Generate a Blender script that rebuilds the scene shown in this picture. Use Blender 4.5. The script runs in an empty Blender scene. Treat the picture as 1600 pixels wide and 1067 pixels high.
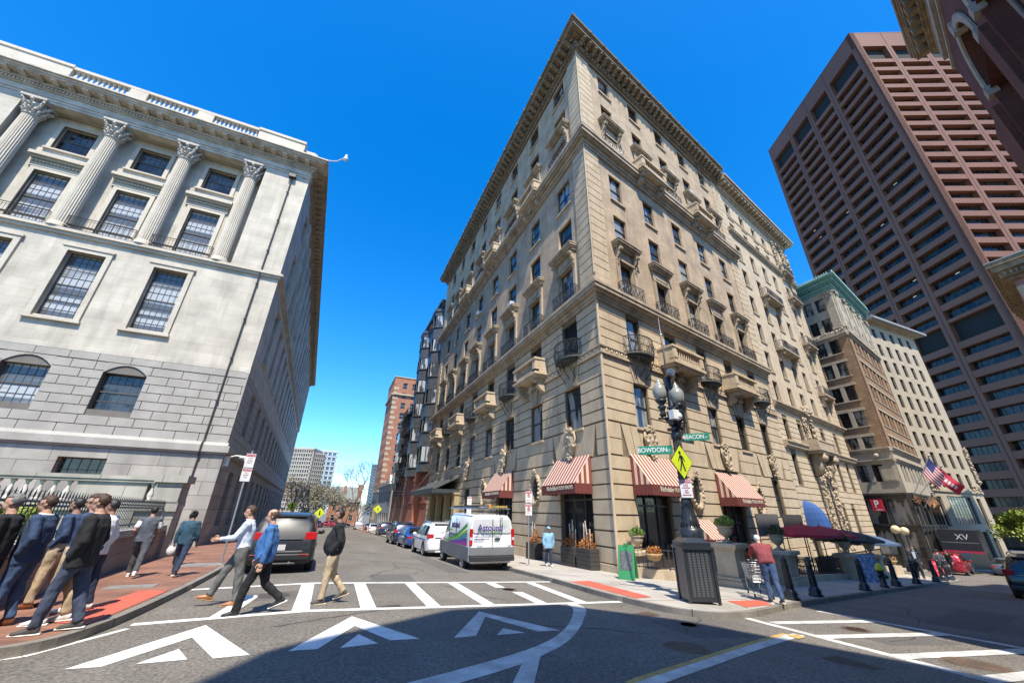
import bpy, bmesh, math, random
from mathutils import Matrix, Vector, noise
from mathutils.bvhtree import BVHTree
R = math.radians
scene = bpy.context.scene
C = scene.collection
random.seed(7)

# ---------------------------------------------------------------- camera, sky, sun
cam_d = bpy.data.cameras.new("camera")
cam = bpy.data.objects.new("camera", cam_d)
C.objects.link(cam)
cam_d.sensor_width = 36.0
cam_d.lens = 13.4325
cam_d.clip_start = 0.1
cam_d.clip_end = 3000
cam.matrix_world = Matrix(((0.91330, -0.17913, -0.36578, 0.0),
                           (-0.40694, -0.36392, -0.83784, 0.0),
                           (0.01697, 0.91404, -0.40526, 1.8),
                           (0, 0, 0, 1)))
scene.camera = cam
SUN_EL, SUN_AZ = 60.0, 14.0        # degrees; azimuth west of the -Y axis
sx_, sy_, sz_ = (-math.sin(R(SUN_AZ)) * math.cos(R(SUN_EL)), -math.cos(R(SUN_AZ)) * math.cos(R(SUN_EL)), math.sin(R(SUN_EL)))
w = bpy.data.worlds.new("World")
scene.world = w
w.use_nodes = True
nt = w.node_tree
nt.nodes.clear()
sky = nt.nodes.new("ShaderNodeTexSky")
sky.sky_type = 'NISHITA'
sky.sun_disc = False
sky.sun_elevation = R(SUN_EL)
sky.sun_rotation = math.atan2(sx_, sy_)
sky.altitude = 300
sky.air_density = 1.0
sky.dust_density = 0.7
sky.ozone_density = 3.2
hs = nt.nodes.new("ShaderNodeHueSaturation")
hs.inputs['Saturation'].default_value = 1.42
hs.inputs['Value'].default_value = 1.5
bg = nt.nodes.new("ShaderNodeBackground")
bg.inputs['Strength'].default_value = 0.125
wo = nt.nodes.new("ShaderNodeOutputWorld")
nt.links.new(sky.outputs[0], hs.inputs['Color'])
tint = nt.nodes.new('ShaderNodeMix'); tint.data_type = 'RGBA'; tint.blend_type = 'MULTIPLY'; tint.inputs['Factor'].default_value = 1
tint.inputs['B'].default_value = (.82, .965, 1.05, 1)
nt.links.new(hs.outputs[0], tint.inputs['A'])
nt.links.new(tint.outputs['Result'], bg.inputs['Color'])
nt.links.new(bg.outputs[0], wo.inputs['Surface'])
sun_d = bpy.data.lights.new("sun", 'SUN')
sun_d.energy = 5.0
sun_d.angle = R(0.5)
sun_d.color = (1.0, 0.925, 0.79)
sun = bpy.data.objects.new("sun", sun_d)
C.objects.link(sun)
sun.rotation_euler = Vector((sx_, sy_, sz_)).to_track_quat('Z', 'Y').to_euler()
scene.view_settings.view_transform = 'Standard'
scene.view_settings.look = 'None'
scene.view_settings.exposure = 0.75
scene.view_settings.gamma = 1.0

# ---------------------------------------------------------------- helpers
def gz(x, y):
    return .05 - .0465 * min(max(x, 0), 75) - .025 * (min(y, 110) - 9)
SW = .12

class MB:
    """collects shapes into one mesh"""
    def __init__(s):
        s.v = []; s.f = []; s.m = []; s.mi = 0; s.sm = []; s.smooth = False
    def poly(s, pts):
        n = len(s.v); s.v += [tuple(p) for p in pts]
        s.f.append(tuple(range(n, n + len(pts)))); s.m.append(s.mi); s.sm.append(s.smooth)
    def raw(s, vs, fs):
        n = len(s.v); s.v += [tuple(p) for p in vs]
        for f in fs:
            s.f.append(tuple(i + n for i in f)); s.m.append(s.mi); s.sm.append(s.smooth)
    def box(s, x0, x1, y0, y1, z0, z1):
        if x0 > x1: x0, x1 = x1, x0
        if y0 > y1: y0, y1 = y1, y0
        if z0 > z1: z0, z1 = z1, z0
        s.raw([(x0, y0, z0), (x1, y0, z0), (x1, y1, z0), (x0, y1, z0), (x0, y0, z1), (x1, y0, z1), (x1, y1, z1), (x0, y1, z1)],
              [(0, 3, 2, 1), (4, 5, 6, 7), (0, 1, 5, 4), (1, 2, 6, 5), (2, 3, 7, 6), (3, 0, 4, 7)])
    def prism(s, prof, ax, a0, a1):
        """profile (closed, CCW) extruded along an axis: ax 'x' profile=(y,z); 'y' profile=(x,z); 'z' profile=(x,y)"""
        def P(a, p):
            return (a, p[0], p[1]) if ax == 'x' else ((p[0], a, p[1]) if ax == 'y' else (p[0], p[1], a))
        n = len(prof)
        vs = [P(a0, p) for p in prof] + [P(a1, p) for p in prof]
        fs = [(i, (i + 1) % n, n + (i + 1) % n, n + i) for i in range(n)]
        fs += [tuple(range(n))[::-1], tuple(range(n, 2 * n))]
        s.raw(vs, fs)
    def lathe(s, prof, cx, cy, seg=12, z0=0., sxy=(1, 1), caps=True):
        """prof list of (r,z)"""
        vs = []; fs = []
        for r, z in prof:
            for k in range(seg):
                a = 2 * math.pi * k / seg
                vs.append((cx + r * math.cos(a) * sxy[0], cy + r * math.sin(a) * sxy[1], z0 + z))
        for i in range(len(prof) - 1):
            for k in range(seg):
                k2 = (k + 1) % seg
                fs.append((i * seg + k, i * seg + k2, (i + 1) * seg + k2, (i + 1) * seg + k))
        if caps:
            fs.append(tuple(range(seg))[::-1]); fs.append(tuple((len(prof) - 1) * seg + k for k in range(seg)))
        sm = s.smooth; s.raw(vs, fs)
    def tube(s, pts, rad, seg=8, caps=True, flat=1.0, up=None):
        """tube through points; rad number or list (or list of (a,b) ellipse)"""
        pts = [Vector(p) for p in pts]
        n = len(pts)
        if not isinstance(rad, (list, tuple)): rad = [rad] * n
        vs = []; fs = []; prev = None
        for i, p in enumerate(pts):
            t = (pts[min(i + 1, n - 1)] - pts[max(i - 1, 0)])
            if t.length < 1e-9: t = Vector((0, 0, 1))
            t.normalize()
            if prev is None:
                ref = Vector(up) if up else (Vector((0, 1, 0)) if abs(t.y) < .9 else Vector((1, 0, 0)))
            else: ref = prev
            a = ref - t * ref.dot(t)
            if a.length < 1e-6: a = t.orthogonal()
            a.normalize(); prev = a; b = t.cross(a)
            r = rad[i]; ra, rb = (r if isinstance(r, (list, tuple)) else (r, r * flat))
            for k in range(seg):
                q = 2 * math.pi * k / seg
                vs.append(tuple(p + a * (math.cos(q) * ra) + b * (math.sin(q) * rb)))
        for i in range(n - 1):
            for k in range(seg):
                k2 = (k + 1) % seg
                fs.append((i * seg + k, i * seg + k2, (i + 1) * seg + k2, (i + 1) * seg + k))
        if caps:
            fs.append(tuple(range(seg))[::-1]); fs.append(tuple((n - 1) * seg + k for k in range(seg)))
        s.raw(vs, fs)
    def ball(s, c, r, seg=10, rings=7, sc=(1, 1, 1)):
        vs = []; fs = []
        for i in range(rings + 1):
            th = math.pi * i / rings
            for k in range(seg):
                a = 2 * math.pi * k / seg
                vs.append((c[0] + r * sc[0] * math.sin(th) * math.cos(a), c[1] + r * sc[1] * math.sin(th) * math.sin(a), c[2] + r * sc[2] * math.cos(th)))
        for i in range(rings):
            for k in range(seg):
                k2 = (k + 1) % seg
                fs.append((i * seg + k, (i + 1) * seg + k, (i + 1) * seg + k2, i * seg + k2))
        s.raw(vs, fs)
    def add(s, o, M=None):
        n = len(s.v)
        s.v += [tuple(M @ Vector(p)) for p in o.v] if M else list(o.v)
        s.f += [tuple(i + n for i in f) for f in o.f]; s.m += o.m; s.sm += o.sm
    def mesh(s, name, mats):
        me = bpy.data.meshes.new(name)
        me.from_pydata(s.v, [], s.f)
        for m in (mats if isinstance(mats, (list, tuple)) else [mats]): me.materials.append(m)
        me.polygons.foreach_set('material_index', s.m)
        me.polygons.foreach_set('use_smooth', s.sm)
        me.update()
        return me

WM = {}       # world matrices kept by object name
def link(o, parent=None, M=None):
    C.objects.link(o)
    if M is None: M = WM[parent.name] if parent is not None else Matrix.Identity(4)
    WM[o.name] = M
    if parent is not None:
        o.parent = parent
        o.matrix_local = WM[parent.name].inverted() @ M
    else:
        o.matrix_world = M
    return o
def obj(name, mb, mats, parent=None, M=None, bevel=0):
    me = mb if isinstance(mb, bpy.types.Mesh) else mb.mesh(name, mats)
    o = bpy.data.objects.new(name, me)
    if bevel:
        b = o.modifiers.new('bevel', 'BEVEL'); b.width = bevel; b.segments = 2; b.limit_method = 'ANGLE'
    return link(o, parent, M)
def tag(o, label=None, cat=None, group=None, kind=None):
    if label: o['label'] = label
    if cat: o['category'] = cat
    if group: o['group'] = group
    if kind: o['kind'] = kind
    return o
def thing(name, label, cat, M=None, loc=None, rz=0, group=None):
    o = bpy.data.objects.new(name, None)
    o.empty_display_size = .3
    if M is None: M = Matrix.Translation(loc or (0, 0, 0)) @ Matrix.Rotation(rz, 4, 'Z')
    link(o, None, M)
    return tag(o, label, cat, group)
def children(o): return [c for c in bpy.data.objects if c.parent == o]
KIDS = {}
def dup(src, M, label, parent=None):
    """copy a thing with its parts and sub-parts"""
    c = src.copy(); link(c, parent, M)
    if parent is None and label: c['label'] = label
    D = M @ WM[src.name].inverted()
    for ch in list(src.children): dup(ch, D @ WM[ch.name], None, c)
    return c
def T(x, y, z=0, rz=0): return Matrix.Translation((x, y, z)) @ Matrix.Rotation(rz, 4, 'Z')
def frame(ox, oy, xd, yd, oz=0):
    """local x along xd, local y (into the wall) along yd"""
    return Matrix(((xd[0], yd[0], 0, ox), (xd[1], yd[1], 0, oy), (0, 0, 1, oz), (0, 0, 0, 1)))

# ---------------------------------------------------------------- materials
MATS = {}
def mat(name, col, rough=.8, col2=None, vs=1.5, vamt=.5, bump=0., bs=40., metal=0., spec=.5, stain=None, sstr=.5, coat=0., coord='Object', fine=.12, emit=0, stretch=None):
    """base colour varied by a broad noise towards col2, a fine grain, optional streaky stain"""
    if name in MATS: return MATS[name]
    m = bpy.data.materials.new(name); m.use_nodes = True
    t = m.node_tree; N = t.nodes; L = t.links
    p = N['Principled BSDF']
    p.inputs['Roughness'].default_value = rough
    p.inputs['Metallic'].default_value = metal
    p.inputs['Specular IOR Level'].default_value = spec
    if coat: p.inputs['Coat Weight'].default_value = coat; p.inputs['Coat Roughness'].default_value = .04
    tc = N.new('ShaderNodeTexCoord')
    src = tc.outputs[coord]
    col = tuple(col) + (1,)
    if col2 is None: col2 = tuple(c * .82 for c in col[:3])
    col2 = tuple(col2) + (1,)
    n1 = N.new('ShaderNodeTexNoise'); n1.inputs['Scale'].default_value = vs; n1.inputs['Detail'].default_value = 6; n1.inputs['Roughness'].default_value = .6
    L.new(src, n1.inputs['Vector'])
    r1 = N.new('ShaderNodeMapRange'); r1.inputs[1].default_value = .35; r1.inputs[2].default_value = .68; r1.inputs[4].default_value = vamt * 2 if vamt < .5 else 1
    L.new(n1.outputs['Fac'], r1.inputs[0])
    mx = N.new('ShaderNodeMix'); mx.data_type = 'RGBA'
    L.new(r1.outputs[0], mx.inputs['Factor']); mx.inputs['A'].default_value = col; mx.inputs['B'].default_value = col2
    out = mx.outputs['Result']
    if stain:
        mp = N.new('ShaderNodeMapping'); mp.inputs['Scale'].default_value = stretch or (1.2, 1.2, .22)
        L.new(src, mp.inputs['Vector'])
        n2 = N.new('ShaderNodeTexNoise'); n2.inputs['Scale'].default_value = 1.0; n2.inputs['Detail'].default_value = 8; n2.inputs['Roughness'].default_value = .65
        L.new(mp.outputs[0], n2.inputs['Vector'])
        r2 = N.new('ShaderNodeMapRange'); r2.inputs[1].default_value = .5; r2.inputs[2].default_value = .75; r2.inputs[4].default_value = sstr
        L.new(n2.outputs['Fac'], r2.inputs[0])
        m2 = N.new('ShaderNodeMix'); m2.data_type = 'RGBA'
        L.new(r2.outputs[0], m2.inputs['Factor']); L.new(out, m2.inputs['A']); m2.inputs['B'].default_value = tuple(stain) + (1,)
        out = m2.outputs['Result']
    if fine:
        n3 = N.new('ShaderNodeTexNoise'); n3.inputs['Scale'].default_value = bs; n3.inputs['Detail'].default_value = 3
        L.new(src, n3.inputs['Vector'])
        r3 = N.new('ShaderNodeMapRange'); r3.inputs[1].default_value = .3; r3.inputs[2].default_value = .7; r3.inputs[3].default_value = 1 - fine; r3.inputs[4].default_value = 1 + fine
        L.new(n3.outputs['Fac'], r3.inputs[0])
        m3 = N.new('ShaderNodeMix'); m3.data_type = 'RGBA'; m3.blend_type = 'MULTIPLY'; m3.inputs['Factor'].default_value = 1
        L.new(out, m3.inputs['A']); L.new(r3.outputs[0], m3.inputs['B'])
        out = m3.outputs['Result']
        if bump:
            b = N.new('ShaderNodeBump'); b.inputs['Strength'].default_value = bump; b.inputs['Distance'].default_value = .02
            L.new(n3.outputs['Fac'], b.inputs['Height']); L.new(b.outputs[0], p.inputs['Normal'])
    L.new(out, p.inputs['Base Color'])
    if emit:
        L.new(out, p.inputs['Emission Color']); p.inputs['Emission Strength'].default_value = emit
    MATS[name] = m
    return m
def brick(name, c1, c2, mortar, bw=.24, bh=.075, swap='xz', ms=.012, bump=.3, rough=.85, vary=.35, bias=0.):
    """brick / paver pattern in the object's own x-z (wall) or x-y (floor) plane"""
    if name in MATS: return MATS[name]
    m = bpy.data.materials.new(name); m.use_nodes = True
    t = m.node_tree; N = t.nodes; L = t.links; p = N['Principled BSDF']; p.inputs['Roughness'].default_value = rough
    tc = N.new('ShaderNodeTexCoord'); src = tc.outputs['Object']
    if swap == 'xz':
        sp = N.new('ShaderNodeSeparateXYZ'); cb = N.new('ShaderNodeCombineXYZ'); ad = N.new('ShaderNodeMath')
        L.new(src, sp.inputs[0]); L.new(sp.outputs['X'], ad.inputs[0]); L.new(sp.outputs['Y'], ad.inputs[1]); L.new(ad.outputs[0], cb.inputs['X']); L.new(sp.outputs['Z'], cb.inputs['Y']); v = cb.outputs[0]
    else: v = src
    bt = N.new('ShaderNodeTexBrick'); bt.inputs['Scale'].default_value = 1
    bt.inputs['Brick Width'].default_value = bw; bt.inputs['Row Height'].default_value = bh; bt.inputs['Mortar Size'].default_value = ms
    bt.inputs['Color1'].default_value = tuple(c1) + (1,); bt.inputs['Color2'].default_value = tuple(c2) + (1,); bt.inputs['Mortar'].default_value = tuple(mortar) + (1,)
    bt.inputs['Bias'].default_value = bias
    L.new(v, bt.inputs['Vector'])
    n = N.new('ShaderNodeTexNoise'); n.inputs['Scale'].default_value = .7; n.inputs['Detail'].default_value = 8; L.new(src, n.inputs['Vector'])
    r = N.new('ShaderNodeMapRange'); r.inputs[1].default_value = .3; r.inputs[2].default_value = .7; r.inputs[3].default_value = 1 - vary; r.inputs[4].default_value = 1 + vary * .6
    L.new(n.outputs['Fac'], r.inputs[0])
    mx = N.new('ShaderNodeMix'); mx.data_type = 'RGBA'; mx.blend_type = 'MULTIPLY'; mx.inputs['Factor'].default_value = 1
    mp = N.new('ShaderNodeMapping'); mp.inputs['Scale'].default_value = (1.6, 1.6, .16) if swap == 'xz' else (.5, .5, .5); L.new(src, mp.inputs['Vector'])
    n4 = N.new('ShaderNodeTexNoise'); n4.inputs['Scale'].default_value = 1; n4.inputs['Detail'].default_value = 9; n4.inputs['Roughness'].default_value = .65; L.new(mp.outputs[0], n4.inputs['Vector'])
    r4 = N.new('ShaderNodeMapRange'); r4.inputs[1].default_value = .48; r4.inputs[2].default_value = .75; r4.inputs[3].default_value = 1.0; r4.inputs[4].default_value = .74
    L.new(n4.outputs['Fac'], r4.inputs[0])
    m4 = N.new('ShaderNodeMix'); m4.data_type = 'RGBA'; m4.blend_type = 'MULTIPLY'; m4.inputs['Factor'].default_value = 1
    L.new(bt.outputs['Color'], mx.inputs['A']); L.new(r.outputs[0], mx.inputs['B']); L.new(mx.outputs['Result'], m4.inputs['A']); L.new(r4.outputs[0], m4.inputs['B']); L.new(m4.outputs['Result'], p.inputs['Base Color'])
    b = N.new('ShaderNodeBump'); b.inputs['Strength'].default_value = bump; b.inputs['Distance'].default_value = .01; b.invert = True
    L.new(bt.outputs['Fac'], b.inputs['Height']); L.new(b.outputs[0], p.inputs['Normal'])
    MATS[name] = m; return m
def stripes(name, c1, c2, period, ax='X', rough=.8, duty=.5):
    if name in MATS: return MATS[name]
    m = bpy.data.materials.new(name); m.use_nodes = True
    t = m.node_tree; N = t.nodes; L = t.links; p = N['Principled BSDF']; p.inputs['Roughness'].default_value = rough
    tc = N.new('ShaderNodeTexCoord'); sp = N.new('ShaderNodeSeparateXYZ'); L.new(tc.outputs['Object'], sp.inputs[0])
    d = N.new('ShaderNodeMath'); d.operation = 'DIVIDE'; L.new(sp.outputs[ax], d.inputs[0]); d.inputs[1].default_value = period
    f = N.new('ShaderNodeMath'); f.operation = 'FRACT'; L.new(d.outputs[0], f.inputs[0])
    g = N.new('ShaderNodeMath'); g.operation = 'GREATER_THAN'; L.new(f.outputs[0], g.inputs[0]); g.inputs[1].default_value = duty
    mx = N.new('ShaderNodeMix'); mx.data_type = 'RGBA'; L.new(g.outputs[0], mx.inputs['Factor']); mx.inputs['A'].default_value = tuple(c1) + (1,); mx.inputs['B'].default_value = tuple(c2) + (1,)
    L.new(mx.outputs['Result'], p.inputs['Base Color'])
    MATS[name] = m; return m
def glass(name, tint=(.02, .025, .03), rough=.06, shade=None, lo=0., spec=.5, sc=(1.3, 1, .35)):
    """window glass with a dark room behind; shade = colour of blinds showing in patches"""
    if name in MATS: return MATS[name]
    m = bpy.data.materials.new(name); m.use_nodes = True
    t = m.node_tree; N = t.nodes; L = t.links; p = N['Principled BSDF']
    p.inputs['Roughness'].default_value = rough; p.inputs['Specular IOR Level'].default_value = spec
    p.inputs['IOR'].default_value = 1.55
    p.inputs['Coat Weight'].default_value = .15; p.inputs['Coat Roughness'].default_value = .03
    tc = N.new('ShaderNodeTexCoord'); oi = N.new('ShaderNodeObjectInfo')
    ad = N.new('ShaderNodeVectorMath'); ad.operation = 'ADD'
    sc_ = N.new('ShaderNodeVectorMath'); sc_.operation = 'SCALE'; sc_.inputs['Scale'].default_value = .31
    L.new(oi.outputs['Location'], sc_.inputs[0]); L.new(tc.outputs['Object'], ad.inputs[0]); L.new(sc_.outputs[0], ad.inputs[1])
    mp = N.new('ShaderNodeMapping'); mp.inputs['Scale'].default_value = sc; L.new(ad.outputs[0], mp.inputs['Vector'])
    n = N.new('ShaderNodeTexNoise'); n.inputs['Scale'].default_value = 1.0; n.inputs['Detail'].default_value = 2; L.new(mp.outputs[0], n.inputs['Vector'])
    r = N.new('ShaderNodeMapRange'); r.inputs[1].default_value = .47; r.inputs[2].default_value = .53; L.new(n.outputs['Fac'], r.inputs[0])
    mx = N.new('ShaderNodeMix'); mx.data_type = 'RGBA'; L.new(r.outputs[0], mx.inputs['Factor'])
    mx.inputs['A'].default_value = tuple(tint) + (1,); mx.inputs['B'].default_value = tuple(shade or [c * 2.2 for c in tint]) + (1,)
    L.new(mx.outputs['Result'], p.inputs['Base Color'])
    n2 = N.new('ShaderNodeTexNoise'); n2.inputs['Scale'].default_value = 1.7; L.new(ad.outputs[0], n2.inputs['Vector'])
    b = N.new('ShaderNodeBump'); b.inputs['Strength'].default_value = .06; b.inputs['Distance'].default_value = .05
    L.new(n2.outputs['Fac'], b.inputs['Height']); L.new(b.outputs[0], p.inputs['Coat Normal']); L.new(b.outputs[0], p.inputs['Normal'])
    MATS[name] = m; return m

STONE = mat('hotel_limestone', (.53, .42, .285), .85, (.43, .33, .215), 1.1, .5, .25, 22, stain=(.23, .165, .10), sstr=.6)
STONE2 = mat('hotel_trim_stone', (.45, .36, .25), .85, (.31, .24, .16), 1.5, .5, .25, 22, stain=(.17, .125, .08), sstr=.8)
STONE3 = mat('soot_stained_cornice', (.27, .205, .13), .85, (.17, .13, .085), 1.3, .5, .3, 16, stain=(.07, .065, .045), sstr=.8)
JOINT = mat('dark_joint_stone', (.20, .15, .095), .95)  # groove backing, darker than the courses for contrast
BUFF = brick('buff_roman_brick', (.49, .37, .245), (.38, .28, .18), (.40, .30, .20), .34, .085, ms=.01, vary=.3)
PALE = mat('pale_limestone', (.54, .435, .30), .85, (.43, .335, .22), .9, .5, .25, 22, stain=(.28, .21, .14), sstr=.45)
MARBLE = mat('state_house_marble', (.52, .475, .395), .7, (.43, .38, .305), .45, .5, .12, 14, stain=(.37, .31, .225), sstr=.35, stretch=(.6, .6, .15))
GRAN = mat('grey_granite', (.37, .345, .31), .8, (.285, .265, .235), .8, .5, .25, 30, stain=(.26, .235, .21), sstr=.4)
GRANB = mat('warm_granite', (.33, .29, .25), .8, (.25, .215, .18), 1.2, .5, .2, 30, stain=(.17, .14, .12), sstr=.4)
IRON = mat('black_iron', (.022, .022, .024), .45, (.035, .033, .032), 5, spec=.5)
FRAME = mat('brown_bronze_frame', (.10, .065, .045), .5)
DFRAME = mat('dark_window_frame', (.035, .03, .028), .5)
WFRAME = mat('pale_painted_frame', (.46, .43, .38), .6)
GL = glass('dark_room_glass', (.012, .013, .014), .07, (.035, .036, .036), spec=.32)
GLB = glass('curtained_glass', (.03, .033, .035), .05, (.27, .27, .25))
GLS = glass('shaded_office_glass', (.10, .115, .13), .05, (.42, .47, .52), sc=(.9, 1, 1.1))
# ---------------------------------------------------------------- ground
ASPH = mat('asphalt', (.150, .134, .112), .92, (.105, .093, .078), .45, .5, .8, 26, stain=(.20, .18, .152), sstr=.6, stretch=(.6, .14, .5), fine=.5)
PAINT = mat('road_paint', (.74, .73, .69), .7, (.56, .55, .51), 3.0, .5, .3, 60, fine=.12)
PAINT2 = mat('worn_road_paint', (.62, .61, .57), .7, (.34, .33, .3), 2.5, .5, .3, 60, fine=.2)
CONC = mat('sidewalk_concrete', (.40, .37, .325), .85, (.30, .275, .24), .8, .5, .3, 50, stain=(.22, .20, .17), sstr=.5, stretch=(.8, .8, .8))
KERB = mat('granite_kerb', (.225, .20, .165), .8, (.14, .125, .105), 1.8, .5, .3, 40)
PAVER = brick('brick_pavers', (.27, .125, .078), (.19, .085, .055), (.13, .09, .07), .2, .1, 'xy', .006, .25, vary=.35)
RUB = mat('red_tactile_paving', (.50, .10, .058), .8, (.33, .08, .05), 2.2, .5)
YEL = mat('ochre_paint', (.55, .35, .10), .8, (.3, .2, .08), 8)
RUST = mat('rusty_cast_iron', (.13, .085, .055), .8, (.08, .055, .04), 5, .5, .5, 60)
DIRON = mat('dark_cast_iron', (.05, .046, .042), .7, (.08, .065, .05), 6, .5, .5, 60)
GRASS = mat('lawn_green', (.045, .075, .018), .9, (.075, .11, .025), 2.5)

def grid_ground():
    xs = [-700, -60, -20, 0, 10, 25, 50, 75, 140, 300, 900]
    ys = [-500, -40, 0, 20, 40, 70, 110, 200, 400, 1500]
    mb = MB()
    vs = [(x, y, gz(x, y)) for y in ys for x in xs]
    nx = len(xs)
    fs = [(j * nx + i, j * nx + i + 1, (j + 1) * nx + i + 1, (j + 1) * nx + i) for j in range(len(ys) - 1) for i in range(nx - 1)]
    mb.raw(vs, fs)
    return mb
tag(obj('road', grid_ground(), ASPH), kind='structure')

def clip(poly, ax, c, keep_gt):
    out = []
    n = len(poly)
    for i in range(n):
        a, b = poly[i], poly[(i + 1) % n]
        ia = (a[ax] >= c) == keep_gt or a[ax] == c
        ib = (b[ax] >= c) == keep_gt or b[ax] == c
        if ia: out.append(a)
        if ia != ib:
            t = (c - a[ax]) / (b[ax] - a[ax]); out.append((a[0] + t * (b[0] - a[0]), a[1] + t * (b[1] - a[1])))
    return out
def cells(poly):
    ps = [poly]
    for ax, c in ((0, 0.), (0, 75.), (1, 110.)):
        nx = []
        for p in ps:
            for k in (True, False):
                q = clip(p, ax, c, k)
                if len(q) >= 3: nx.append(q)
        ps = nx
    return ps
def ccw(p):
    a = sum(p[i][0] * p[(i + 1) % len(p)][1] - p[(i + 1) % len(p)][0] * p[i][1] for i in range(len(p)))
    return p if a > 0 else p[::-1]
def flat(mb, poly, dz):
    for q in cells(ccw(poly)): mb.poly([(x, y, gz(x, y) + dz) for x, y in q])
def slab(mb, poly, dz, bot=-.3):
    flat(mb, poly, dz)
    q = ccw(poly); n = len(q)
    for i in range(n):
        a, b = q[i], q[(i + 1) % n]
        mb.poly([(a[0], a[1], gz(*a) + bot), (b[0], b[1], gz(*b) + bot), (b[0], b[1], gz(*b) + dz), (a[0], a[1], gz(*a) + dz)])
def smooth_line(pts, it=2):
    for _ in range(it):
        q = [pts[0]]
        for a, b in zip(pts, pts[1:]):
            q += [(a[0] * .75 + b[0] * .25, a[1] * .75 + b[1] * .25), (a[0] * .25 + b[0] * .75, a[1] * .25 + b[1] * .75)]
        pts = q + [pts[-1]]
    return pts
def offset(pts, d):
    out = []
    n = len(pts)
    for i in range(n):
        a = Vector(pts[max(i - 1, 0)]); b = Vector(pts[min(i + 1, n - 1)])
        t = (b - a).normalized(); nn = Vector((-t.y, t.x))
        out.append((pts[i][0] + nn.x * d, pts[i][1] + nn.y * d))
    return out
KR = smooth_line([(7.1, 110), (7.3, 40), (7.45, 20), (7.55, 13.2), (7.42, 11.4), (7.42, 9.9), (7.5, 8.9), (7.7, 7.95), (8.25, 7.38), (9.2, 7.36), (10.6, 7.75), (12, 8.25), (14.5, 8.85), (22.4, 10.8), (30, 12.5), (38.2, 14.2), (38.9, 15.0), (38.9, 17)])
KL = smooth_line([(-60, -5), (-12, 5.6), (-5, 7.3), (-3.4, 7.5), (-2.9, 7.85), (-2.7, 8.8), (-2.63, 10.6), (-2.63, 13), (-2.7, 16.6), (-3.0, 24), (-3.2, 34), (-3.9, 60), (-6, 110)])
mb = MB(); slab(mb, offset(KR, .17) + [(38.7, 22), (75, 30), (75, 110)], SW - .003); tag(obj('sidewalk', mb, CONC), kind='structure')
mb = MB(); slab(mb, offset(KL, .17) + [(-60, 110)], SW - .003); tag(obj('brick_sidewalk', mb, PAVER), kind='structure')
def kerb(pts, name):
    mb = MB(); o = offset(pts, .15)
    for i in range(len(pts) - 1):
        a, b, c, d = pts[i], pts[i + 1], o[i + 1], o[i]
        mb.poly([(p[0], p[1], gz(*p) + SW + .001) for p in (a, b, c, d)])
        mb.poly([(a[0], a[1], gz(*a) - .05), (b[0], b[1], gz(*b) - .05), (b[0], b[1], gz(*b) + SW + .001), (a[0], a[1], gz(*a) + SW + .001)])
    tag(obj(name, mb, KERB), kind='structure')
    mb = MB(); acc = 0
    for i in range(len(pts) - 1):
        a, b = Vector(pts[i]), Vector(pts[i + 1]); L_ = (b - a).length; acc += L_
        if acc > 1.7 and b.length < 60:
            acc = 0; t = (b - a) / L_ * .012; c = Vector(o[i + 1]); z = gz(b.x, b.y) + SW; f = (b - c).normalized() * .003
            mb.poly([(b.x - t.x, b.y - t.y, z + .003), (b.x + t.x, b.y + t.y, z + .003), (c.x + t.x, c.y + t.y, z + .003), (c.x - t.x, c.y - t.y, z + .003)]); mb.poly([(b.x - t.x + f.x, b.y - t.y + f.y, z + .003), (b.x + t.x + f.x, b.y + t.y + f.y, z + .003), (b.x + t.x + f.x, b.y + t.y + f.y, z - SW), (b.x - t.x + f.x, b.y - t.y + f.y, z - SW)])
    tag(obj('kerb_joints', mb, mat('kerb_joint', (.06, .055, .05), .9)), kind='structure')
kerb(KR, 'kerb'); kerb(KL, 'kerb')
# sidewalk beyond the side lane, in front of the white building
mb = MB(); slab(mb, [(43, 21.5), (75, 24.5), (75, 30), (43, 30)], SW); tag(obj('sidewalk', mb, CONC), kind='structure')
# slab joints in the concrete walk
mb = MB()
for i in range(26):
    y = 9 + i * 1.8; flat(mb, [(7.65, y), (11.7, y), (11.7, y + .025), (7.65, y + .025)], SW + .001)
for i in range(22):
    u = i * 1.5; a = (9.8 + u * .973, 7.8 + u * .2306); flat(mb, [(a[0], a[1]), (a[0] + .025, a[1]), (a[0] - 1.1, a[1] + 4.6), (a[0] - 1.125, a[1] + 4.6)], SW + .001)
tag(obj('sidewalk_joints', mb, mat('joint_dark', (.19, .17, .15), .9)), kind='structure')
# red tactile mats
def tact(poly):
    mb = MB(); flat(mb, poly, SW + .004)
    xs = [p[0] for p in poly]; ys = [p[1] for p in poly]
    def inside(x, y):
        q = ccw(poly)
        return all((q[(i + 1) % len(q)][0] - q[i][0]) * (y - q[i][1]) - (q[(i + 1) % len(q)][1] - q[i][1]) * (x - q[i][0]) > .02 for i in range(len(q)))
    x = min(xs)
    while x < max(xs):
        y = min(ys)
        while y < max(ys):
            if inside(x, y): mb.lathe([(.022, 0), (.014, .006)], x, y, 6, gz(x, y) + SW + .004)
            y += .075
        x += .075
    tag(obj('tactile_paving', mb, RUB), kind='structure')
tact([(-3.36, 12.2), (-2.82, 12.0), (-2.88, 8.75), (-3.5, 9.1)])
tact([(7.75, 12.6), (7.68, 9.35), (8.35, 9.5), (8.65, 12.8)])
tact([(10.25, 8.75), (9.85, 7.9), (11.1, 8.1), (11.65, 8.8)])
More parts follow.
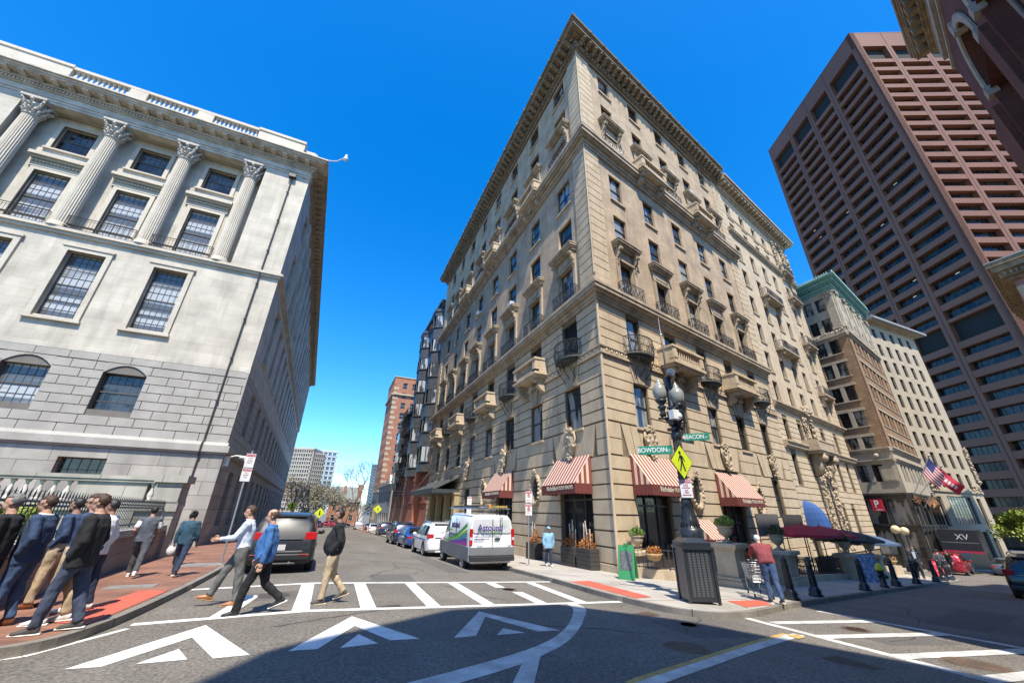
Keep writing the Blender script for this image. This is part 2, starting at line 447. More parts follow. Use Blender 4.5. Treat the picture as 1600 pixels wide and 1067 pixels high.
# painted markings
M1 = MB()
def band(p, q, wd, dz=.004, mb=None):
    mb = M1 if mb is None else mb
    d = (Vector(q) - Vector(p)).normalized(); n = Vector((-d.y, d.x)) * wd / 2
    flat(mb, [(p[0] + n.x, p[1] + n.y), (p[0] - n.x, p[1] - n.y), (q[0] - n.x, q[1] - n.y), (q[0] + n.x, q[1] + n.y)], dz)
band((-2.6, 12.93), (8.0, 13.6), .2)
band((-2.5, 9.2), (7.8, 9.68), .2)
for a, b in (((-1.35, 9.3), (-1.15, 11.5)), ((-.1, 9.35), (-.08, 12.95)), ((1.12, 9.4), (1.22, 13.1)), ((2.45, 9.45), (2.62, 13.15)), ((3.72, 9.5), (3.93, 13.2)), ((6.25, 9.6), (6.62, 13.3))):
    band(a, b, .3, .008)
band((5.1, 9.6), (5.25, 11.35), .3, .008); band((5.1, 12.2), (5.16, 13.2), .3, .008)
band((-3.05, 7.7), (-2.45, 8.9), .1); band((-12, 5.4), (-3.05, 7.7), .1)
def chev(pts, mb, tri):
    flat(mb, pts, .004); flat(mb, tri, .004)
chev([(-2.35, 6.93), (-1.42, 8.72), (-.55, 6.75), (-.93, 6.75), (-1.42, 7.95), (-2.02, 6.88)], M1, [(-1.7, 6.85), (-1.42, 7.36), (-1.2, 6.82)])
chev([(-.12, 6.72), (.77, 8.72), (1.63, 7.0), (1.2, 6.98), (.77, 7.98), (.22, 6.72)], M1, [(.5, 6.72), (.79, 7.42), (1.01, 6.85)])
tag(obj('crosswalk_paint', M1, PAINT), kind='structure')
M1 = MB()
chev([(2.15, 6.95), (3.25, 8.88), (4.12, 7.1), (3.68, 7.1), (3.2, 8.38), (2.53, 7.0)], M1, [(2.88, 6.99), (3.17, 7.42), (3.42, 7.05)])
co = smooth_line([(6.02, 9.55), (5.9, 8.9), (5.3, 8.1), (4.6, 7.2), (3.85, 6.38), (3.1, 5.82), (2.3, 5.35), (0, 4.4)])
ci = smooth_line([(5.72, 9.5), (5.6, 9.0), (5.0, 8.1), (4.4, 7.32), (3.7, 6.6), (2.99, 6.1), (2.05, 5.63), (-.1, 4.7)])
for i in range(len(co) - 1): flat(M1, [co[i], co[i + 1], ci[i + 1], ci[i]], .004)
flat(M1, [(2.80, 5.78), (3.05, 5.80), (2.4, 4.75), (2.15, 4.8)], .008)
l2 = smooth_line([(8.75, 5.97), (8.2, 5.85), (7.1, 5.55), (5.93, 5.2), (4.85, 4.87), (3.8, 4.55), (2.5, 4.1)])
la, lb = offset(l2, .1), offset(l2, -.1)
for i in range(len(la) - 1): flat(M1, [la[i], la[i + 1], lb[i + 1], lb[i]], .004)
band((9.2, 7.55), (8.72, 3.3), .22); band((12.5, 7.85), (12.6, 3.6), .22)
for a, b in (((9.3, 6.88), (12.4, 6.6)), ((8.95, 5.74), (12.45, 5.35)), ((8.8, 4.5), (12.4, 4.1)), ((8.7, 3.45), (12.3, 3.2))): band(a, b, .27, .008)
tag(obj('crosswalk_paint', M1, PAINT2), kind='structure')
M1 = MB(); lc = offset(l2, -.2)
for i in range(3, len(lb) - 6): flat(M1, [lb[i], lb[i + 1], lc[i + 1], lc[i]], .003)
flat(M1, [(8.4, 5.97), (8.7, 5.98), (8.6, 5.75), (8.3, 5.7)], .012)
tag(obj('lane_paint', M1, YEL), kind='structure')
# cracks, seams and patches in the asphalt
TAR = mat('tar_seam', (.045, .042, .038), .8); PAT = mat('asphalt_patch', (.085, .078, .07), .92, (.11, .10, .09), 3, .5, .6, 30, fine=.3)
mb = MB(); rr = random.Random(21)
for (x, y, a, n, st) in ((1.6, 14.5, 1.5, 16, .35), (3.2, 15.5, 1.3, 10, .3), (-.4, 8.2, .1, 10, .2), (4.4, 10.2, 2.6, 9, .3), (2.6, 20, 1.7, 20, .6), (6.3, 6.4, .4, 14, .3), (10.2, 5.2, .1, 12, .35), (.8, 26, 1.4, 16, .8), (3.9, 7.6, -.4, 8, .25), (13.5, 6.2, .2, 18, .6)):
    for i in range(n):
        a += rr.uniform(-.5, .5); x2, y2 = x + math.cos(a) * st, y + math.sin(a) * st; w2 = rr.uniform(.008, .018) * (1 + y * .03)
        nx, ny = -math.sin(a) * w2, math.cos(a) * w2; flat(mb, [(x + nx, y + ny), (x - nx, y - ny), (x2 - nx, y2 - ny), (x2 + nx, y2 + ny)], .0035); x, y = x2, y2
tag(obj('road_cracks', mb, TAR), kind='structure')
mb = MB()
for poly in ([(1.6, 13.6), (2.9, 13.7), (3.0, 15.4), (1.7, 15.2)], [(4.6, 16), (5.5, 16), (5.5, 24), (4.6, 24)], [(6.3, 6.2), (7.6, 6.0), (7.8, 7.3), (6.5, 7.6)], [(9.8, 5.0), (11.6, 4.7), (11.7, 5.3), (9.9, 5.5)], [(-1.3, 10.8), (-.1, 10.8), (-.1, 11.9), (-1.3, 11.8)], [(14, 5.2), (19, 6.2), (18.8, 7.4), (13.8, 6.2)]): flat(mb, poly, .002)
tag(obj('road_patches', mb, PAT), kind='structure')
# ironwork in the road
def manhole(x, y, r, label, m=RUST):
    mb = MB(); z = gz(x, y)
    mb.lathe([(r + .05, .0), (r + .05, .007), (r + .005, .007), (r, .004), (r, .008)], x, y, 28, z)
    for i in range(-5, 6):
        for j in range(-5, 6):
            px, py = i * r / 6.2, j * r / 6.2
            if math.hypot(px, py) < r * .88: mb.box(x + px - .025, x + px + .025, y + py - .025, y + py + .025, z + .008, z + .013)
    tag(obj('manhole_cover', mb, m), label, 'manhole cover')
def drain(x, y, w_, l_, label, rz=0, m=RUST):
    mb = MB()
    mb.box(-w_ / 2, w_ / 2, -l_ / 2, l_ / 2, 0, .006)
    n = int(w_ / .07)
    for i in range(n): mb.box(-w_ / 2 + .03 + i * .07, -w_ / 2 + .065 + i * .07, -l_ / 2 + .03, l_ / 2 - .03, .006, .012)
    tag(obj('drain_grate', mb, m, M=T(x, y, gz(x, y) - .001, rz)), label, 'drain')
manhole(5.54, 5.66, .3, 'round rusty manhole cover in shade left of the orange patched line')
manhole(10.7, 6.03, .22, 'small round manhole cover inside the right crosswalk')
manhole(9.62, 3.85, .36, 'large rusty manhole cover at the bottom right corner of the road')
manhole(-.73, 11.3, .3, 'dark manhole cover behind the man in blue pullover', DIRON)
manhole(7.05, 7.05, .16, 'small rusty valve cover by the kerb in front of the lamp post')
manhole(5.19, 11.8, .18, 'small round cover between the white crosswalk bars by the right kerb')
drain(6.9, 8.1, .5, .38, 'rusty rectangular drain grate at the right kerb corner', .1)
drain(7.55, 4.45, .42, .62, 'rectangular rusty access cover in the shaded road', .0)
drain(1.5, 9.62, .55, .16, 'narrow dark grate between the crosswalk bars and the chevron', .05, DIRON)
for x, y, a, b in ((-3.75, 12.9, .9, .5), (-3.6, 17.9, 1.1, 1.2)):
    mb = MB(); mb.box(-a / 2, a / 2, -b / 2, b / 2, 0, .006); mb.box(-a / 5, a / 5, -b / 5, b / 5, .006, .012)
    tag(obj('access_hatch', mb, mat('hatch_grey', (.20, .19, .175), .8), M=T(x, y, gz(x, y) + SW)), 'grey steel hatch in the brick pavement ' + ('near the red tactile mat' if y < 15 else 'beyond the walking woman'), 'hatch')
manhole(-3.9, 19.8, .22, 'small dark cover farther up the brick pavement', DIRON)

# ---------------------------------------------------------------- wall building tools (local x along wall, y into wall, z up)
def holes_cells(u0, u1, z0, z1, holes):
    us = sorted({u0, u1} | {min(max(h[0], u0), u1) for h in holes} | {min(max(h[1], u0), u1) for h in holes})
    zs = sorted({z0, z1} | {min(max(h[2], z0), z1) for h in holes} | {min(max(h[3], z0), z1) for h in holes})
    for j in range(len(zs) - 1):
        a = None
        zc = (zs[j] + zs[j + 1]) / 2
        for i in range(len(us) - 1):
            uc = (us[i] + us[i + 1]) / 2
            solid = not any(h[0] < uc < h[1] and h[2] < zc < h[3] for h in holes)
            if solid and a is None: a = us[i]
            if not solid and a is not None: yield (a, us[i], zs[j], zs[j + 1]); a = None
        if a is not None: yield (a, us[-1], zs[j], zs[j + 1])
def wall(mb, u0, u1, z0, z1, holes, v=0., depth=.35):
    for a, b, c, d in holes_cells(u0, u1, z0, z1, holes): mb.poly([(a, v, c), (b, v, c), (b, v, d), (a, v, d)])
    for a, b, c, d in holes:
        if c >= z1 or d <= z0: continue
        a, b, c, d = a, b, max(c, z0), min(d, z1); e = v + depth
        mb.poly([(a, v, c), (a, v, d), (a, e, d), (a, e, c)]); mb.poly([(b, v, c), (b, e, c), (b, e, d), (b, v, d)])
        mb.poly([(a, v, c), (a, e, c), (b, e, c), (b, v, c)]); mb.poly([(a, v, d), (b, v, d), (b, e, d), (a, e, d)])
def courses(mb, u0, u1, z0, z1, holes, pitch, gap, v=0., back=.05, stone=None, seed=0, minlen=.12, cap0=True, vg=.03):
    """rusticated courses proud of a backing wall; stone=(avg length) adds upright joints"""
    rnd = random.Random(seed)
    n = max(1, round((z1 - z0) / pitch)); pt = (z1 - z0) / n
    for k in range(n):
        c0 = z0 + k * pt + gap / 2; c1 = z0 + (k + 1) * pt - gap / 2
        hs_ = [h for h in holes if h[2] < c1 - .01 and h[3] > c0 + .01]
        xs = [(u0, u1)]
        for h in hs_:
            nx = []
            for a, b in xs:
                if h[1] <= a or h[0] >= b: nx.append((a, b)); continue
                if h[0] - a > minlen: nx.append((a, h[0]))
                if b - h[1] > minlen: nx.append((h[1], b))
            xs = nx
        for a, b in xs:
            if stone:
                off = (k % 2) * stone * .5
                cuts = [a]; x = math.floor(a / stone) * stone + off
                while x < b - .25:
                    if x > a + .25: cuts.append(x + rnd.uniform(-.12, .12) * stone)
                    x += stone
                cuts.append(b)
                for p, q in zip(cuts, cuts[1:]):
                    dv = rnd.uniform(-.004, .004)
                    mb.box(p + (vg / 2 if p != a else 0), q - (vg / 2 if q != b else 0), v + dv, v + back + .02, c0, c1)
            else: mb.box(a, b, v, v + back + .02, c0, c1)
WC = {}
def sash_mesh(w, h, nx, ny, kind, fw=.06, bar=.025, mid=True, arch=0.):
    key = (round(w, 2), round(h, 2), nx, ny, kind, round(arch, 2), mid)
    if key in WC: return WC[key]
    f = MB()
    def top(x):     # segmental arch height above h
        if not arch: return h
        t = (x - w / 2) / (w / 2); return h + arch * (1 - t * t)
    if arch:
        n = 12
        for i in range(n):
            x0, x1 = w * i / n, w * (i + 1) / n
            f.raw([(x0, 0, top(x0) - fw), (x1, 0, top(x1) - fw), (x1, 0, top(x1)), (x0, 0, top(x0)), (x0, .08, top(x0) - fw), (x1, .08, top(x1) - fw), (x1, .08, top(x1)), (x0, .08, top(x0))],
                  [(0, 1, 2, 3), (0, 4, 5, 1), (4, 7, 6, 5), (3, 2, 6, 7)])
    else: f.box(0, w, 0, .08, h - fw, h)
    f.box(0, fw, 0, .08, 0, h); f.box(w - fw, w, 0, .08, 0, h); f.box(0, w, 0, .08, 0, fw)
    if mid: f.box(fw, w - fw, -.01, .07, h / 2 - fw / 2, h / 2 + fw / 2)
    for i in range(1, nx): x = w * i / nx; f.box(x - bar / 2, x + bar / 2, .02, .06, fw, top(x) - fw)
    for j in range(1, ny):
        z = h * j / ny
        if abs(z - h / 2) > .05 or not mid: f.box(fw, w - fw, .02, .06, z - bar / 2, z + bar / 2)
    g = MB()
    if arch: g.poly([(0, .045, 0), (w, .045, 0)] + [(w * (12 - i) / 12, .045, top(w * (12 - i) / 12)) for i in range(13)])
    else: g.poly([(0, .045, 0), (w, .045, 0), (w, .045, h), (0, .045, h)])
    fm, gm = kind
    r = (f.mesh('window', MATS[fm]), g.mesh('pane', MATS[gm])); WC[key] = r; return r
def window(parent, F, u, z, w, h, nx=1, ny=2, kind=('dark_window_frame', 'dark_room_glass'), v=.22, name='window', **k):
    a, b = sash_mesh(w, h, nx, ny, kind, **k)
    M = F @ Matrix.Translation((u, v, z))
    o = obj(name, a, None, parent, M)
    obj('pane', b, None, o, M)
    return o
def cornice(mb, u0, u1, steps, e0=True, e1=True):
    """steps: list of (z0,z1,projection); ends returned by the same projection when e0/e1"""
    for z0, z1, p in steps:
        mb.box(u0 - (p if e0 else 0), u1 + (p if e1 else 0), -p, .3, z0, z1)
def scroll(mb, u, v0, z, w, p, h):
    """console bracket: scroll profile, top at z, projecting p, height h"""
    prof = []
    for i in range(9):
        t = i / 8; prof.append((v0 - p * (1 - t) ** .6 * (1 - .25 * math.sin(t * math.pi * 2)), z - h * t))
    prof = [(v0, z)] + prof + [(v0, z - h)]
    prof2 = []
    for q in prof:
        if not prof2 or (abs(q[0] - prof2[-1][0]) + abs(q[1] - prof2[-1][1])) > 1e-4: prof2.append(q)
    mb.prism(prof2[::-1], 'x', u - w / 2, u + w / 2)
    mb.tube([(u - w / 2 - .02, v0 - p * .78, z - h * .2), (u + w / 2 + .02, v0 - p * .78, z - h * .2)], h * .17, 10)
def baluster(mb, x, y, z, h, r, seg=8):
    mb.lathe([(r * .9, 0), (r * .9, h * .08), (r * .5, h * .12), (r, h * .3), (r * .95, h * .42), (r * .42, h * .68), (r * .5, h * .84), (r * .85, h * .9), (r * .85, h)], x, y, seg, z)
def iron_rail(mb, u0, u1, z0, z1, v, dense=.11, curl=True, ends=True):
    """iron balcony front between u0 and u1, returned to the wall"""
    segs = [((u0, v), (u1, v))]
    if ends: segs += [((u0, 0), (u0, v)), ((u1, v), (u1, 0))]
    for a, b in segs:
        a = Vector(a + (0,)); b = Vector(b + (0,)); L_ = (b - a).length
        for zz, r in ((z0, .022), (z1, .028), (z0 + (z1 - z0) * .82, .014), (z0 + (z1 - z0) * .18, .014)):
            mb.tube([(a.x, a.y, zz), (b.x, b.y, zz)], r, 4)
        n = max(2, int(L_ / dense))
        for i in range(n + 1):
            p = a.lerp(b, i / n); mb.tube([(p.x, p.y, z0), (p.x, p.y, z1)], .012, 4)
        if curl:
            m = max(1, int(L_ / .36)); hh = (z1 - z0) * .3
            for i in range(m):
                c = a.lerp(b, (i + .5) / m); d = (b - a).normalized()
                zc = (z0 + z1) / 2
                for s_ in (-1, 1):
                    pts = []
                    for q in range(10):
                        t = q / 9 * math.pi * 1.7; rr = hh * (1 - q / 14)
                        w_ = d * (math.cos(t) * rr * .55 * s_)
                        pts.append((c.x + w_.x, c.y + w_.y, zc + math.sin(t) * rr * s_))
                    mb.tube(pts, .016, 4)
def lump(mb, c, s, n=26, seed=0, r=.2):
    """carved ornament: cluster of small rounded forms"""
    rnd = random.Random(seed)
    for i in range(n):
        a = rnd.uniform(0, 6.28); q = rnd.random() ** .5
        mb.ball((c[0] + math.cos(a) * q * s[0], c[1] - rnd.uniform(0, s[1]), c[2] + math.sin(a) * q * s[2]), rnd.uniform(.5, 1) * r, 6, 4, (1, .8, rnd.uniform(.7, 1.5)))
# ---------------------------------------------------------------- the corner hotel
BX, BY = 11.767, 15.189
D = (0.97304, 0.23062); NI = (-0.23062, 0.97304)
FHR = frame(BX, BY, D, NI)
FHL = frame(BX, BY, (0, -1), (1, 0))
hotel = thing('corner_apartment_building', 'tall tan brick and limestone corner building with heavy cornice, stone balconies and striped awnings', 'building', loc=(BX, BY, 0))
LR, LL = 22.3, 38.6
def ring(mb, z0, z1, p, foot=None, A=None):
    """solid slab following the two street fronts, projecting p, mitred at the corner (coordinates relative to the corner)"""
    dx, dy = D; ox, oy = -NI[0], -NI[1]            # outward normal of the right front
    # corner mitre: point with x=-p and (x,y).o = p
    x = -p; y = (p - x * ox) / oy
    ar = (dx * LR + ox * p + dx * p * .0, dy * LR + oy * p)
    pts = [(x, y), ar, (dx * LR - 8 * ox, dy * LR - 8 * oy), (9, LL), (-p, LL + (p if p > .4 else 0))]
    mb.prism(pts, 'z', z0, z1)
# openings
ZR = {1: (33.15, 35.2), 2: (29.65, 31.6), 3: (26.05, 28.0), 4: (21.7, 24.0), 5: (18.25, 20.3), 6: (13.65, 16.4), 7: (10.05, 12.5), 8: (5.95, 8.35)}
RC = [2.5 + 3.95 * k for k in range(5)]; RWD = 1.35
LCn = [-(2.1 + 4.5 * k) - 1.7 for k in range(8)]; LWD = 1.7
SHOP_R = [(1.75, 4.75, -.6, 4.3), (9.9, 12.9, -1.4, 4.0)]
OTH_R = [(18.0, 19.4, 1.7, 4.2), (6.4, 7.9, -1.6, .9)]
SHOP_L = [(-4.7, -1.6, -.35, 4.3), (-14.3, -11.2, -.6, 4.3), (-22.6, -20.9, -.9, 3.6)]
def opens(cols, wd, levels): return [(c, c + wd, ZR[l][0], ZR[l][1]) for c in cols for l in levels]
fac = [('R', FHR, 0, LR, RC, RWD, SHOP_R + OTH_R), ('L', FHL, -LL, 0, LCn, LWD, SHOP_L)]
for tagc, F, ua, ub, cols, wd, shops in fac:
    hb = opens(cols, wd, [7, 8]) + shops
    mb = MB(); wall(mb, ua, ub, -3.0, 9.5, [h for h in hb if h[3] < 9.5], .08, .4); wall(mb, ua, ub, 10.0, 12.75, opens(cols, wd, [7]), .08, .4); obj('joint_wall', mb, JOINT, hotel, F); mb = MB()
    courses(mb, ua, ub, -.25, 4.35, hb, .64, .075, 0, .09)
    courses(mb, ua, ub, 6.0, 9.5, hb, .58, .07, 0, .09)
    courses(mb, ua, ub, 10.0, 12.75, hb, .58, .07, 0, .09)
    # the tall course over the shop openings, with fanned arch stones
    cen = [(h[0] + h[1]) / 2 for h in shops[:2]] + ([18.7] if tagc == 'R' else [-21.75, -30.6])
    for uc in cen:
        for i in range(-3, 3):
            if tagc == 'L' and uc < -25: pass
            a0, a1 = i * .28 + .02, (i + 1) * .28 - .02
            mb.prism([(uc + i * .58 + .02, 4.4), (uc + (i + 1) * .58 - .02, 4.4), (uc + (i + 1) * .58 * 1.25 - .02, 5.93), (uc + i * .58 * 1.25 + .02, 5.93)], 'y', -.004, .08)
    edges = [ua] + sorted(cen) + [ub]
    occ = [(c - 2.22, c + 2.22) for c in sorted(cen)]
    x = ua
    for a, b in occ + [(ub, ub)]:
        if a > x + .1:
            mb.box(x, a, 0, .1, 4.4, 5.13); mb.box(x, a, 0, .1, 5.18, 5.93)
        x = b
    # plinth
    for a, b, c, d in holes_cells(ua, ub, -3, -.27, [(h[0], h[1], h[2], h[3]) for h in shops if h[2] < -.3]): mb.box(a, b, -.08, .1, c, d)
    obj('base_wall', mb, STONE, hotel, F)
    mb = MB(); wall(mb, ua, ub, 13.65, 24.9, opens(cols, wd, [4, 5, 6]), .03, .3); wall(mb, ua, ub, 26.05, 35.5, opens(cols, wd, [1, 2, 3]), .03, .3)
    obj('brick_wall', mb, BUFF, hotel, F)
    # quoins, both ends
    for s_, (qa, qb) in enumerate([(ua, ua + 1.35), (ub - 1.35, ub)]):
        mb = MB()
        for za, zb in ((14.5, 24.9), (26.7, 35.0)):
            n = round((zb - za) / .62); pt = (zb - za) / n
            for k in range(n): mb.box(qa, qb, -.07, .1, za + k * pt + .032, za + (k + 1) * pt - .032)
            mb.mi = 1; mb.box(qa + .01, qb - .01, .0, .1, za, zb); mb.mi = 0
        mb.box(qa, qb, -.08, .1, 13.65, 14.5); mb.box(qa, qb, -.08, .1, 26.05, 26.7); mb.box(qa, qb, -.03, .1, 35.0, 35.5)
        obj('quoins', mb, [STONE, JOINT], hotel, F)
mb = MB(); mb.tube([(-.03, -.03, -.5), (-.03, -.03, 9.5)], .07, 8); mb.tube([(-.03, -.03, 10), (-.03, -.03, 12.7)], .07, 8); mb.tube([(-.06, -.06, 14.5), (-.06, -.06, 24.9)], .05, 8); mb.tube([(-.06, -.06, 26.7), (-.06, -.06, 35.5)], .05, 8)
obj('corner_moulding', mb, STONE, hotel, T(BX, BY))
def dots(mb, F_, u0, u1, z, r, step, v):
    pass
mb = MB(); ring(mb, 9.5, 9.62, .14); ring(mb, 9.62, 9.92, .05); ring(mb, 9.92, 10.0, .12)
obj('ornament_band', mb, STONE2, hotel, T(BX, BY))
for F, a, b in ((FHR, .2, LR), (FHL, -LL, -.2)):
    mb = MB(); n = int((b - a) / .42)
    for i in range(n): u = a + (i + .5) * (b - a) / n; mb.ball((u, -.06, 9.77), .11, 8, 5, (1, .5, 1)); mb.box(u + .17, u + .21, -.1, 0, 9.65, 9.9)
    obj('rosettes', mb, STONE, hotel, F)
def belt(z0, z1, P, name='belt_course'):
    mb = MB(); h = z1 - z0
    for a, b, p in ((0, .18, .12), (.18, .42, .2), (.42, .55, .38), (.55, .8, .5), (.8, 1, .56)): ring(mb, z0 + a * h, z0 + b * h, p * P)
    obj(name, mb, STONE2, hotel, T(BX, BY))
belt(12.75, 13.65, 1.0); belt(24.9, 26.05, 1.15)
for F, a, b in ((FHR, .6, LR), (FHL, -LL, -.6)):
    mb = MB(); n = int((b - a) / 1.9)
    for i in range(n): scroll(mb, a + (i + .5) * (b - a) / n, 0, 25.6, .2, .35, .55)
    obj('brackets', mb, STONE2, hotel, F)
# main cornice
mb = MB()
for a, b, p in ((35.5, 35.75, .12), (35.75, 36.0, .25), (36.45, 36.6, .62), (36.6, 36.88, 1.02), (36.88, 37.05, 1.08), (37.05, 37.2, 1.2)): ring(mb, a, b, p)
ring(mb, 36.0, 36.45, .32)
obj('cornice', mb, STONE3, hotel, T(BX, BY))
mb = MB(); ring(mb, 37.2, 37.27, 1.22); obj('copper_edge', mb, mat('green_copper_edge', (.12, .20, .17), .6), hotel, T(BX, BY))
for F, a, b, s in ((FHR, -.2, LR, 1), (FHL, -LL, .2, -1)):
    mb = MB(); n = int((b - a) / .34)
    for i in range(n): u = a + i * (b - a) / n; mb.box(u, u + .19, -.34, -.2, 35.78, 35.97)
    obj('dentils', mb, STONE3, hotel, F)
    mb = MB(); n = int((b - a) / .66); rnd = random.Random(3)
    for i in range(n):
        u = a + (i + .5) * (b - a) / n
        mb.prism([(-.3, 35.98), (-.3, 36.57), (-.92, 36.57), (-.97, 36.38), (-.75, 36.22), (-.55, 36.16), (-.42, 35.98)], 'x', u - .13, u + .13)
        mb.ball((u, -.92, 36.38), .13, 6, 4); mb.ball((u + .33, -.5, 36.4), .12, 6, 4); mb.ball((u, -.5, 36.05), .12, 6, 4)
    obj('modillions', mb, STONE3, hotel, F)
    mb = MB(); n = int((b - a) / 1.56)
    for i in range(n):
        u = a + (i + .5) * (b - a) / n; mb.ball((u, -1.18, 37.05), .13, 7, 5, (1, .8, 1.1)); mb.ball((u, -1.28, 37.0), .06, 6, 4); mb.ball((u, -1.2, 37.25), .08, 6, 4)
    obj('lion_heads', mb, STONE3, hotel, F)
mb = MB(); ring(mb, 35.4, 35.5, -.02); obj('roof', mb, mat('tar_roof', (.09, .09, .09), .9), hotel, T(BX, BY))

# windows
K1 = ('dark_window_frame', 'dark_room_glass'); K2 = ('dark_window_frame', 'curtained_glass'); K3 = ('pale_painted_frame', 'dark_room_glass')
WFRAME
rnd = random.Random(11)
for tagc, F, ua, ub, cols, wd, shops in fac:
    for ci, c in enumerate(cols):
        for l in range(1, 9):
            z0, z1 = ZR[l]
            o = window(hotel, F, c, z0, wd, z1 - z0, 1 if l not in (3, 6) else 2, 2 if l not in (3, 6) else 5, K2 if rnd.random() < .55 else K1, .2, mid=l not in (3, 6))
# sills
for tagc, F, ua, ub, cols, wd, shops in fac:
    sm = MB(); sm.box(-.12, wd + .12, -.09, .1, -.14, 0); sm = sm.mesh('window_sill', STONE)
    for c in cols:
        for l in (1, 4, 8): obj('window_sill', sm, None, hotel, F @ Matrix.Translation((c, 0, ZR[l][0])))
# hoods over levels 3 and 6, level 2 / 5 window stands on it
def hood_mesh(wd, big):
    mb = MB(); mb.smooth = False
    a, b = -.42, wd + .42
    mb.box(-.30, -.04, -.10, .1, -2.35, .55); mb.box(wd + .04, wd + .30, -.10, .1, -2.35, .55)   # flanking strips
    mb.box(-.30, wd + .30, -.13, .1, 0.05, .22); mb.box(-.30, wd + .30, -.07, .1, .22, .9); mb.box(-.16, wd + .16, -.10, .1, .35, .78)
    p = .55 if big else .42
    mb.box(a, b, -p * .55, .1, .9, 1.04); mb.box(a - .06, b + .06, -p * .8, .1, 1.04, 1.16); mb.box(a - .12, b + .12, -p, .1, 1.16, 1.3); mb.box(a - .15, b + .15, -p - .05, .1, 1.3, 1.38)
    if big:
        for u in (-.2, wd + .2): scroll(mb, u, -.1, .9, .2, .36, .75); lump(mb, (u, -.12, -.05), (.06, .06, .22), 8, 3, .07)
    return mb
for tagc, F, ua, ub, cols, wd, shops in fac:
    hm = [hood_mesh(wd, k).mesh('window_hood', STONE2) for k in (False, True)]
    for ci, c in enumerate(cols):
        for l, top in ((3, 28.0), (6, 16.4)): obj('window_hood', hm[1 if ci % 2 == 0 else 0], None, hotel, F @ Matrix.Translation((c, 0, top)))
# iron rails at level 6 (all) and level 3 (odd)
rm = {}
for tagc, F, ua, ub, cols, wd, shops in fac:
    mb = MB(); iron_rail(mb, -.35, wd + .35, .08, 1.05, -.42); rm[tagc] = mb.mesh('railing', IRON)
    for ci, c in enumerate(cols):
        obj('railing', rm[tagc], None, hotel, F @ Matrix.Translation((c, 0, 13.65)))
        if ci % 2 == 0: obj('railing', rm[tagc], None, hotel, F @ Matrix.Translation((c, 0, 26.05)))
# stone balconies
def stone_balcony(F, uc, z, wdt=3.5, P=1.05, side='hotel'):
    mb = MB()
    a, b = uc - wdt / 2, uc + wdt / 2
    mb.box(a - .05, b + .05, -P - .05, .1, z, z + .16); mb.box(a + .08, b - .08, -P + .08, .1, z - .14, z)
    mb.box(a, b, -P, -P + .3, z + .16, z + .32)
    for u in (a, b - .42): mb.box(u, u + .42, -P, .1, z + .163, z + 1.0)
    for u in (a, b - .42): mb.box(u + .08, u + .34, -P - .03, -P + .1, z + .34, z + .9)
    mb.box(a - .06, b + .06, -P - .06, -P + .34, z + 1.0, z + 1.14); mb.box(a - .05, a + .48, -P + .3, .1, z + 1.003, z + 1.136); mb.box(b - .48, b + .05, -P + .3, .1, z + 1.003, z + 1.136)
    o = obj('balcony', mb, STONE, hotel, F)
    mb = MB(); mb.smooth = True; n = int((wdt - .95) / .24)
    for i in range(n): baluster(mb, a + .48 + (i + .5) * (wdt - .96) / n, -P + .15, z + .32, .68, .085, 7)
    obj('balusters', mb, STONE2, o, F)
    mb = MB()
    for u in (a + .45, b - .45): scroll(mb, u, 0, z - .14, .3, P - .1, .95)
    lump(mb, (uc, -.1, z - .45), (.5, .3, .3), 16, 5, .14)
    obj('consoles', mb, STONE2, o, F)
for ci in (1, 3):
    stone_balcony(FHR, RC[ci] + RWD / 2, 10.02); stone_balcony(FHR, RC[ci] + RWD / 2, 25.95, 3.3)
for ci in (1, 3, 5, 7):
    stone_balcony(FHL, LCn[ci] + LWD / 2, 10.02, 3.4, .95)
    if ci < 7: stone_balcony(FHL, LCn[ci] + LWD / 2, 25.95, 3.2, .9)
for F, u, z in ((FHL, LCn[2] + .5, 18.25), (FHL, LCn[4] + .5, 21.7), (FHR, RC[3] + .35, 29.65)):
    mb = MB(); mb.box(u, u + .65, -.28, .25, z, z + .42); mb.box(u + .04, u + .61, -.29, -.28, z + .05, z + .37); obj('air_conditioner', mb, mat('ac_unit_grey', (.5, .5, .48), .6), hotel, F, bevel=.015)
# curved iron balconies at level 7
def curved(F, uc, z, wdt=2.3, P=.85):
    mb = MB(); n = 14
    el = lambda q, k=1.0: (uc - math.cos(q) * wdt / 2 * k, -math.sin(q) * P * k)
    pts = [el(math.pi * i / n) for i in range(n + 1)]
    mb.prism([(p[0], p[1]) for p in pts][::-1], 'z', z - .1, z); mb.prism([el(math.pi * i / n, .8) for i in range(n + 1)][::-1], 'z', z - .24, z - .1)
    o = obj('balcony', mb, mat('weathered_iron_slab', (.06, .065, .06), .7), hotel, F)
    mb = MB()
    for zz, r in ((.06, .02), (.98, .028), (.82, .014)): mb.tube([(p[0], p[1], z + zz) for p in pts], r, 4)
    m = 26
    for i in range(m + 1):
        q = math.pi * i / m; a = el(q); b = el(q, 1.06)
        mb.tube([(a[0], a[1], z), (b[0], b[1], z + .35), (a[0], a[1], z + .98)], .011, 4)
        if i % 3 == 1:
            c = el(q, 1.02)
            mb.tube([(c[0] + math.cos(t) * .1, c[1], z + .5 + math.sin(t) * .26) for t in [k * .7 for k in range(9)]], .013, 4)
    obj('railing', mb, IRON, o, F)
    mb = MB()
    for s in (-.7, 0, .7): mb.tube([(uc + s, -P * .75, z - .2), (uc + s * .9, -P * .5, z - .75), (uc + s * .8, -.02, z - 1.3)], .025, 5)
    obj('bracket', mb, IRON, o, F)
for ci in (0, 2, 4): curved(FHR, RC[ci] + RWD / 2, 10.05)
for ci in (0, 2, 4, 6): curved(FHL, LCn[ci] + LWD / 2, 10.05)
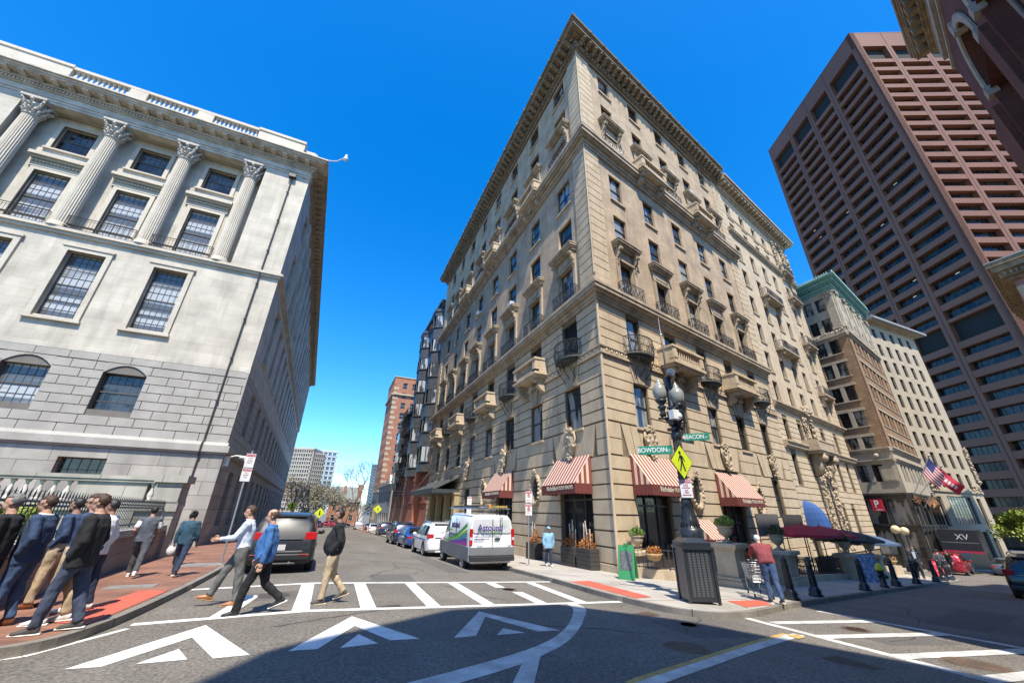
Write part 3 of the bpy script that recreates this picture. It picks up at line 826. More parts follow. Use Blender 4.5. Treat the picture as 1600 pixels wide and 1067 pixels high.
# keystones over level 8
mb2 = {}
for tagc, F, ua, ub, cols, wd, shops in fac:
    mb = MB()
    for i in (-2, -1, 0, 1): 
        mb.prism([(wd / 2 + i * .3 + .015 + .15 - .15, 0), (wd / 2 + (i + 1) * .3 - .015, 0), (wd / 2 + (i + 1) * .3 * 1.55 - .015, 1.1), (wd / 2 + i * .3 * 1.55 + .015, 1.1)], 'y', -.06 - .05 * (i in (-1, 0)), .05)
    km = mb.mesh('keystone', STONE2)
    for c in cols: obj('keystone', km, None, hotel, F @ Matrix.Translation((c, 0, 8.38)))
# cartouches
def cartouche(F, uc, z, s=1.0):
    mb = MB(); mb.smooth = True
    mb.ball((uc, -.1, z), .40 * s, 10, 8, (1, .45, 1.8)); lump(mb, (uc, -.18, z + .62), (.4 * s, .1, .2), 14, 9, .13 * s); lump(mb, (uc, -.18, z - .7), (.22 * s, .1, .2), 8, 19, .11 * s)
    lump(mb, (uc, -.12, z), (.42 * s, .12, .85 * s), 34, int(uc * 10), .15 * s)
    mb.tube([(uc - .3 * s, -.1, z + .6), (uc - .5 * s, -.16, z + .2), (uc - .38 * s, -.2, z - .2), (uc - .2 * s, -.2, z - .1)], .07, 6)
    mb.tube([(uc + .3 * s, -.1, z + .6), (uc + .5 * s, -.16, z + .2), (uc + .38 * s, -.2, z - .2), (uc + .2 * s, -.2, z - .1)], .07, 6)
    obj('cartouche', mb, STONE2, hotel, F)
for uc in (3.25, 11.4, 18.7): cartouche(FHR, uc, 5.25)
for uc in (-3.15, -12.75, -21.75): cartouche(FHL, uc, 5.25)
# oval windows with wreath
def oval(F, uc, z, rx=.42, rz=.72):
    o = obj('oval_window', (lambda m: (m.prism([(uc + math.cos(a * math.pi / 12) * rx, z + math.sin(a * math.pi / 12) * rz) for a in range(24)], 'y', -.035, .02), m)[1])(MB()), GL, hotel, F)
    mb = MB(); mb.smooth = True
    mb.tube([(uc + math.cos(a * math.pi / 12) * (rx + .1), -.05, z + math.sin(a * math.pi / 12) * (rz + .1)) for a in range(25)], .12, 6)
    rr = random.Random(4)
    for a in range(22): mb.ball((uc + math.cos(a * .2856) * (rx + .13), -.15, z + math.sin(a * .2856) * (rz + .13)), rr.uniform(.08, .13), 6, 4)
    lump(mb, (uc, -.15, z + rz + .25), (.25, .1, .15), 10, 2, .1)
    obj('wreath', mb, STONE2, o, F)
oval(FHR, 7.15, 2.95); oval(FHR, 15.1, 2.7); oval(FHL, -7.5, 3.05); oval(FHL, -16.9, 3.05)
# shop fronts
def shopfront(F, h, n=3, top=None):
    u0, u1, z0, z1 = h; mb = MB()
    mb.box(u0, u1, .3, .4, z0, z0 + .35); mb.box(u0, u1, .28, .38, z1 - .2, z1)
    for i in range(n + 1): x = u0 + (u1 - u0 - .07) * i / n; mb.box(x, x + .07, .26, .36, z0, z1)
    mb.box(u0, u1, .28, .36, z0 + 2.7, z0 + 2.8)
    o = obj('shop_window', mb, mat('shop_frame_dark', (.05, .04, .035), .4), hotel, F)
    g = MB(); g.poly([(u0, .33, z0), (u1, .33, z0), (u1, .33, z1), (u0, .33, z1)]); obj('pane', g, GL, o, F)
    return o
for h in SHOP_R: shopfront(FHR, h)
o = shopfront(FHR, SHOP_R[0]) if False else None
for h in SHOP_L[:2]: shopfront(FHL, h)
for F, h in ((FHR, OTH_R[0]), (FHL, SHOP_L[2])): window(hotel, F, h[0], h[2], h[1] - h[0], h[3] - h[2], 1, 2, K1)
mb = MB(); h = OTH_R[1]; mb.box(h[0] + .05, h[1] - .05, .25, .33, h[2], h[3]); obj('door', mb, mat('dark_door', (.03, .025, .02), .4), hotel, FHR)
# painted disc sign on the first shop pane
mb = MB(); mb.tube([(3.15 + math.cos(a * .524) * .2, .32, 2.15 + math.sin(a * .524) * .2) for a in range(13)], .018, 5); mb.prism([(3.02, 2.08), (3.28, 2.14), (3.28, 2.2), (3.02, 2.16)], 'y', .31, .32)
obj('window_decal', mb, mat('decal_pink', (.5, .33, .33), .6), hotel, FHR)

# lettering as flat extruded text
def text(s, size, m, parent, M, ext=.004, align='CENTER', bold=.0, sx=1.0, name='lettering'):
    cu = bpy.data.curves.new(name, 'FONT'); cu.body = s; cu.size = size; cu.extrude = ext; cu.align_x = align; cu.align_y = 'CENTER'; cu.offset = bold
    cu.materials.append(m)
    tmp = bpy.data.objects.new('tmp', cu); C.objects.link(tmp)
    me = bpy.data.meshes.new_from_object(tmp.evaluated_get(bpy.context.evaluated_depsgraph_get()))
    bpy.data.objects.remove(tmp)
    if sx != 1: me.transform(Matrix.Diagonal((sx, 1, 1, 1)))
    return obj(name, me, None, parent, M)
XZ = Matrix(((1, 0, 0, 0), (0, 0, -1, 0), (0, 1, 0, 0), (0, 0, 0, 1)))   # text plane -> local x/z, facing -y
# awnings
CREAM = (.62, .47, .38); MAR = (.14, .03, .024)
AWN = stripes('awning_stripes', (.58, .44, .34), (.22, .05, .04), .29)
MRN = mat('maroon_valance', MAR, .85)
LET = mat('cream_lettering', (.62, .56, .42), .7)
def awning(F, u0, u1, zt, drop, P, words, size=.26, val=.42):
    mb = MB(); zb = zt - drop; wdt = u1 - u0
    mb.raw([(0, 0, zt), (wdt, 0, zt), (wdt, -P, zb), (0, -P, zb), (0, .0, zt - .03), (wdt, .0, zt - .03), (wdt, -P + .02, zb - .02), (0, -P + .02, zb - .02)], [(0, 3, 2, 1), (4, 5, 6, 7)])
    mb.mi = 1
    for x in (0.002, wdt - .002): mb.poly([(x, 0, zt), (x, -P, zb), (x, 0, zb)])
    mb.mi = 0
    Fa = F @ Matrix.Translation((u0, -.05, 0))
    o = obj('awning', mb, [AWN, stripes('awning_side_stripes', (.58, .44, .34), (.22, .05, .04), .3, 'Y')], hotel, Fa)
    mb = MB(); n = int(wdt / .17)
    def sc(a, b, fn):
        mb.poly([fn(a, zb), fn(b, zb), fn(b, zb - val), fn(a, zb - val)])
        k = max(3, int(abs(b - a) / .17))
        for i in range(k):
            p, q = a + (b - a) * i / k, a + (b - a) * (i + 1) / k
            mb.poly([fn(p, zb - val)] + [fn(p + (q - p) * (1 - math.cos(t * math.pi / 5)) / 2, zb - val - .07 * math.sin(t * math.pi / 5)) for t in range(1, 5)] + [fn(q, zb - val)])
    sc(0, wdt, lambda a, z: (a, -P - .004, z)); sc(-P, 0, lambda a, z: (-.004, a, z)); sc(-P, 0, lambda a, z: (wdt + .004, a, z))
    obj('valance', mb, MRN, o, Fa)
    mb = MB()
    for x in (.03, wdt - .03): mb.tube([(x, 0, zb), (x, -P + .03, zb)], .015, 5)
    obj('awning_arm', mb, IRON, o, Fa)
    if words:
        text(words[0], size * 1.25, LET, o, Fa @ Matrix.Translation((wdt * (.33), -P - .012, zb - val * .45)) @ XZ, bold=.004)
        if len(words) > 1: text(words[1], size, LET, o, Fa @ Matrix.Translation((wdt * .70, -P - .012, zb - val * .45)) @ XZ, bold=.002)
awning(FHR, 1.5, 5.15, 4.5, 1.45, 1.0, ('Richdale', '\u2022 FOOD SHOPS'), .25)
awning(FHR, 9.7, 13.3, 4.2, 1.45, 1.0, ('Richdale', '\u2022 FOOD SHOPS'), .25)
awning(FHR, 6.35, 8.0, 1.55, .9, .95, ('Richdale', '\u2022 FOOD'), .16, .26)
awning(FHL, -4.85, -1.5, 4.5, 1.4, 1.0, ('Richdale', '\u2022 FOOD SHOPS'), .25)
awning(FHL, -14.5, -11.0, 4.5, 1.4, 1.0, ('Richdale', '\u2022 FOOD SHOPS'), .25)
# entrance canopy on the left front (glass and iron)
mb = MB(); P = 2.6; a, b = -35.6, -24.2; z = 3.55
mb.raw([(a, -P, z), (b, -P, z), (b, -.02, z + 1.3), (a, -.02, z + 1.3), (a, -P, z + .06), (b, -P, z + .06), (b, -.02, z + 1.36), (a, -.02, z + 1.36)], [(0, 3, 2, 1), (4, 5, 6, 7), (0, 1, 5, 4), (1, 2, 6, 5), (3, 0, 4, 7)])
o = obj('entrance_canopy', mb, mat('dull_canopy_glass', (.22, .22, .20), .25), hotel, FHL)
mb = MB()
mb.box(a, b, -P - .1, -P, z - .25, z + .12); mb.box(a, a + .1, -P, 0, z - .25, z + .12); mb.box(b - .1, b, -P, 0, z - .25, z + .12); mb.box(a, b, -P, -.1, z - .28, z - .22)
for i in range(9): x = a + (b - a) * i / 8; mb.tube([(x, -P, z + .1), (x, -.02, z + 1.42)], .045, 5)
for x in (a + .6, (a + b) / 2, b - .6): mb.tube([(x, -P + .1, z + .1), (x, 0, z + 3.6)], .035, 5)
for i in range(30): x = a + (b - a) * (i + .5) / 30; mb.ball((x, -P - .06, z + .18), .08, 5, 4)
obj('canopy_frame', mb, mat('canopy_iron', (.045, .05, .055), .5), o, FHL)
mb = MB()
for x in (-34.8, -31.5, -28, -24.9): mb.box(x, x + .9, -.5, .1, -2.2, 3.2); mb.box(x - .08, x + .98, -.58, .1, 3.2, 3.4)
obj('porch_piers', mb, mat('yellowed_stone', (.36, .28, .15), .85), hotel, FHL)
mb = MB(); mb.box(-34, -25.6, -.02, .03, -2, 3.1); obj('entrance_dark_panel', mb, mat('shadowed_doors', (.05, .04, .035), .5), hotel, FHL)  # flat dark panel, the shade under the canopy put into its colour
# ---------------------------------------------------------------- pale limestone annex beside the hotel
PXY = (BX + D[0] * 22.3, BY + D[1] * 22.3)
ann = thing('limestone_apartment_building', 'pale limestone building with small iron balconies and carved portal beside the tan corner building', 'building', loc=(PXY[0], PXY[1], 0))
FA_ = frame(PXY[0], PXY[1], D, NI)
UA, UB = 0.02, 18.4
AC = [1.2, 4.5, 7.6, 10.5]; AW = 1.15
AT = [33.75, 31.1, 28.1, 25.0, 21.9, 18.85, 15.9, 13.0, 9.6]
EC = 14.5
ah = [(c, c + AW, t - (1.95 if t > 10 else 1.9), t) for c in AC + [EC] for t in AT]
low = [(1.0, 2.2, 4.2, 6.6), (9.9, 10.9, 4.2, 6.6), (12.4, 13.4, 4.2, 6.6), (15.5, 16.5, 4.2, 6.6), (10.0, 11.2, -.4, 2.6), (13.0, 14.2, -.4, 2.6), (.9, 2.3, -1.4, 2.4)]
mb = MB()
wall(mb, UA, UB, 10.9, 35.0, [h for h in ah if h[2] > 10.9], .0, .35)
obj('upper_wall', mb, PALE, ann, FA_)
mb = MB(); hb = [h for h in ah if h[2] < 10.9] + low
wall(mb, UA, UB, -3.5, 10.4, hb, .07, .4); obj('joint_wall', mb, JOINT, ann, FA_); mb = MB(); courses(mb, UA, UB, -1.0, 7.0, hb, .5, .06, 0, .08); courses(mb, UA, UB, 7.6, 10.4, hb, .5, .06, 0, .08)
obj('base_wall', mb, PALE, ann, FA_)
mb = MB()
for a, b in ((UA, .85), (13.1, 14.1), (16.5, UB)):
    n = 46
    mb = MB()
    for k in range(n): z = 11.0 + k * .52; mb.box(a, b, -.05, .1, z + .02, z + .5)
    obj('quoins', mb, PALE, ann, FA_)
def rect_ring(mb, u0, u1, z0, z1, p, depth=14): mb.box(u0 - (p if p > .3 else 0) * 0, u1 + p, -p, depth, z0, z1)
for grp in (((10.4, 10.55, .12), (10.55, 10.75, .25), (10.75, 10.9, .38)), ((7.0, 7.15, .15), (7.15, 7.45, .3), (7.45, 7.6, .42)), ((29.1, 29.25, .12), (29.25, 29.6, .2), (29.6, 29.72, .38)), ((32.0, 32.25, .06),)):
    mb = MB()
    for z0, z1, p in grp: mb.box(UA, UB + p, -p, .3, z0, z1)
    obj('belt_course', mb, STONE2, ann, FA_)
mb = MB()
for z0, z1, p in ((35.0, 35.25, .12), (35.25, 35.6, .25), (36.0, 36.35, 1.05), (36.35, 36.6, 1.2), (35.6, 36.0, .35)): mb.box(UA, UB + p, -p, 14 + p, z0, z1)
for i in range(23): u = .3 + i * .8; mb.box(u, u + .3, -.95, -.3, 35.65, 36.0)
for i in range(46): u = .1 + i * .4; mb.box(u, u + .2, -.34, -.2, 29.35, 29.58)
obj('cornice', mb, STONE2, ann, FA_)
mb = MB(); mb.box(UB - .35, UB, .1, 14, -4, 35); obj('side_wall', mb, PALE, ann, FA_)
rnd = random.Random(5)
for h in ah + low[:4] + low[6:]:
    window(ann, FA_, h[0], h[2], h[1] - h[0], h[3] - h[2], 1, 2, K2 if rnd.random() < .4 else K1, .25)
sm = MB(); sm.box(-.12, AW + .12, -.08, .1, -.16, 0); sm = sm.mesh('window_sill', STONE2)
for h in ah:
    if h[2] > 10.9: obj('window_sill', sm, None, ann, FA_ @ Matrix.Translation((h[0], 0, h[2])))
def iron_balcony(parent, F, uc, z, wdt, P=.75):
    mb = MB(); mb.box(uc - wdt / 2, uc + wdt / 2, -P, 0, z - .14, z); mb.box(uc - wdt / 2 + .1, uc + wdt / 2 - .1, -P + .12, 0, z - .26, z - .14)
    for u in (uc - wdt / 2 + .35, uc + wdt / 2 - .35): scroll(mb, u, 0, z - .26, .25, P - .15, 1.0)
    lump(mb, (uc - wdt / 2 + .35, -.2, z - 1.1), (.1, .1, .3), 6, 1, .1); lump(mb, (uc + wdt / 2 - .35, -.2, z - 1.1), (.1, .1, .3), 6, 2, .1)
    o = obj('balcony', mb, STONE2, parent, F)
    mb = MB(); iron_rail(mb, uc - wdt / 2 + .05, uc + wdt / 2 - .05, z + .04, z + .85, -P + .06, .16, True); obj('railing', mb, IRON, o, F)
for z in (22.95, 16.9): iron_balcony(ann, FA_, 6.6, z, 4.2)
for z in (26.0, 19.9, 13.9, 29.9): iron_balcony(ann, FA_, EC + AW / 2, z, 3.1)
mb = MB(); mb.smooth = True
for k in range(5):
    lump(mb, (13.6, -.1, 30.3 + k * .9), (.3, .2, .5), 16, k, .16); lump(mb, (16.6, -.1, 30.3 + k * .9), (.3, .2, .5), 16, k + 9, .16); lump(mb, (18.2, -.1, 30.3 + k * .9), (.25, .2, .5), 12, k + 19, .16)
lump(mb, (15.1, -.1, 34.6), (1.3, .2, .25), 30, 4, .16)
obj('carved_panel', mb, STONE2, ann, FA_)
# carved portal with niche and balcony above
for s in (-1, 1):
    mb = MB(); mb.smooth = True
    for k in range(12): lump(mb, (6.9 + s * 1.25, -.25, -.6 + k * .48), (.3, .25, .28), 12, k + 40 * (s + 1), .15)
    scroll(mb, 6.9 + s * 1.4, -.1, 6.9, .5, 1.1, 1.9); obj('portal_jamb', mb, STONE2, ann, FA_)
mb = MB(); mb.smooth = True; lump(mb, (6.9, -.35, 5.6), (1.1, .3, .6), 50, 77, .2); lump(mb, (6.9, -.2, 11.0), (.9, .25, .5), 40, 78, .2)
for k in range(5): lump(mb, (6.0, -.15, 8.0 + k * .5), (.2, .15, .3), 8, k + 200, .14); lump(mb, (7.8, -.15, 8.0 + k * .5), (.2, .15, .3), 8, k + 300, .14)
obj('portal_carving', mb, STONE2, ann, FA_)
mb = MB(); mb.box(4.6, 9.2, -1.15, 0, 6.9, 7.1); mb.box(4.5, 9.3, -1.25, 0, 7.1, 7.25); mb.box(4.7, 9.1, -1.1, -.95, 7.25, 7.95); mb.box(4.6, 9.2, -1.15, -.9, 7.95, 8.08); mb.box(4.6, 4.85, -1.15, 0, 7.25, 8.05); mb.box(8.95, 9.2, -1.15, 0, 7.25, 8.05)
obj('portal_balcony', mb, STONE2, ann, FA_)
mb = MB(); mb.prism([(6.2, -1), (7.6, -1)] + [(6.9 + math.cos(t * math.pi / 8) * .7, 3.6 + math.sin(t * math.pi / 8) * .9) for t in range(9)], 'y', -.04, .02); obj('portal_niche', mb, mat('niche_stone', (.33, .26, .17), .9), ann, FA_)
# blue half-dome awning over the annex basement
mb = MB(); n = 10
for i in range(n):
    for j in range(6):
        def pt(i, j):
            a = math.pi * i / n; t = j / 6
            return (.95 - math.cos(a) * .6 * math.sin(t * 1.57), -math.sin(a) * 1.35 * math.sin(t * 1.57) , 2.95 - 1.75 * (1 - math.cos(t * 1.57)))
        mb.poly([pt(i, j), pt(i, j + 1), pt(i + 1, j + 1), pt(i + 1, j)])
    a, b = math.pi * i / n, math.pi * (i + 1) / n
    mb.poly([(.95 - math.cos(a) * .6, -math.sin(a) * 1.35, 1.2), (.95 - math.cos(a) * .6, -math.sin(a) * 1.35, .98), (.95 - math.cos(b) * .6, -math.sin(b) * 1.35, .98), (.95 - math.cos(b) * .6, -math.sin(b) * 1.35, 1.2)])
obj('dome_awning', mb, mat('blue_canvas', (.025, .085, .27), .8), ann, FA_)

# ---------------------------------------------------------------- orange brick building with green copper cornice
CX, CY = BX + D[0] * 42.5 - NI[0] * 3.2, BY + D[1] * 42.5 - NI[1] * 3.2
bri = thing('orange_brick_building', 'orange brick office building with green copper cornice and fluted corner pilaster', 'building', loc=(CX, CY, 0))
FBA = frame(CX, CY, (0, -1), (1, 0)); FBB = frame(CX, CY, D, NI)
OB = brick('orange_banded_brick', (.37, .225, .125), (.29, .172, .093), (.21, .15, .09), .5, .3, ms=.02, vary=.25)
COP = mat('verdigris_copper', (.17, .33, .28), .7, (.10, .24, .20), 2, .5, .2, 20)
TAN = mat('cream_terracotta', (.44, .38, .29), .8, (.34, .29, .21), 1.2, stain=(.2, .16, .12), sstr=.4)
LA, LB_ = 12, 14.6
tops = [27.67, 24.8, 21.85, 18.93, 16.0, 13.0, 10.1, 7.1]; H_ = 1.75
pair = [(-2.2, -1.2), (-3.65, -2.65)]; more = [(-6.6, -5.6), (-8.1, -7.1)]
def bh(cols): return [(a, b, t - H_, t) for a, b in cols for t in tops]
bcols = [(1.6 + 1.55 * k + (k // 2) * .5, 2.6 + 1.55 * k + (k // 2) * .5) for k in range(7)]
mbb = MB(); wall(mbb, -LA, 0, 9 - .6, 22.3, bh(pair + more), .02, .3); obj('brick_wall', mbb, OB, bri, FBA)
mbb = MB(); wall(mbb, 0, LB_, 9 - .6, 22.3, bh(bcols), .02, .3); obj('brick_wall', mbb, OB, bri, FBB)
for F, a, b, cols in ((FBA, -LA, 0, pair + more), (FBB, 0, LB_, bcols)):
    hs_ = bh(cols); mb = MB(); wall(mb, a, b, 22.3, 28.4, hs_, 0, .3); wall(mb, a, b, 4.2, 8.4, hs_, 0, .3)
    for z0, z1, p in ((22.0, 22.25, .1), (22.25, 22.6, .3), (8.4, 8.65, .15), (8.65, 8.8, .3), (7.3, 7.5, .12), (7.5, 7.62, .25)): mb.box(a - (p if a == 0 else 0) * 0, b + (p if b == 0 else 0) * .0, -p, .2, z0, z1)
    for t in tops[2:7]:
        if F is FBA: mb.box(-3.9, -.95 if t > 21 else -1.0, -.05, .1, t, t + .3); mb.box(-3.85, -1.0, -.08, .1, t - H_ - .12, t - H_)
        else: mb.box(1.2, LB_ - .2, -.05, .1, t, t + .22); mb.box(1.2, LB_ - .2, -.05, .1, t - H_ - .1, t - H_)
    if F is FBA:
        for t in tops: mb.box(-2.65, -2.2, -.04, .1, t - H_, t)
    obj('terracotta_trim', mb, TAN, bri, F)
    for h in hs_: window(bri, F, h[0], h[2], 1.0, H_, 1, 2, ('dark_window_frame', 'curtained_glass' if random.random() < .4 else 'dark_room_glass'), .12)
    mb = MB(); mb.smooth = True
    n = int((b - a) / .32)
    for i in range(n): lump(mb, (a + (i + .5) * (b - a) / n, -.1, 22.75), (.14, .2, .16), 3, i, .13)
    obj('carved_frieze', mb, TAN, bri, F)
def pilaster(F, uc, z0, z1, wd, parent, m):
    mb = MB(); mb.box(uc - wd / 2 - .1, uc + wd / 2 + .1, -.2, .1, z0, z0 + .35)
    for k in range(7): u = uc - wd / 2 + (k + .5) * wd / 7; mb.tube([(u, -.12, z0 + .35), (u, -.12, z1 - .9)], wd / 17, 6)
    mb.box(uc - wd / 2, uc + wd / 2, -.1, .1, z0, z1)
    lump(mb, (uc, -.14, z1 - .45), (wd * .55, .2, .35), 24, int(uc * 7) + 3, .13); mb.box(uc - wd / 2 - .15, uc + wd / 2 + .15, -.3, .1, z1 - .12, z1)
    obj('pilaster', mb, m, parent, F)
pilaster(FBA, -.6, 23.1, 28.2, .95, bri, TAN); pilaster(FBB, .6, 23.1, 28.2, .95, bri, TAN)
for k in range(1, 5): pilaster(FBB, .6 + k * 3.4, 23.1, 28.2, .7, bri, TAN)
mb = MB()
def crn(z0, z1, p):
    ox, oy = -NI[0], -NI[1]; x = -p; y = (p - x * ox) / oy
    mb.prism([(x, y), (D[0] * (LB_ + p) + ox * p, D[1] * (LB_ + p) + oy * p), (D[0] * (LB_ + p), D[1] * LB_ + 10), (-p, LA)], 'z', z0, z1)
for z0, z1, p in ((28.4, 28.7, .1), (28.7, 29.2, .22), (29.2, 29.35, .45), (29.35, 29.75, .6), (29.75, 29.95, .8), (29.95, 30.1, .9)): crn(z0, z1, p)
for i in range(40): mb.box(-.42, -.22, .2 + i * .3, .35 + i * .3, 29.05, 29.3)
obj('cornice', mb, COP, bri, T(CX, CY))
mb = MB()
for F, a, b in ((FBB, -1.0, LB_ + .7), (FBA, -LA, .8)):
    n = int((b - a) / .3); m2 = MB()
    for i in range(n): u = a + (i + .5) * .3; m2.prism([(u - .13, 30.1), (u + .13, 30.1), (u + .1, 30.28), (u, 30.5), (u - .1, 30.28)], 'y', -.86, -.76)
    mb.add(m2, T(-CX, -CY) @ F)
obj('copper_cresting', mb, mat('bright_verdigris', (.30, .46, .41), .7, (.2, .36, .31)), bri, T(CX, CY))
# dark cast iron two-storey shop base
CI = mat('black_cast_iron_front', (.03, .028, .027), .4, (.05, .045, .04), 3)
for F, a, b in ((FBA, -LA, 0), (FBB, 0, LB_)):
    mb = MB(); mb.box(a, b, -.25, .2, 3.6, 4.0); mb.box(a, b, -.4, .2, 4.0, 4.2); mb.box(a, b, -.1, .2, .6, 1.1); mb.box(a, b, -.05, .2, -3.6, -1.6); mb.box(a, b, -.2, .2, 1.1, 1.22)
    n = int((b - a) / 1.9)
    for i in range(n + 1): u = a + (b - a) * i / n; mb.box(max(u - .14, a), min(u + .14, b), -.15, .2, -3, 3.6)
    o = obj('iron_front', mb, CI, bri, F)
    g = MB(); g.poly([(a, .08, -1.6), (b, .08, -1.6), (b, .08, 3.6), (a, .08, 3.6)]); obj('pane', g, GLB, o, F)
mb = MB(); mb.smooth = True
lump(mb, (.6, -.3, 3.5), (1.1, .25, .35), 70, 5, .12)
for i in range(10): lump(mb, (2.2 + i * 1.1, -.3, 3.6), (.5, .15, .2), 12, i + 60, .1)
obj('leaf_garland', mb, mat('dry_brown_leaves', (.17, .08, .04), .9, (.09, .045, .025), 6), bri, FBB)
mb = MB(); mb.box(-1.6, -.2, -.08, -.02, 5.3, 6.9); mb.box(-1.45, -.35, -.12, -.08, 5.45, 6.75); mb.ball((-1.3, -.32, 8.0), .22, 8, 6); obj('corner_panel', mb, TAN, bri, FBA)

# ---------------------------------------------------------------- white limestone building with regular windows
WX, WY = 68.3, 25.3
whi = thing('cream_office_building', 'cream stone office block with regular small windows in front of the granite tower', 'building', loc=(WX, WY, 0))
FW = frame(WX, WY, (1, 0), (0, 1))
CRM = mat('cream_limestone', (.42, .35, .25), .85, (.34, .28, .195), .6, stain=(.34, .27, .19), sstr=.35)
WL = 13.7
wt = [27.6, 25.12, 22.6, 20.07, 17.5, 15.0, 12.42, 9.94, 7.4]
wh = [(1.05 + 2.42 * i, 2.1 + 2.42 * i, t - (1.5 if t > 26 else 1.85), t) for t in wt for i in range(5)]
lowh = [(.6, 1.7, 1.0, 4.4), (3.3, 9.6, 1.3, 4.5), (11.1, 12.2, 1.0, 4.4), (2.9, 10.2, -4, .4), (11.0, 12.3, -4, -.3)]
mb = MB(); wall(mb, 0, WL, -4.5, 29, wh + lowh, 0, .35)
for z0, z1, p in ((28.3, 28.5, .15), (5.0, 5.3, .15), (28.5, 28.62, .8)): mb.box(0, WL, -p, .2, z0, z1)
mb.box(WL - .01, WL, .36, 16, -4.5, 29)
obj('wall', mb, CRM, whi, FW)
mb = MB(); mb.box(-.1, WL + 1.2, -1.3, 16, 28.62, 28.95); mb.box(-.1, WL + 1.0, -1.1, 16, 28.95, 29.15); obj('cornice', mb, mat('grey_metal_cornice', (.27, .27, .26), .6), whi, FW)
for h in wh: window(whi, FW, h[0], h[2], 1.05, h[3] - h[2], 1, 2, ('dark_window_frame', 'dark_room_glass'), .18)
window(whi, FW, .6, 1.0, 1.1, 3.4, 1, 2, K1); window(whi, FW, 11.1, 1.0, 1.1, 3.4, 1, 2, K1); window(whi, FW, 3.3, 1.3, 6.3, 3.2, 8, 3, ('dark_window_frame', 'curtained_glass'), .2, mid=False)
mb = MB(); mb.box(2.9, 10.2, .25, .35, -4, .4); mb.box(11, 12.3, .25, .35, -4, -.3); obj('shop_recess', mb, mat('dark_shop_interior', (.02, .018, .016), .3), whi, FW)
mb = MB(); mb.smooth = True
for u in (.5, 1.4, 11.5, 12.6): lump(mb, (u, -.1, 5.6), (.5, .15, .6), 24, int(u * 9), .16)
for k in range(10): lump(mb, (WL - .2, -.15, 6.4 + k * .5), (.3, .2, .3), 9, k + 90, .15)
obj('carved_ornament', mb, CRM, whi, FW)
text('10 BEACON', .5, mat('sign_white', (.7, .68, .62), .6), whi, FW @ Matrix.Translation((8.2, -.06, -.4)) @ XZ) if False else None

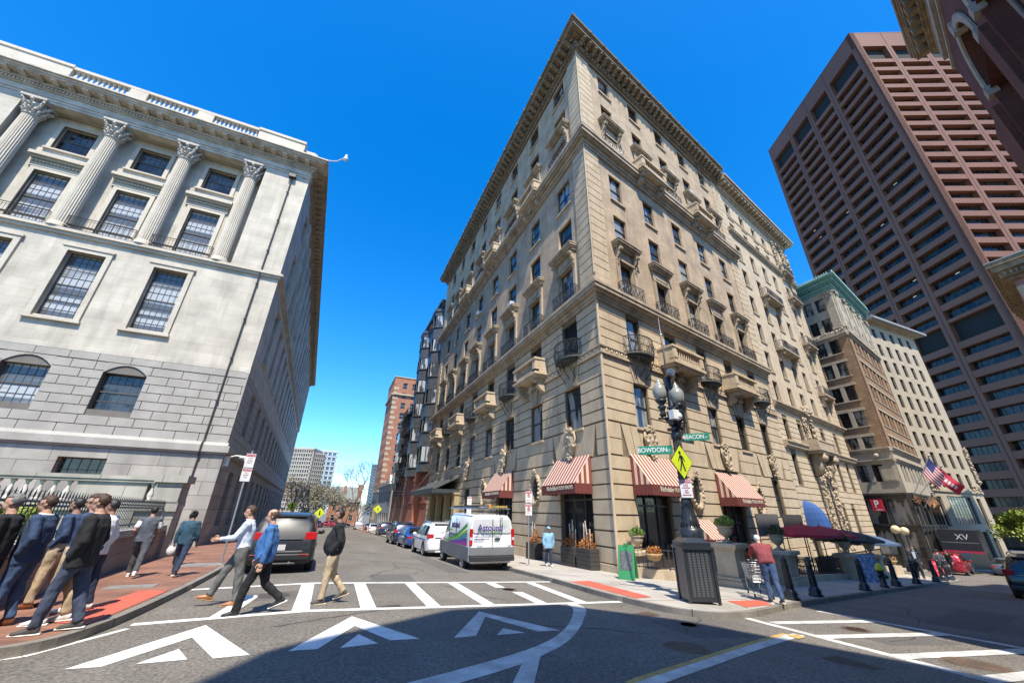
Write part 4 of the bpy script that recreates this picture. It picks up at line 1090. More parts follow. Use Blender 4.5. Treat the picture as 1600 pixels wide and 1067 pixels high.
# ---------------------------------------------------------------- granite tower
TWX, TWY, TZ = 134.8, 24.4, 153.9
tl = Vector((.431, .902)); tr = Vector((.902, -.431))
tow = thing('granite_office_tower', 'tall reddish brown granite office tower with deep horizontal window bays', 'tower', loc=(TWX, TWY, 0))
FTL = frame(TWX, TWY, (-tl.x, -tl.y), (tr.x, tr.y)); FTR = frame(TWX, TWY, (tr.x, tr.y), (tl.x, tl.y))
RG = mat('red_brown_granite', (.195, .085, .046), .6, (.155, .068, .037), .05, .5, 0, 3, fine=.1)
GLT = glass('tower_glass', (.008, .009, .011), .12, (.035, .035, .03), spec=.3, sc=(.25, 1, .5))
MATS['tower_glass']; LOUV = stripes('mechanical_louvre', (.006, .008, .008), (.014, .016, .016), .45, 'X', .8)
tower_win = []
nwin = 0; stuff = MB(); stuffg = MB()
for F, sgn, bays in ((FTR, 1, [(1.9, 9.4), (11.2, 20.6), (22.4, 31.8), (33.6, 43.0), (44.8, 53)]), (FTL, -1, [(-12.6, -1.9), (-22.9, -14.6), (-33.6, -24.6), (-45.7, -35.2)])):
    mb = MB(); L0, L1 = (0, 54) if sgn > 0 else (-47.2, 0)
    mb.box(L0, L1, 0, 1.6, 146.2, TZ); mb.box(L0 + 3.3, L1 - 3.3, 3.0, 3.2, -4, 147)
    floors = []; z = 139.4
    edges = [L0] + [x for b in sorted(bays) for x in b] + [L1]
    for i in range(0, len(edges), 2):
        mb.box(edges[i], edges[i + 1], 0, 1.6, -4, 146.2)
    nf = 0; P_ = 4.28; z = 139.4; rows = []
    while z > 50: rows.append((z - P_ * .40, z - P_)); z -= P_
    mech = (z, z - 6.4); rows2 = []; z2 = z - 6.4
    while z2 > 2: rows2.append((z2 - 1.7, z2 - P_ * .9)); z2 -= P_ * .9
    for a, b in bays:
        for hi, lo in rows + rows2:    # opening between hi and lo ; spandrel below lo
            pass
        zz = 139.4
        for hi, lo in rows: mb.box(a, b, .06, 1.6, hi, hi + P_ * .40)
        mb.box(a, b, .06, 1.6, mech[0] - .9, mech[0])
        for hi, lo in rows2: mb.box(a, b, .06, 1.6, hi, hi + 1.7)
    obj('granite_frame', mb, RG, tow, F)
    # grooves on piers and fascia
    mb = MB()
    for i in range(0, len(edges), 2):
        c = (edges[i] + edges[i + 1]) / 2
        if 0 < i < len(edges) - 2: mb.box(c - .09, c + .09, -.03, 0.02, 0, TZ - .2)
    c_ = 1.3 * sgn if sgn > 0 else -1.1
    obj('pier_groove', mb, mat('groove_dark', (.07, .035, .03), .8), tow, F)
    for a, b in bays:
        mb = MB(); mb.poly([(a, 1.4, 139.4), (b, 1.4, 139.4), (b, 1.4, 146.2), (a, 1.4, 146.2)]); mb.poly([(a, 1.3, mech[1]), (b, 1.3, mech[1]), (b, 1.3, mech[0] - .9), (a, 1.3, mech[0] - .9)]); obj('louvre', mb, LOUV, tow, F)
    allr = [(hi, lo) for hi, lo in rows + rows2]
    for bi, (a, b) in enumerate(bays):
        for ri, (hi, lo) in enumerate(allr):
            wdt = b - a; hh = hi - lo
            if ri < 18 and bi < (3 if sgn > 0 else 4) and nwin < 100:
                key = ('tw', round(wdt, 1), round(hh, 1))
                if key not in WC:
                    f = MB(); n = 7
                    for i in range(n + 1): x = wdt * i / n; f.box(x - .05, x + .05, 0, .1, 0, hh)
                    g = MB(); g.poly([(0, .06, 0), (wdt, .06, 0), (wdt, .06, hh), (0, .06, hh)])
                    WC[key] = (f.mesh('window', DFRAME), g.mesh('pane', GLT))
                f, g = WC[key]; M = F @ Matrix.Translation((a, 1.25, lo)); o = obj('window', f, None, tow, M); obj('pane', g, None, o, M); nwin += 1
            else:
                s1, s2 = MB(), MB(); n = 7
                for i in range(n + 1): x = a + wdt * i / n; s1.box(x - .05, x + .05, 1.25, 1.35, lo, hi)
                s2.poly([(a, 1.31, lo), (b, 1.31, lo), (b, 1.31, hi), (a, 1.31, hi)])
                Mi = Matrix.Translation((-TWX, -TWY, 0)) @ F; stuff.add(s1, Mi); stuffg.add(s2, Mi)
tag(obj('window', stuff, DFRAME, tow, T(TWX, TWY)), kind='stuff'); tag(obj('pane', stuffg, GLT, tow, T(TWX, TWY)), kind='stuff')
mb = MB(); c4 = [(0, 0), (tr.x * 54, tr.y * 54), (tr.x * 54 + tl.x * 47.2, tr.y * 54 + tl.y * 47.2), (tl.x * 47.2, tl.y * 47.2)]
mb.prism(c4, 'z', TZ - .6, TZ - .4); obj('roof', mb, RG, tow, T(TWX, TWY))
mb = MB(); mb.poly([(tl.x * 47.2, tl.y * 47.2, -4), (c4[2][0], c4[2][1], -4), (c4[2][0], c4[2][1], TZ), (tl.x * 47.2, tl.y * 47.2, TZ)]); mb.poly([(c4[1][0], c4[1][1], -4), (c4[2][0], c4[2][1], -4), (c4[2][0], c4[2][1], TZ), (c4[1][0], c4[1][1], TZ)]); obj('rear_wall', mb, RG, tow, T(TWX, TWY))
mb = MB(); mb.tube([(tl.x * 6 + tr.x * 12, tl.y * 6 + tr.y * 12, TZ), (tl.x * 6 + tr.x * 12, tl.y * 6 + tr.y * 12, TZ + 4)], .15, 5); obj('roof_mast', mb, DFRAME, tow, T(TWX, TWY))
# ceiling lights seen inside some tower windows
CL = mat('lit_ceiling_panel', (.8, .85, .8), .5, emit=.5)
mb = MB(); rr = random.Random(8)
for k in range(16):
    a, b = rr.choice([(-12.6, -1.6), (-22.9, -14.6), (-33.6, -24.6), (-45.7, -35.2)]); ri = rr.randrange(6, 34); P_ = 4.28
    z = 139.4 - P_ * (ri + .5) if ri < 21 else None
    if z is None: continue
    x = rr.uniform(a + .5, b - 2); mb.box(x, x + 1.0, 1.2, 1.24, z - .15, z - .05)
obj('ceiling_lights', mb, CL, tow, FTL)

# ---------------------------------------------------------------- red brick building near right, seen at top right
nearb = thing('red_brick_arcade_building', 'dark red brick building with white stone arches and bracketed cornice at the top right corner', 'building', loc=(D[0] * 26 + .92, D[1] * 26 - 3.89, 0))
# plane NI.p = -4 ; local u = -along
FN = frame(-NI[0] * 4.0, -NI[1] * 4.0, (-D[0], -D[1]), (-NI[0], -NI[1]))
RB = brick('deep_red_brick', (.13, .042, .026), (.085, .028, .019), (.13, .06, .045), .24, .08, ms=.012, vary=.3)
WST = mat('white_arch_stone', (.40, .385, .345), .8, (.28, .265, .235), 2)
YST = mat('yellowed_cornice_stone', (.33, .25, .14), .85, (.15, .11, .065), 1.6, .5, .3, 14, stain=(.06, .05, .03), sstr=.9)
mb = MB()
bay = 5.0; piers = []
hN = []
u = -26.0
# openings: arches of width 3.5 at spacing 5.0 starting from far end
arch = [(-23.4 + k * 5.0, -19.9 + k * 5.0) for k in range(3)]
for a, b in arch: hN += [(a, b, 12.2, 19.3), (a, b, 4.0, 10.8), (a, b, 0.2, 3.4)]
wall(mb, -26.1, -9.8, -3, 19.3, hN, 0, .8)
zt = 25.2
edges = [-26.1] + [x for p in arch for x in p] + [-9.8]
for i in range(0, len(edges), 2): mb.box(edges[i], edges[i + 1], 0, .3, 19.3, zt)
for a, b in arch:
    c, r = (a + b) / 2, (b - a) / 2; n = 14
    for i in range(n):
        t0, t1 = math.pi * (1 - i / n), math.pi * (1 - (i + 1) / n)
        x0, x1 = c + r * math.cos(t0), c + r * math.cos(t1); z0, z1 = 19.3 + 2.4 * math.sin(t0), 19.3 + 2.4 * math.sin(t1)
        mb.poly([(x0, 0, z0), (x1, 0, z1), (x1, 0, zt), (x0, 0, zt)]); mb.poly([(x0, 0, z0), (x0, .8, z0), (x1, .8, z1), (x1, 0, z1)])
for i in range(0, len(edges), 2):    # projecting piers
    a, b = edges[i], edges[i + 1]; mb.box(a if i == 0 else a + .25, b - .25 if i < len(edges) - 2 else b, -.22, .01, -3, 18.6)
mb.poly([(-26.1, 0, -3), (-26.1, 12, -3), (-26.1, 12, zt), (-26.1, 0, zt)]); mb.poly([(-9.8, 0, -3), (-9.8, 12, -3), (-9.8, 12, zt), (-9.8, 0, zt)])
mb.poly([(-26.1, 12, -3), (-9.8, 12, -3), (-9.8, 12, zt), (-26.1, 12, zt)])
obj('brick_wall', mb, RB, nearb, FN)
for a, b in arch:
    mb = MB(); c, r = (a + b) / 2, (b - a) / 2
    pts = [(c - math.cos(math.pi * i / 16) * (r + .16), -.06, 19.3 + 2.4 * math.sin(math.pi * i / 16) * (1 + .16 / r)) for i in range(17)]
    for p, q in zip(pts, pts[1:]): mb.tube([p, q], [(.08, .22), (.08, .22)], 6, up=(0, 1, 0))
    mb.box(a - .35, a + .1, -.16, .2, 19.0, 19.5); mb.box(b - .1, b + .35, -.16, .2, 19.0, 19.5); mb.box(c - .18, c + .18, -.2, .2, 21.6, 22.3)
    obj('arch_stones', mb, WST, nearb, FN)
for k, (a, b) in enumerate(arch):
    for z0, z1, ac in ((12.2, 19.3, 2.4), (4.0, 10.8, 0)): window(nearb, FN, a, z0, b - a, z1 - z0, 3, 2, ('pale_painted_frame', 'dark_room_glass'), .55, arch=ac, mid=False, fw=.14, bar=.2)
mb = MB()
for z0, z1, p in ((zt - 1.5, zt - 1.3, .1), (zt - .6, zt - .2, .15)): mb.box(-26.2, -9.7, -p, .1, z0, z1)
obj('stone_bands', mb, WST, nearb, FN)
mb = MB()
for z0, z1, p in ((zt - .2, zt + .5, .25), (zt + .5, zt + .9, .45), (zt + 1.7, zt + 2.0, 1.5), (zt + 2.0, zt + 2.3, 1.6), (zt + 2.3, zt + 2.8, 1.75)): mb.box(-26.1 - p, -9.8 + p, -p * .48, 12 + p, z0, z1)
mb.box(-26.3, -9.6, -.2, 12, zt + .9, zt + 1.7)
for i in range(24):
    u = -26.6 + i * .72; mb.box(u, u + .34, -.66, -.2, zt + 1.05, zt + 1.7); mb.ball((u + .53, -.4, zt + 1.4), .14, 6, 5)
for i in range(48): u = -26.5 + i * .36; mb.box(u, u + .18, -.32, -.2, zt + .6, zt + .85)
mb.smooth = True; lump(mb, (-18, -.7, zt + 2.55), (8.5, .1, .2), 120, 3, .16)
obj('cornice', mb, YST, nearb, FN)
mb = MB(); mb.box(-27.4, -8.6, -.7, 13, zt + 2.8, zt + 2.9); obj('roof', mb, mat('slate_roof', (.06, .06, .065), .7), nearb, FN)

# second corner on the right, farther along
f2 = thing('brick_corner_building', 'red brick building with cream quoins at the right edge before the tower', 'building', loc=(42.5, 0, 0))
WM[f2.name] = T(60.0, 9.6); f2.matrix_world = WM[f2.name]
FF = frame(60.0, 9.6, (-.983, -.185), (.185, -.983)); FFW = frame(60.0, 9.6, (0, -1), (1, 0))
RB2 = brick('pinkish_red_brick', (.33, .15, .12), (.26, .11, .09), (.3, .22, .18), .24, .08, vary=.2)
for F, a, b in ((FF, -16, 0), (FFW, -0, 10)):
    mb = MB(); hs_ = [(a + 2 + 2.6 * i, a + 3.3 + 2.6 * i, z, z + 2) for i in range(int((b - a - 2) / 2.6)) for z in (2, 6, 10, 14, 18)]
    wall(mb, a, b, -4, 24.2, hs_, 0, .3); obj('brick_wall', mb, RB2, f2, F)
    for h in hs_: window(f2, F, h[0], h[2], 1.3, 2, 1, 2, K1, .2)
    mb = MB()
    for k in range(30): wq = .9 if k % 2 else .55; e = (b - wq, b) if F is FF else (a, a + wq); mb.box(e[0], e[1], -.06, .1, -2 + k * .85, -1.4 + k * .85 + .23)
    obj('quoins', mb, YST if False else mat('cream_quoin', (.50, .40, .24), .8), f2, F)
mb = MB()
for z0, z1, p in ((24.2, 24.6, .3), (24.6, 25.3, .6), (25.3, 25.9, .85), (25.9, 26.4, 1.0)): mb.prism([(-p, p), (16 * .983 - p * .18, 16 * .185 + p), (18.5, -13), (-p, -10)][::-1], 'z', z0, z1)
for i in range(44): x = i * .35; mb.box(x * .983 + .0, x * .983 + .17, x * .185 + .3, x * .185 + .75, 24.75, 25.1)
for i in range(26): mb.box(-.75, -.3, -i * .38, -i * .38 + .18, 24.75, 25.1)
obj('cornice', mb, YST, f2, T(60, 9.6))
mb = MB(); mb.prism([(-1.05, 1.05), (15.6, 4.0), (18.6, -13), (-1.05, -10)][::-1], 'z', 26.4, 26.5); obj('copper_gutter', mb, mat('pale_green_gutter', (.35, .45, .42), .5), f2, T(60, 9.6))

# ---- buildings behind the camera side of the street that cast the big shadows
def plainblock(name, label, foot, z0, z1, m):
    x0, y0 = foot[0]; t = thing(name, label, 'building', loc=(x0, y0, 0)); n = len(foot)
    w_ = MB(); w_.prism([(p[0] - x0, p[1] - y0) for p in ccw(foot)], 'z', z0, z1); obj('wall', w_, m, t, T(x0, y0))
    mb = MB()
    q = ccw(foot)
    for i in range(n):
        a, b = Vector(q[i]), Vector(q[(i + 1) % n]); L_ = (b - a).length
        if L_ < 3: continue
        d = (b - a) / L_; nn = Vector((d.y, -d.x)); k = int(L_ / 2.4)
        for j in range(k):
            c = a + d * (L_ * (j + .5) / k)
            for f in range(int((z1 - 3) / 3.4)):
                z = 1.6 + f * 3.4; p1, p2 = c - d * .55 + nn * .02, c + d * .55 + nn * .02
                mb.poly([(p1.x - x0, p1.y - y0, z), (p2.x - x0, p2.y - y0, z), (p2.x - x0, p2.y - y0, z + 1.9), (p1.x - x0, p1.y - y0, z + 1.9)])
    obj('windows', mb, GL, t, T(x0, y0))
    return t
plainblock('unseen_brick_building', 'brick building on the near side of the street behind the photographer, out of view', [(2.3, -3.1), (-.4, -3.4), (-3.5, -5.6), (-5.5, -9.2), (-7, -30), (9, -30), (5.8, -8.9), (4.1, -5.05)], -1, 22.3, brick('street_brick', (.28, .12, .08), (.2, .09, .06), (.3, .25, .2)))
plainblock('unseen_brick_building', 'unseen brick block added behind the red arcade building to shade the road', [(24, -6.5), (35, -5), (37, -18), (24, -18)], -3, 31, MATS['street_brick'])  # added block, hidden from the camera, only to extend the shadow on the road

# ---------------------------------------------------------------- State House on the left
SX, SY = -6.5, 30.2
sh = thing('marble_state_building', 'huge white marble and grey granite government building with fluted Corinthian columns on the left', 'government building', loc=(SX, SY, 0))
FS = frame(0, SY, (1, 0), (0, 1))
eh = Vector((-.037, 1)).normalized()
FE = frame(SX, SY, (eh.x, eh.y), (-eh.y, eh.x))
S0 = -46.0
g0, g1, gtop, belt1 = -1, 4.75, 10.2, 5.35
wc = [-12.8 - 4.43 * k for k in range(8)]
mw = [(c - .95, c + .95, 12.15, 16.7) for c in wc]          # tall middle windows
aw = [(c - 1.05, c + 1.05, 6.85, 9.1) for c in wc]          # arched windows (arch rises above)
bw_ = [(c - 1.05 - .2, c + 1.05 - .2, 2.9, 4.15) for c in wc]
# basement storey
mb = MB(); wall(mb, S0, SX, g0, g1, bw_, .0, .45); obj('granite_base', mb, brick('granite_ashlar_base', (.37, .345, .305), (.29, .27, .24), (.16, .145, .125), 2.4, .78, ms=.018, vary=.22, bump=.5), sh, FS)
mb = MB()
for z0, z1, p in ((4.75, 4.85, .1), (4.85, 5.25, .22)): mb.box(S0, SX + p, -p, .3, z0, z1)
mb.prism([(-.22, 5.25), (.1, 5.25), (.1, 5.45), (-.08, 5.45)], 'x', S0, SX + .1)
mb2_ = MB()
obj('granite_belt', mb, GRAN, sh, FS)
# rusticated granite storey with segmental arches
mb = MB()
ahole = [(a, b, c, 9.75) for a, b, c, d in aw]
wall(mb, S0, SX, 5.4, gtop, [(a, b, c, 9.1) for a, b, c, d in aw], .07, .5)
obj('joint_wall', mb, mat('granite_joint', (.165, .15, .13), .9), sh, FS)
mb = MB(); courses(mb, S0, SX, 5.42, 9.72, ahole, .537, .045, 0, .07, stone=1.35, seed=3, vg=.035)
for c in wc:   # arch heads
    n = 8; w2 = 1.05
    for s in range(n):
        x0, x1 = c - w2 + 2 * w2 * s / n, c - w2 + 2 * w2 * (s + 1) / n
        t0, t1 = (x0 - c) / w2, (x1 - c) / w2
        mb.raw([(x0, 0, 9.1 + .55 * (1 - t0 * t0)), (x1, 0, 9.1 + .55 * (1 - t1 * t1)), (x1, 0, 9.72), (x0, 0, 9.72), (x0, .5, 9.1 + .55 * (1 - t0 * t0)), (x1, .5, 9.1 + .55 * (1 - t1 * t1)), (x1, .5, 9.72), (x0, .5, 9.72)], [(0, 1, 2, 3), (0, 4, 5, 1)])
xs_ = [S0] + sorted([c + s for c in wc for s in (-1.55, .02, 1.55)]) + [SX]
for a, b in zip(xs_, xs_[1:]): mb.box(a + .015, b - .015, -.01, .09, 9.76, 10.2)
obj('granite_courses', mb, GRAN, sh, FS)
# marble wall
mb = MB(); wall(mb, S0, SX, 10.2, 17.75, mw, .04, .5); mb.box(S0, SX, -.02, .1, 10.2, 10.45)
obj('marble_wall', mb, brick('marble_ashlar', (.52, .475, .395), (.455, .41, .335), (.37, .33, .26), 1.6, .62, ms=.008, vary=.22, bump=.15, rough=.7), sh, FS)
mb = MB()
for c in wc:   # window architraves and sills
    a, b = c - .95, c + .95
    for x in (a - .28, b): mb.box(x, x + .28, -.1, .1, 12.0, 16.98)
    mb.box(a, b, -.1, .1, 16.7, 16.98); mb.box(a - .36, b + .36, -.16, .1, 16.98, 17.1); mb.box(a - .36, b + .36, -.16, .1, 11.85, 12.0)
mb.box(S0, SX + .12, -.12, .1, 17.75, 17.95); mb.box(S0, SX + .2, -.25, .1, 17.95, 18.15)
obj('marble_trim', mb, MARBLE, sh, FS)
# corner block (solid end pavilion) and recessed colonnade wall
RC_ = 1.1; colx = [-10.6 - 4.43 * k for k in range(4)]; XE = -9.75; XP = -24.6
mb = MB(); mb.box(XE, SX, 0, 3, 18.15, 27.9); obj('corner_pavilion', mb, MATS['marble_ashlar'], sh, FS)
mb = MB(); mb.box(S0, XP, 0, 3, 18.15, 27.9); obj('corner_pavilion', mb, MATS['marble_ashlar'], sh, FS)
uw = [(c - .97, c + .97, 25.0, 27.15) for c in wc[:3]]; tw_ = [(c - .97, c + .97, 18.75, 22.85) for c in wc[:3]]
mb = MB(); wall(mb, XP, XE, 18.15, 27.9, uw + tw_, RC_, .45); mb.box(XP, XE, 0, RC_, 18.13, 18.15); mb.poly([(XP, .58, 27.907), (XE, .58, 27.907), (XE, 1.2, 27.907), (XP, 1.2, 27.907)])
obj('colonnade_wall', mb, MATS['marble_ashlar'], sh, FS)
mb = MB()
for c in wc[:3]:
    for z0, z1 in ((25.0, 27.15), (18.75, 22.85)):
        a, b = c - .97, c + .97
        for x in (a - .25, b): mb.box(x, x + .25, RC_ - .1, RC_ + .1, z0 - .1, z1 + .22)
        mb.box(a, b, RC_ - .1, RC_ + .1, z1, z1 + .22); mb.box(a - .33, b + .33, RC_ - .16, RC_ + .1, z0 - .2, z0 - .08)
    a, b = c - 1.45, c + 1.45
    mb.box(a + .1, b - .1, RC_ - .12, RC_ + .1, 23.1, 23.7); mb.box(a, b, RC_ - .3, RC_ + .1, 23.7, 23.85); mb.box(a - .06, b + .06, RC_ - .5, RC_ + .1, 23.85, 24.1)
    for i in range(14): x = a + .1 + (i + .5) * 2.7 / 14; mb.ball((x, RC_ - .2, 23.5), .09, 6, 4)
obj('window_surrounds', mb, MARBLE, sh, FS)
# engaged fluted columns
def column_mesh():
    mb = MB(); h = 9.7; seg = 40
    prof = [(0, .62), (.12, .62), (.2, .55), (.32, .58), (.42, .5)]
    mb.smooth = True; mb.lathe([(r, z) for z, r in prof], 0, 0, 20, 0)
    n = 24; vs = []; fs = []; zs = [.42, 2.5, 5, 7.5, 8.35]
    for z in zs:
        R0 = .47 - .06 * ((z - .42) / 8) ** 1.5
        for k in range(n * 4):
            a = 2 * math.pi * k / (n * 4); d = R0 - (.045 if k % 4 == 2 else (.03 if k % 2 else 0))
            vs.append((d * math.cos(a), d * math.sin(a), z))
    m = n * 4
    for i in range(len(zs) - 1):
        for k in range(m): fs.append((i * m + k, i * m + (k + 1) % m, (i + 1) * m + (k + 1) % m, (i + 1) * m + k))
    mb.smooth = False; mb.raw(vs, fs)
    return mb
cm = column_mesh().mesh('column', MARBLE)
mb = MB(); mb.smooth = True; mb.lathe([(.44, 8.33), (.46, 8.42), (.40, 8.5), (.42, 8.9), (.5, 9.4)], 0, 0, 20)
for row, (z, r, k) in enumerate(((8.65, .47, 12), (9.0, .52, 12), (9.3, .6, 8))):
    for i in range(k):
        a = 2 * math.pi * (i + .5 * (row % 2)) / k
        mb.tube([(r * .85 * math.cos(a), r * .85 * math.sin(a), z - .18), (r * math.cos(a), r * math.sin(a), z + .05), (r * 1.2 * math.cos(a), r * 1.2 * math.sin(a), z + .14), (r * 1.28 * math.cos(a), r * 1.28 * math.sin(a), z + .04)], [.09, .1, .08, .05], 6)
for i in range(4):
    a = math.pi / 4 + i * math.pi / 2; mb.tube([(.5 * math.cos(a), .5 * math.sin(a), 9.0), (.72 * math.cos(a), .72 * math.sin(a), 9.35), (.8 * math.cos(a), .8 * math.sin(a), 9.5), (.74 * math.cos(a), .74 * math.sin(a), 9.3)], .09, 6)
mb.smooth = False; mb.box(-.68, .68, -.68, .68, 9.58, 9.75)
cap = mb.mesh('capital', mat('weathered_marble_capital', (.58, .55, .49), .8, (.33, .31, .28), 2.5, .5, .3, 12))
for x in colx:
    o = obj('column', cm, None, sh, FS @ Matrix.Translation((x, .3, 18.15))); obj('capital', cap, None, o, FS @ Matrix.Translation((x, .3, 18.15)))
# entablature, cornice and parapet (front, then side)
DM = mat('darkened_marble', (.56, .52, .45), .8, (.36, .33, .28), 1.1, .5, .2, 14, stain=(.22, .2, .17), sstr=.6)
for F, a, b, ends in ((FS, S0, SX, (0, 1)), (FE, 0, 73, (1, 1))):
    mb = MB()
    A = a - 0; B = b
    for z0, z1, p in ((27.9, 28.1, .0), (28.1, 28.3, .06), (28.3, 28.38, .14), (28.38, 28.85, .02), (28.85, 28.93, .12), (28.93, 29.12, .2), (29.12, 29.2, .38), (29.42, 29.52, .95), (29.52, 29.68, 1.05), (29.68, 29.8, 1.2)):
        if F is FS: mb.box(A, B + p, -p, .6, z0, z1)
        else: mb.box(A + .005, B + p, -p, .6, z0 + .003, z1 - .003)
    mb.box(A, B + (.3 if F is FS else 0), -.3, .6, 29.2, 29.42)
    n = int((B - A) / .2) if F is FS else int((B - A) / .4)
    for i in range(n): x = A + (i + .5) * (B - A) / n; mb.box(x - .055, x + .055, -.28, -.2, 28.95, 29.1)
    n = int((B - A) / .85)
    for i in range(n):
        x = A + (i + .5) * (B - A) / n; mb.prism([(-.3, 29.22), (-.3, 29.42), (-.88, 29.42), (-.85, 29.3), (-.6, 29.26)], 'x', x - .17, x + .17)
    obj('cornice', mb, DM if F is FS else mat('shade_toned_marble_cornice', (.40, .34, .25), .8, (.26, .21, .15), 1.2, .5, .2, 12), sh, F)  # side cornice: its shade is put into a darker, yellower marble colour
# parapet with balusters above the cornice
mb = MB()
def par(a, b): mb.box(a, b, -.0, .5, 29.8, 31.85); mb.box(a - .05, b + .05, -.08, .55, 31.85, 32.1)
par(-11.2, SX - 1.1); mb.box(-7.6, SX - .2, .3, 1, 29.8, 31.5)
par(-29.5, -23.4)
mb.box(-23.4, -11.2, .0, .5, 29.8, 30.65); mb.box(-23.4, -11.2, -.03, .5, 31.75, 32.0)
for x in (-19.4, -15.0): mb.box(x - .55, x + .55, -.02, .5, 30.65, 31.75)
mb.box(S0, -29.5, 0, .5, 29.8, 32.0)
obj('parapet', mb, MARBLE, sh, FS)
for a, b in ((-23.3, -19.95), (-18.85, -15.55), (-14.45, -11.25)):
    mb = MB(); mb.smooth = True
    for i in range(11): baluster(mb, a + (i + .5) * (b - a) / 11, .2, 30.65, 1.1, .13, 8)
    obj('balusters', mb, MARBLE, sh, FS)
mb = MB(); mb.box(0.3, 73, 0, .5, 29.8, 31.4); obj('parapet', mb, MARBLE, sh, FE)
# front windows
KS = ('state_window_frame', 'state_blinds_glass')
MATS['state_window_frame'] = mat('window_bronze', (.115, .085, .06), .5); mat('state_window_frame', (.115, .085, .06), .5)
glass('state_blinds_glass', (.09, .10, .11), .05, (.40, .42, .43), sc=(.05, .05, 1.3)); glass('state_dark_glass', (.012, .014, .018), .05, (.05, .06, .065), sc=(.6, 1, 1))
KD = ('state_window_frame', 'state_dark_glass')
for c in wc:
    window(sh, FS, c - .95, 12.15, 1.9, 4.55, 6, 8, KS, .35, bar=.03)
    window(sh, FS, c - 1.05, 6.85, 2.1, 2.25, 6, 4, KD if abs(c - wc[0]) < 1 else KS, .38, arch=.55, bar=.035)
    window(sh, FS, c - 1.25, 2.9, 2.1, 1.25, 5, 2, KD, .4, mid=False, bar=.04)
for c in wc[:3]:
    window(sh, FS, c - .97, 25.0, 1.94, 2.15, 6, 4, KD, RC_ + .25, bar=.03); window(sh, FS, c - .97, 18.75, 1.94, 4.1, 6, 6, KS, RC_ + .25, bar=.03)
    mb = MB(); iron_rail(mb, c - 1.75, c + 1.75, 18.2, 19.15, -.18, .16, False); mb.box(c - 1.7, c + 1.7, -.2, 0, 18.5, 18.53)
    obj('railing', mb, IRON, sh, FS)
# downpipe
mb = MB(); mb.tube([(-7.75, -.1, z) for z in (27.8, 18.3, 10.2)], .05, 8); mb.tube([(-7.75, -.1, 10.2), (-7.75, -.1, 5.6), (-7.75, -.28, 5.3), (-7.75, -.28, 4.8), (-7.75, -.1, 4.5), (-7.75, -.1, 0)], .05, 8)
for z in range(2, 28, 3): mb.box(-7.84, -7.66, -.17, .02, z, z + .05)
mb.box(-8.0, -7.5, -.35, 0, 27.6, 27.9)
obj('downpipe', mb, mat('dark_copper_pipe', (.045, .04, .035), .5), sh, FS)
# east side
E1 = 73
ec = [4.5 + 4.3 * k for k in range(16)]
eb = [(c - .9, c + .9, .6 - min(c * .02, 1.2), 4.0) for c in ec]; ea = [(c - .9, c + .9, 6.6, 9.6) for c in ec]; em = [(c - .85, c + .85, 12.1, 16.7) for c in ec]; et = [(c - .85, c + .85, 18.9, 22.6) for c in ec]; eu = [(c - .85, c + .85, 24.7, 27.1) for c in ec]
mb = MB(); wall(mb, 0, E1, -4, 4.75, eb, 0, .5); obj('granite_base', mb, MATS['granite_ashlar_base'], sh, FE)
mb = MB(); wall(mb, 0, E1, 5.4, 10.2, ea, .06, .5); courses(mb, 0, E1, 5.42, 10.18, ea, .537, .045, 0, .07); mb.box(.0, E1, -.1, .2, 4.752, 4.85); mb.box(-.2, E1, -.22, .2, 4.851, 5.249); mb.box(0, E1, -.08, .2, 5.25, 5.4)
obj('granite_courses', mb, GRAN, sh, FE)
mb = MB(); wall(mb, 0, E1, 10.2, 27.9, em + et + eu, 0, .5)
for c in ec:
    if 3 < c < 70: mb.box(c + 1.55, c + 2.75, -.22, .05, 18.2, 27.85)
    mb.box(c - 1.1, c + 1.1, -.1, .05, 16.75, 16.95); mb.box(c - 1.1, c + 1.1, -.1, .05, 12, 12.1)
mb.box(-.02, E1, -.02, .2, 10.12, 10.4); mb.box(-.1, E1, -.14, .2, 17.76, 17.94); mb.box(-.2, E1, -.26, .2, 17.96, 18.14)
obj('marble_wall', mb, MATS['marble_ashlar'], sh, FE)
for c in ec:
    window(sh, FE, c - .85, 12.1, 1.7, 4.6, 4, 6, KD, .4, bar=.05); window(sh, FE, c - .85, 18.9, 1.7, 3.7, 4, 5, KD, .4, bar=.05)
s1, s2 = MB(), MB()
for h in ea + eb + eu:
    w_, h_ = h[1] - h[0], h[3] - h[2]
    for i in range(5): x = h[0] + w_ * i / 4; s1.box(x - .03, x + .03, .38, .46, h[2], h[3])
    for j in range(5): z = h[2] + h_ * j / 4; s1.box(h[0], h[1], .39, .45, z - .03, z + .03)
    s2.poly([(h[0], .44, h[2]), (h[1], .44, h[2]), (h[1], .44, h[3]), (h[0], .44, h[3])])
obj('window_bars', s1, MATS['state_window_frame'], sh, FE); obj('panes', s2, MATS['state_dark_glass'], sh, FE)
mb = MB(); mb.box(S0, SX - 3, .3, 60, 29.6, 29.7); obj('roof', mb, mat('grey_roof', (.2, .2, .2), .9), sh, FS)
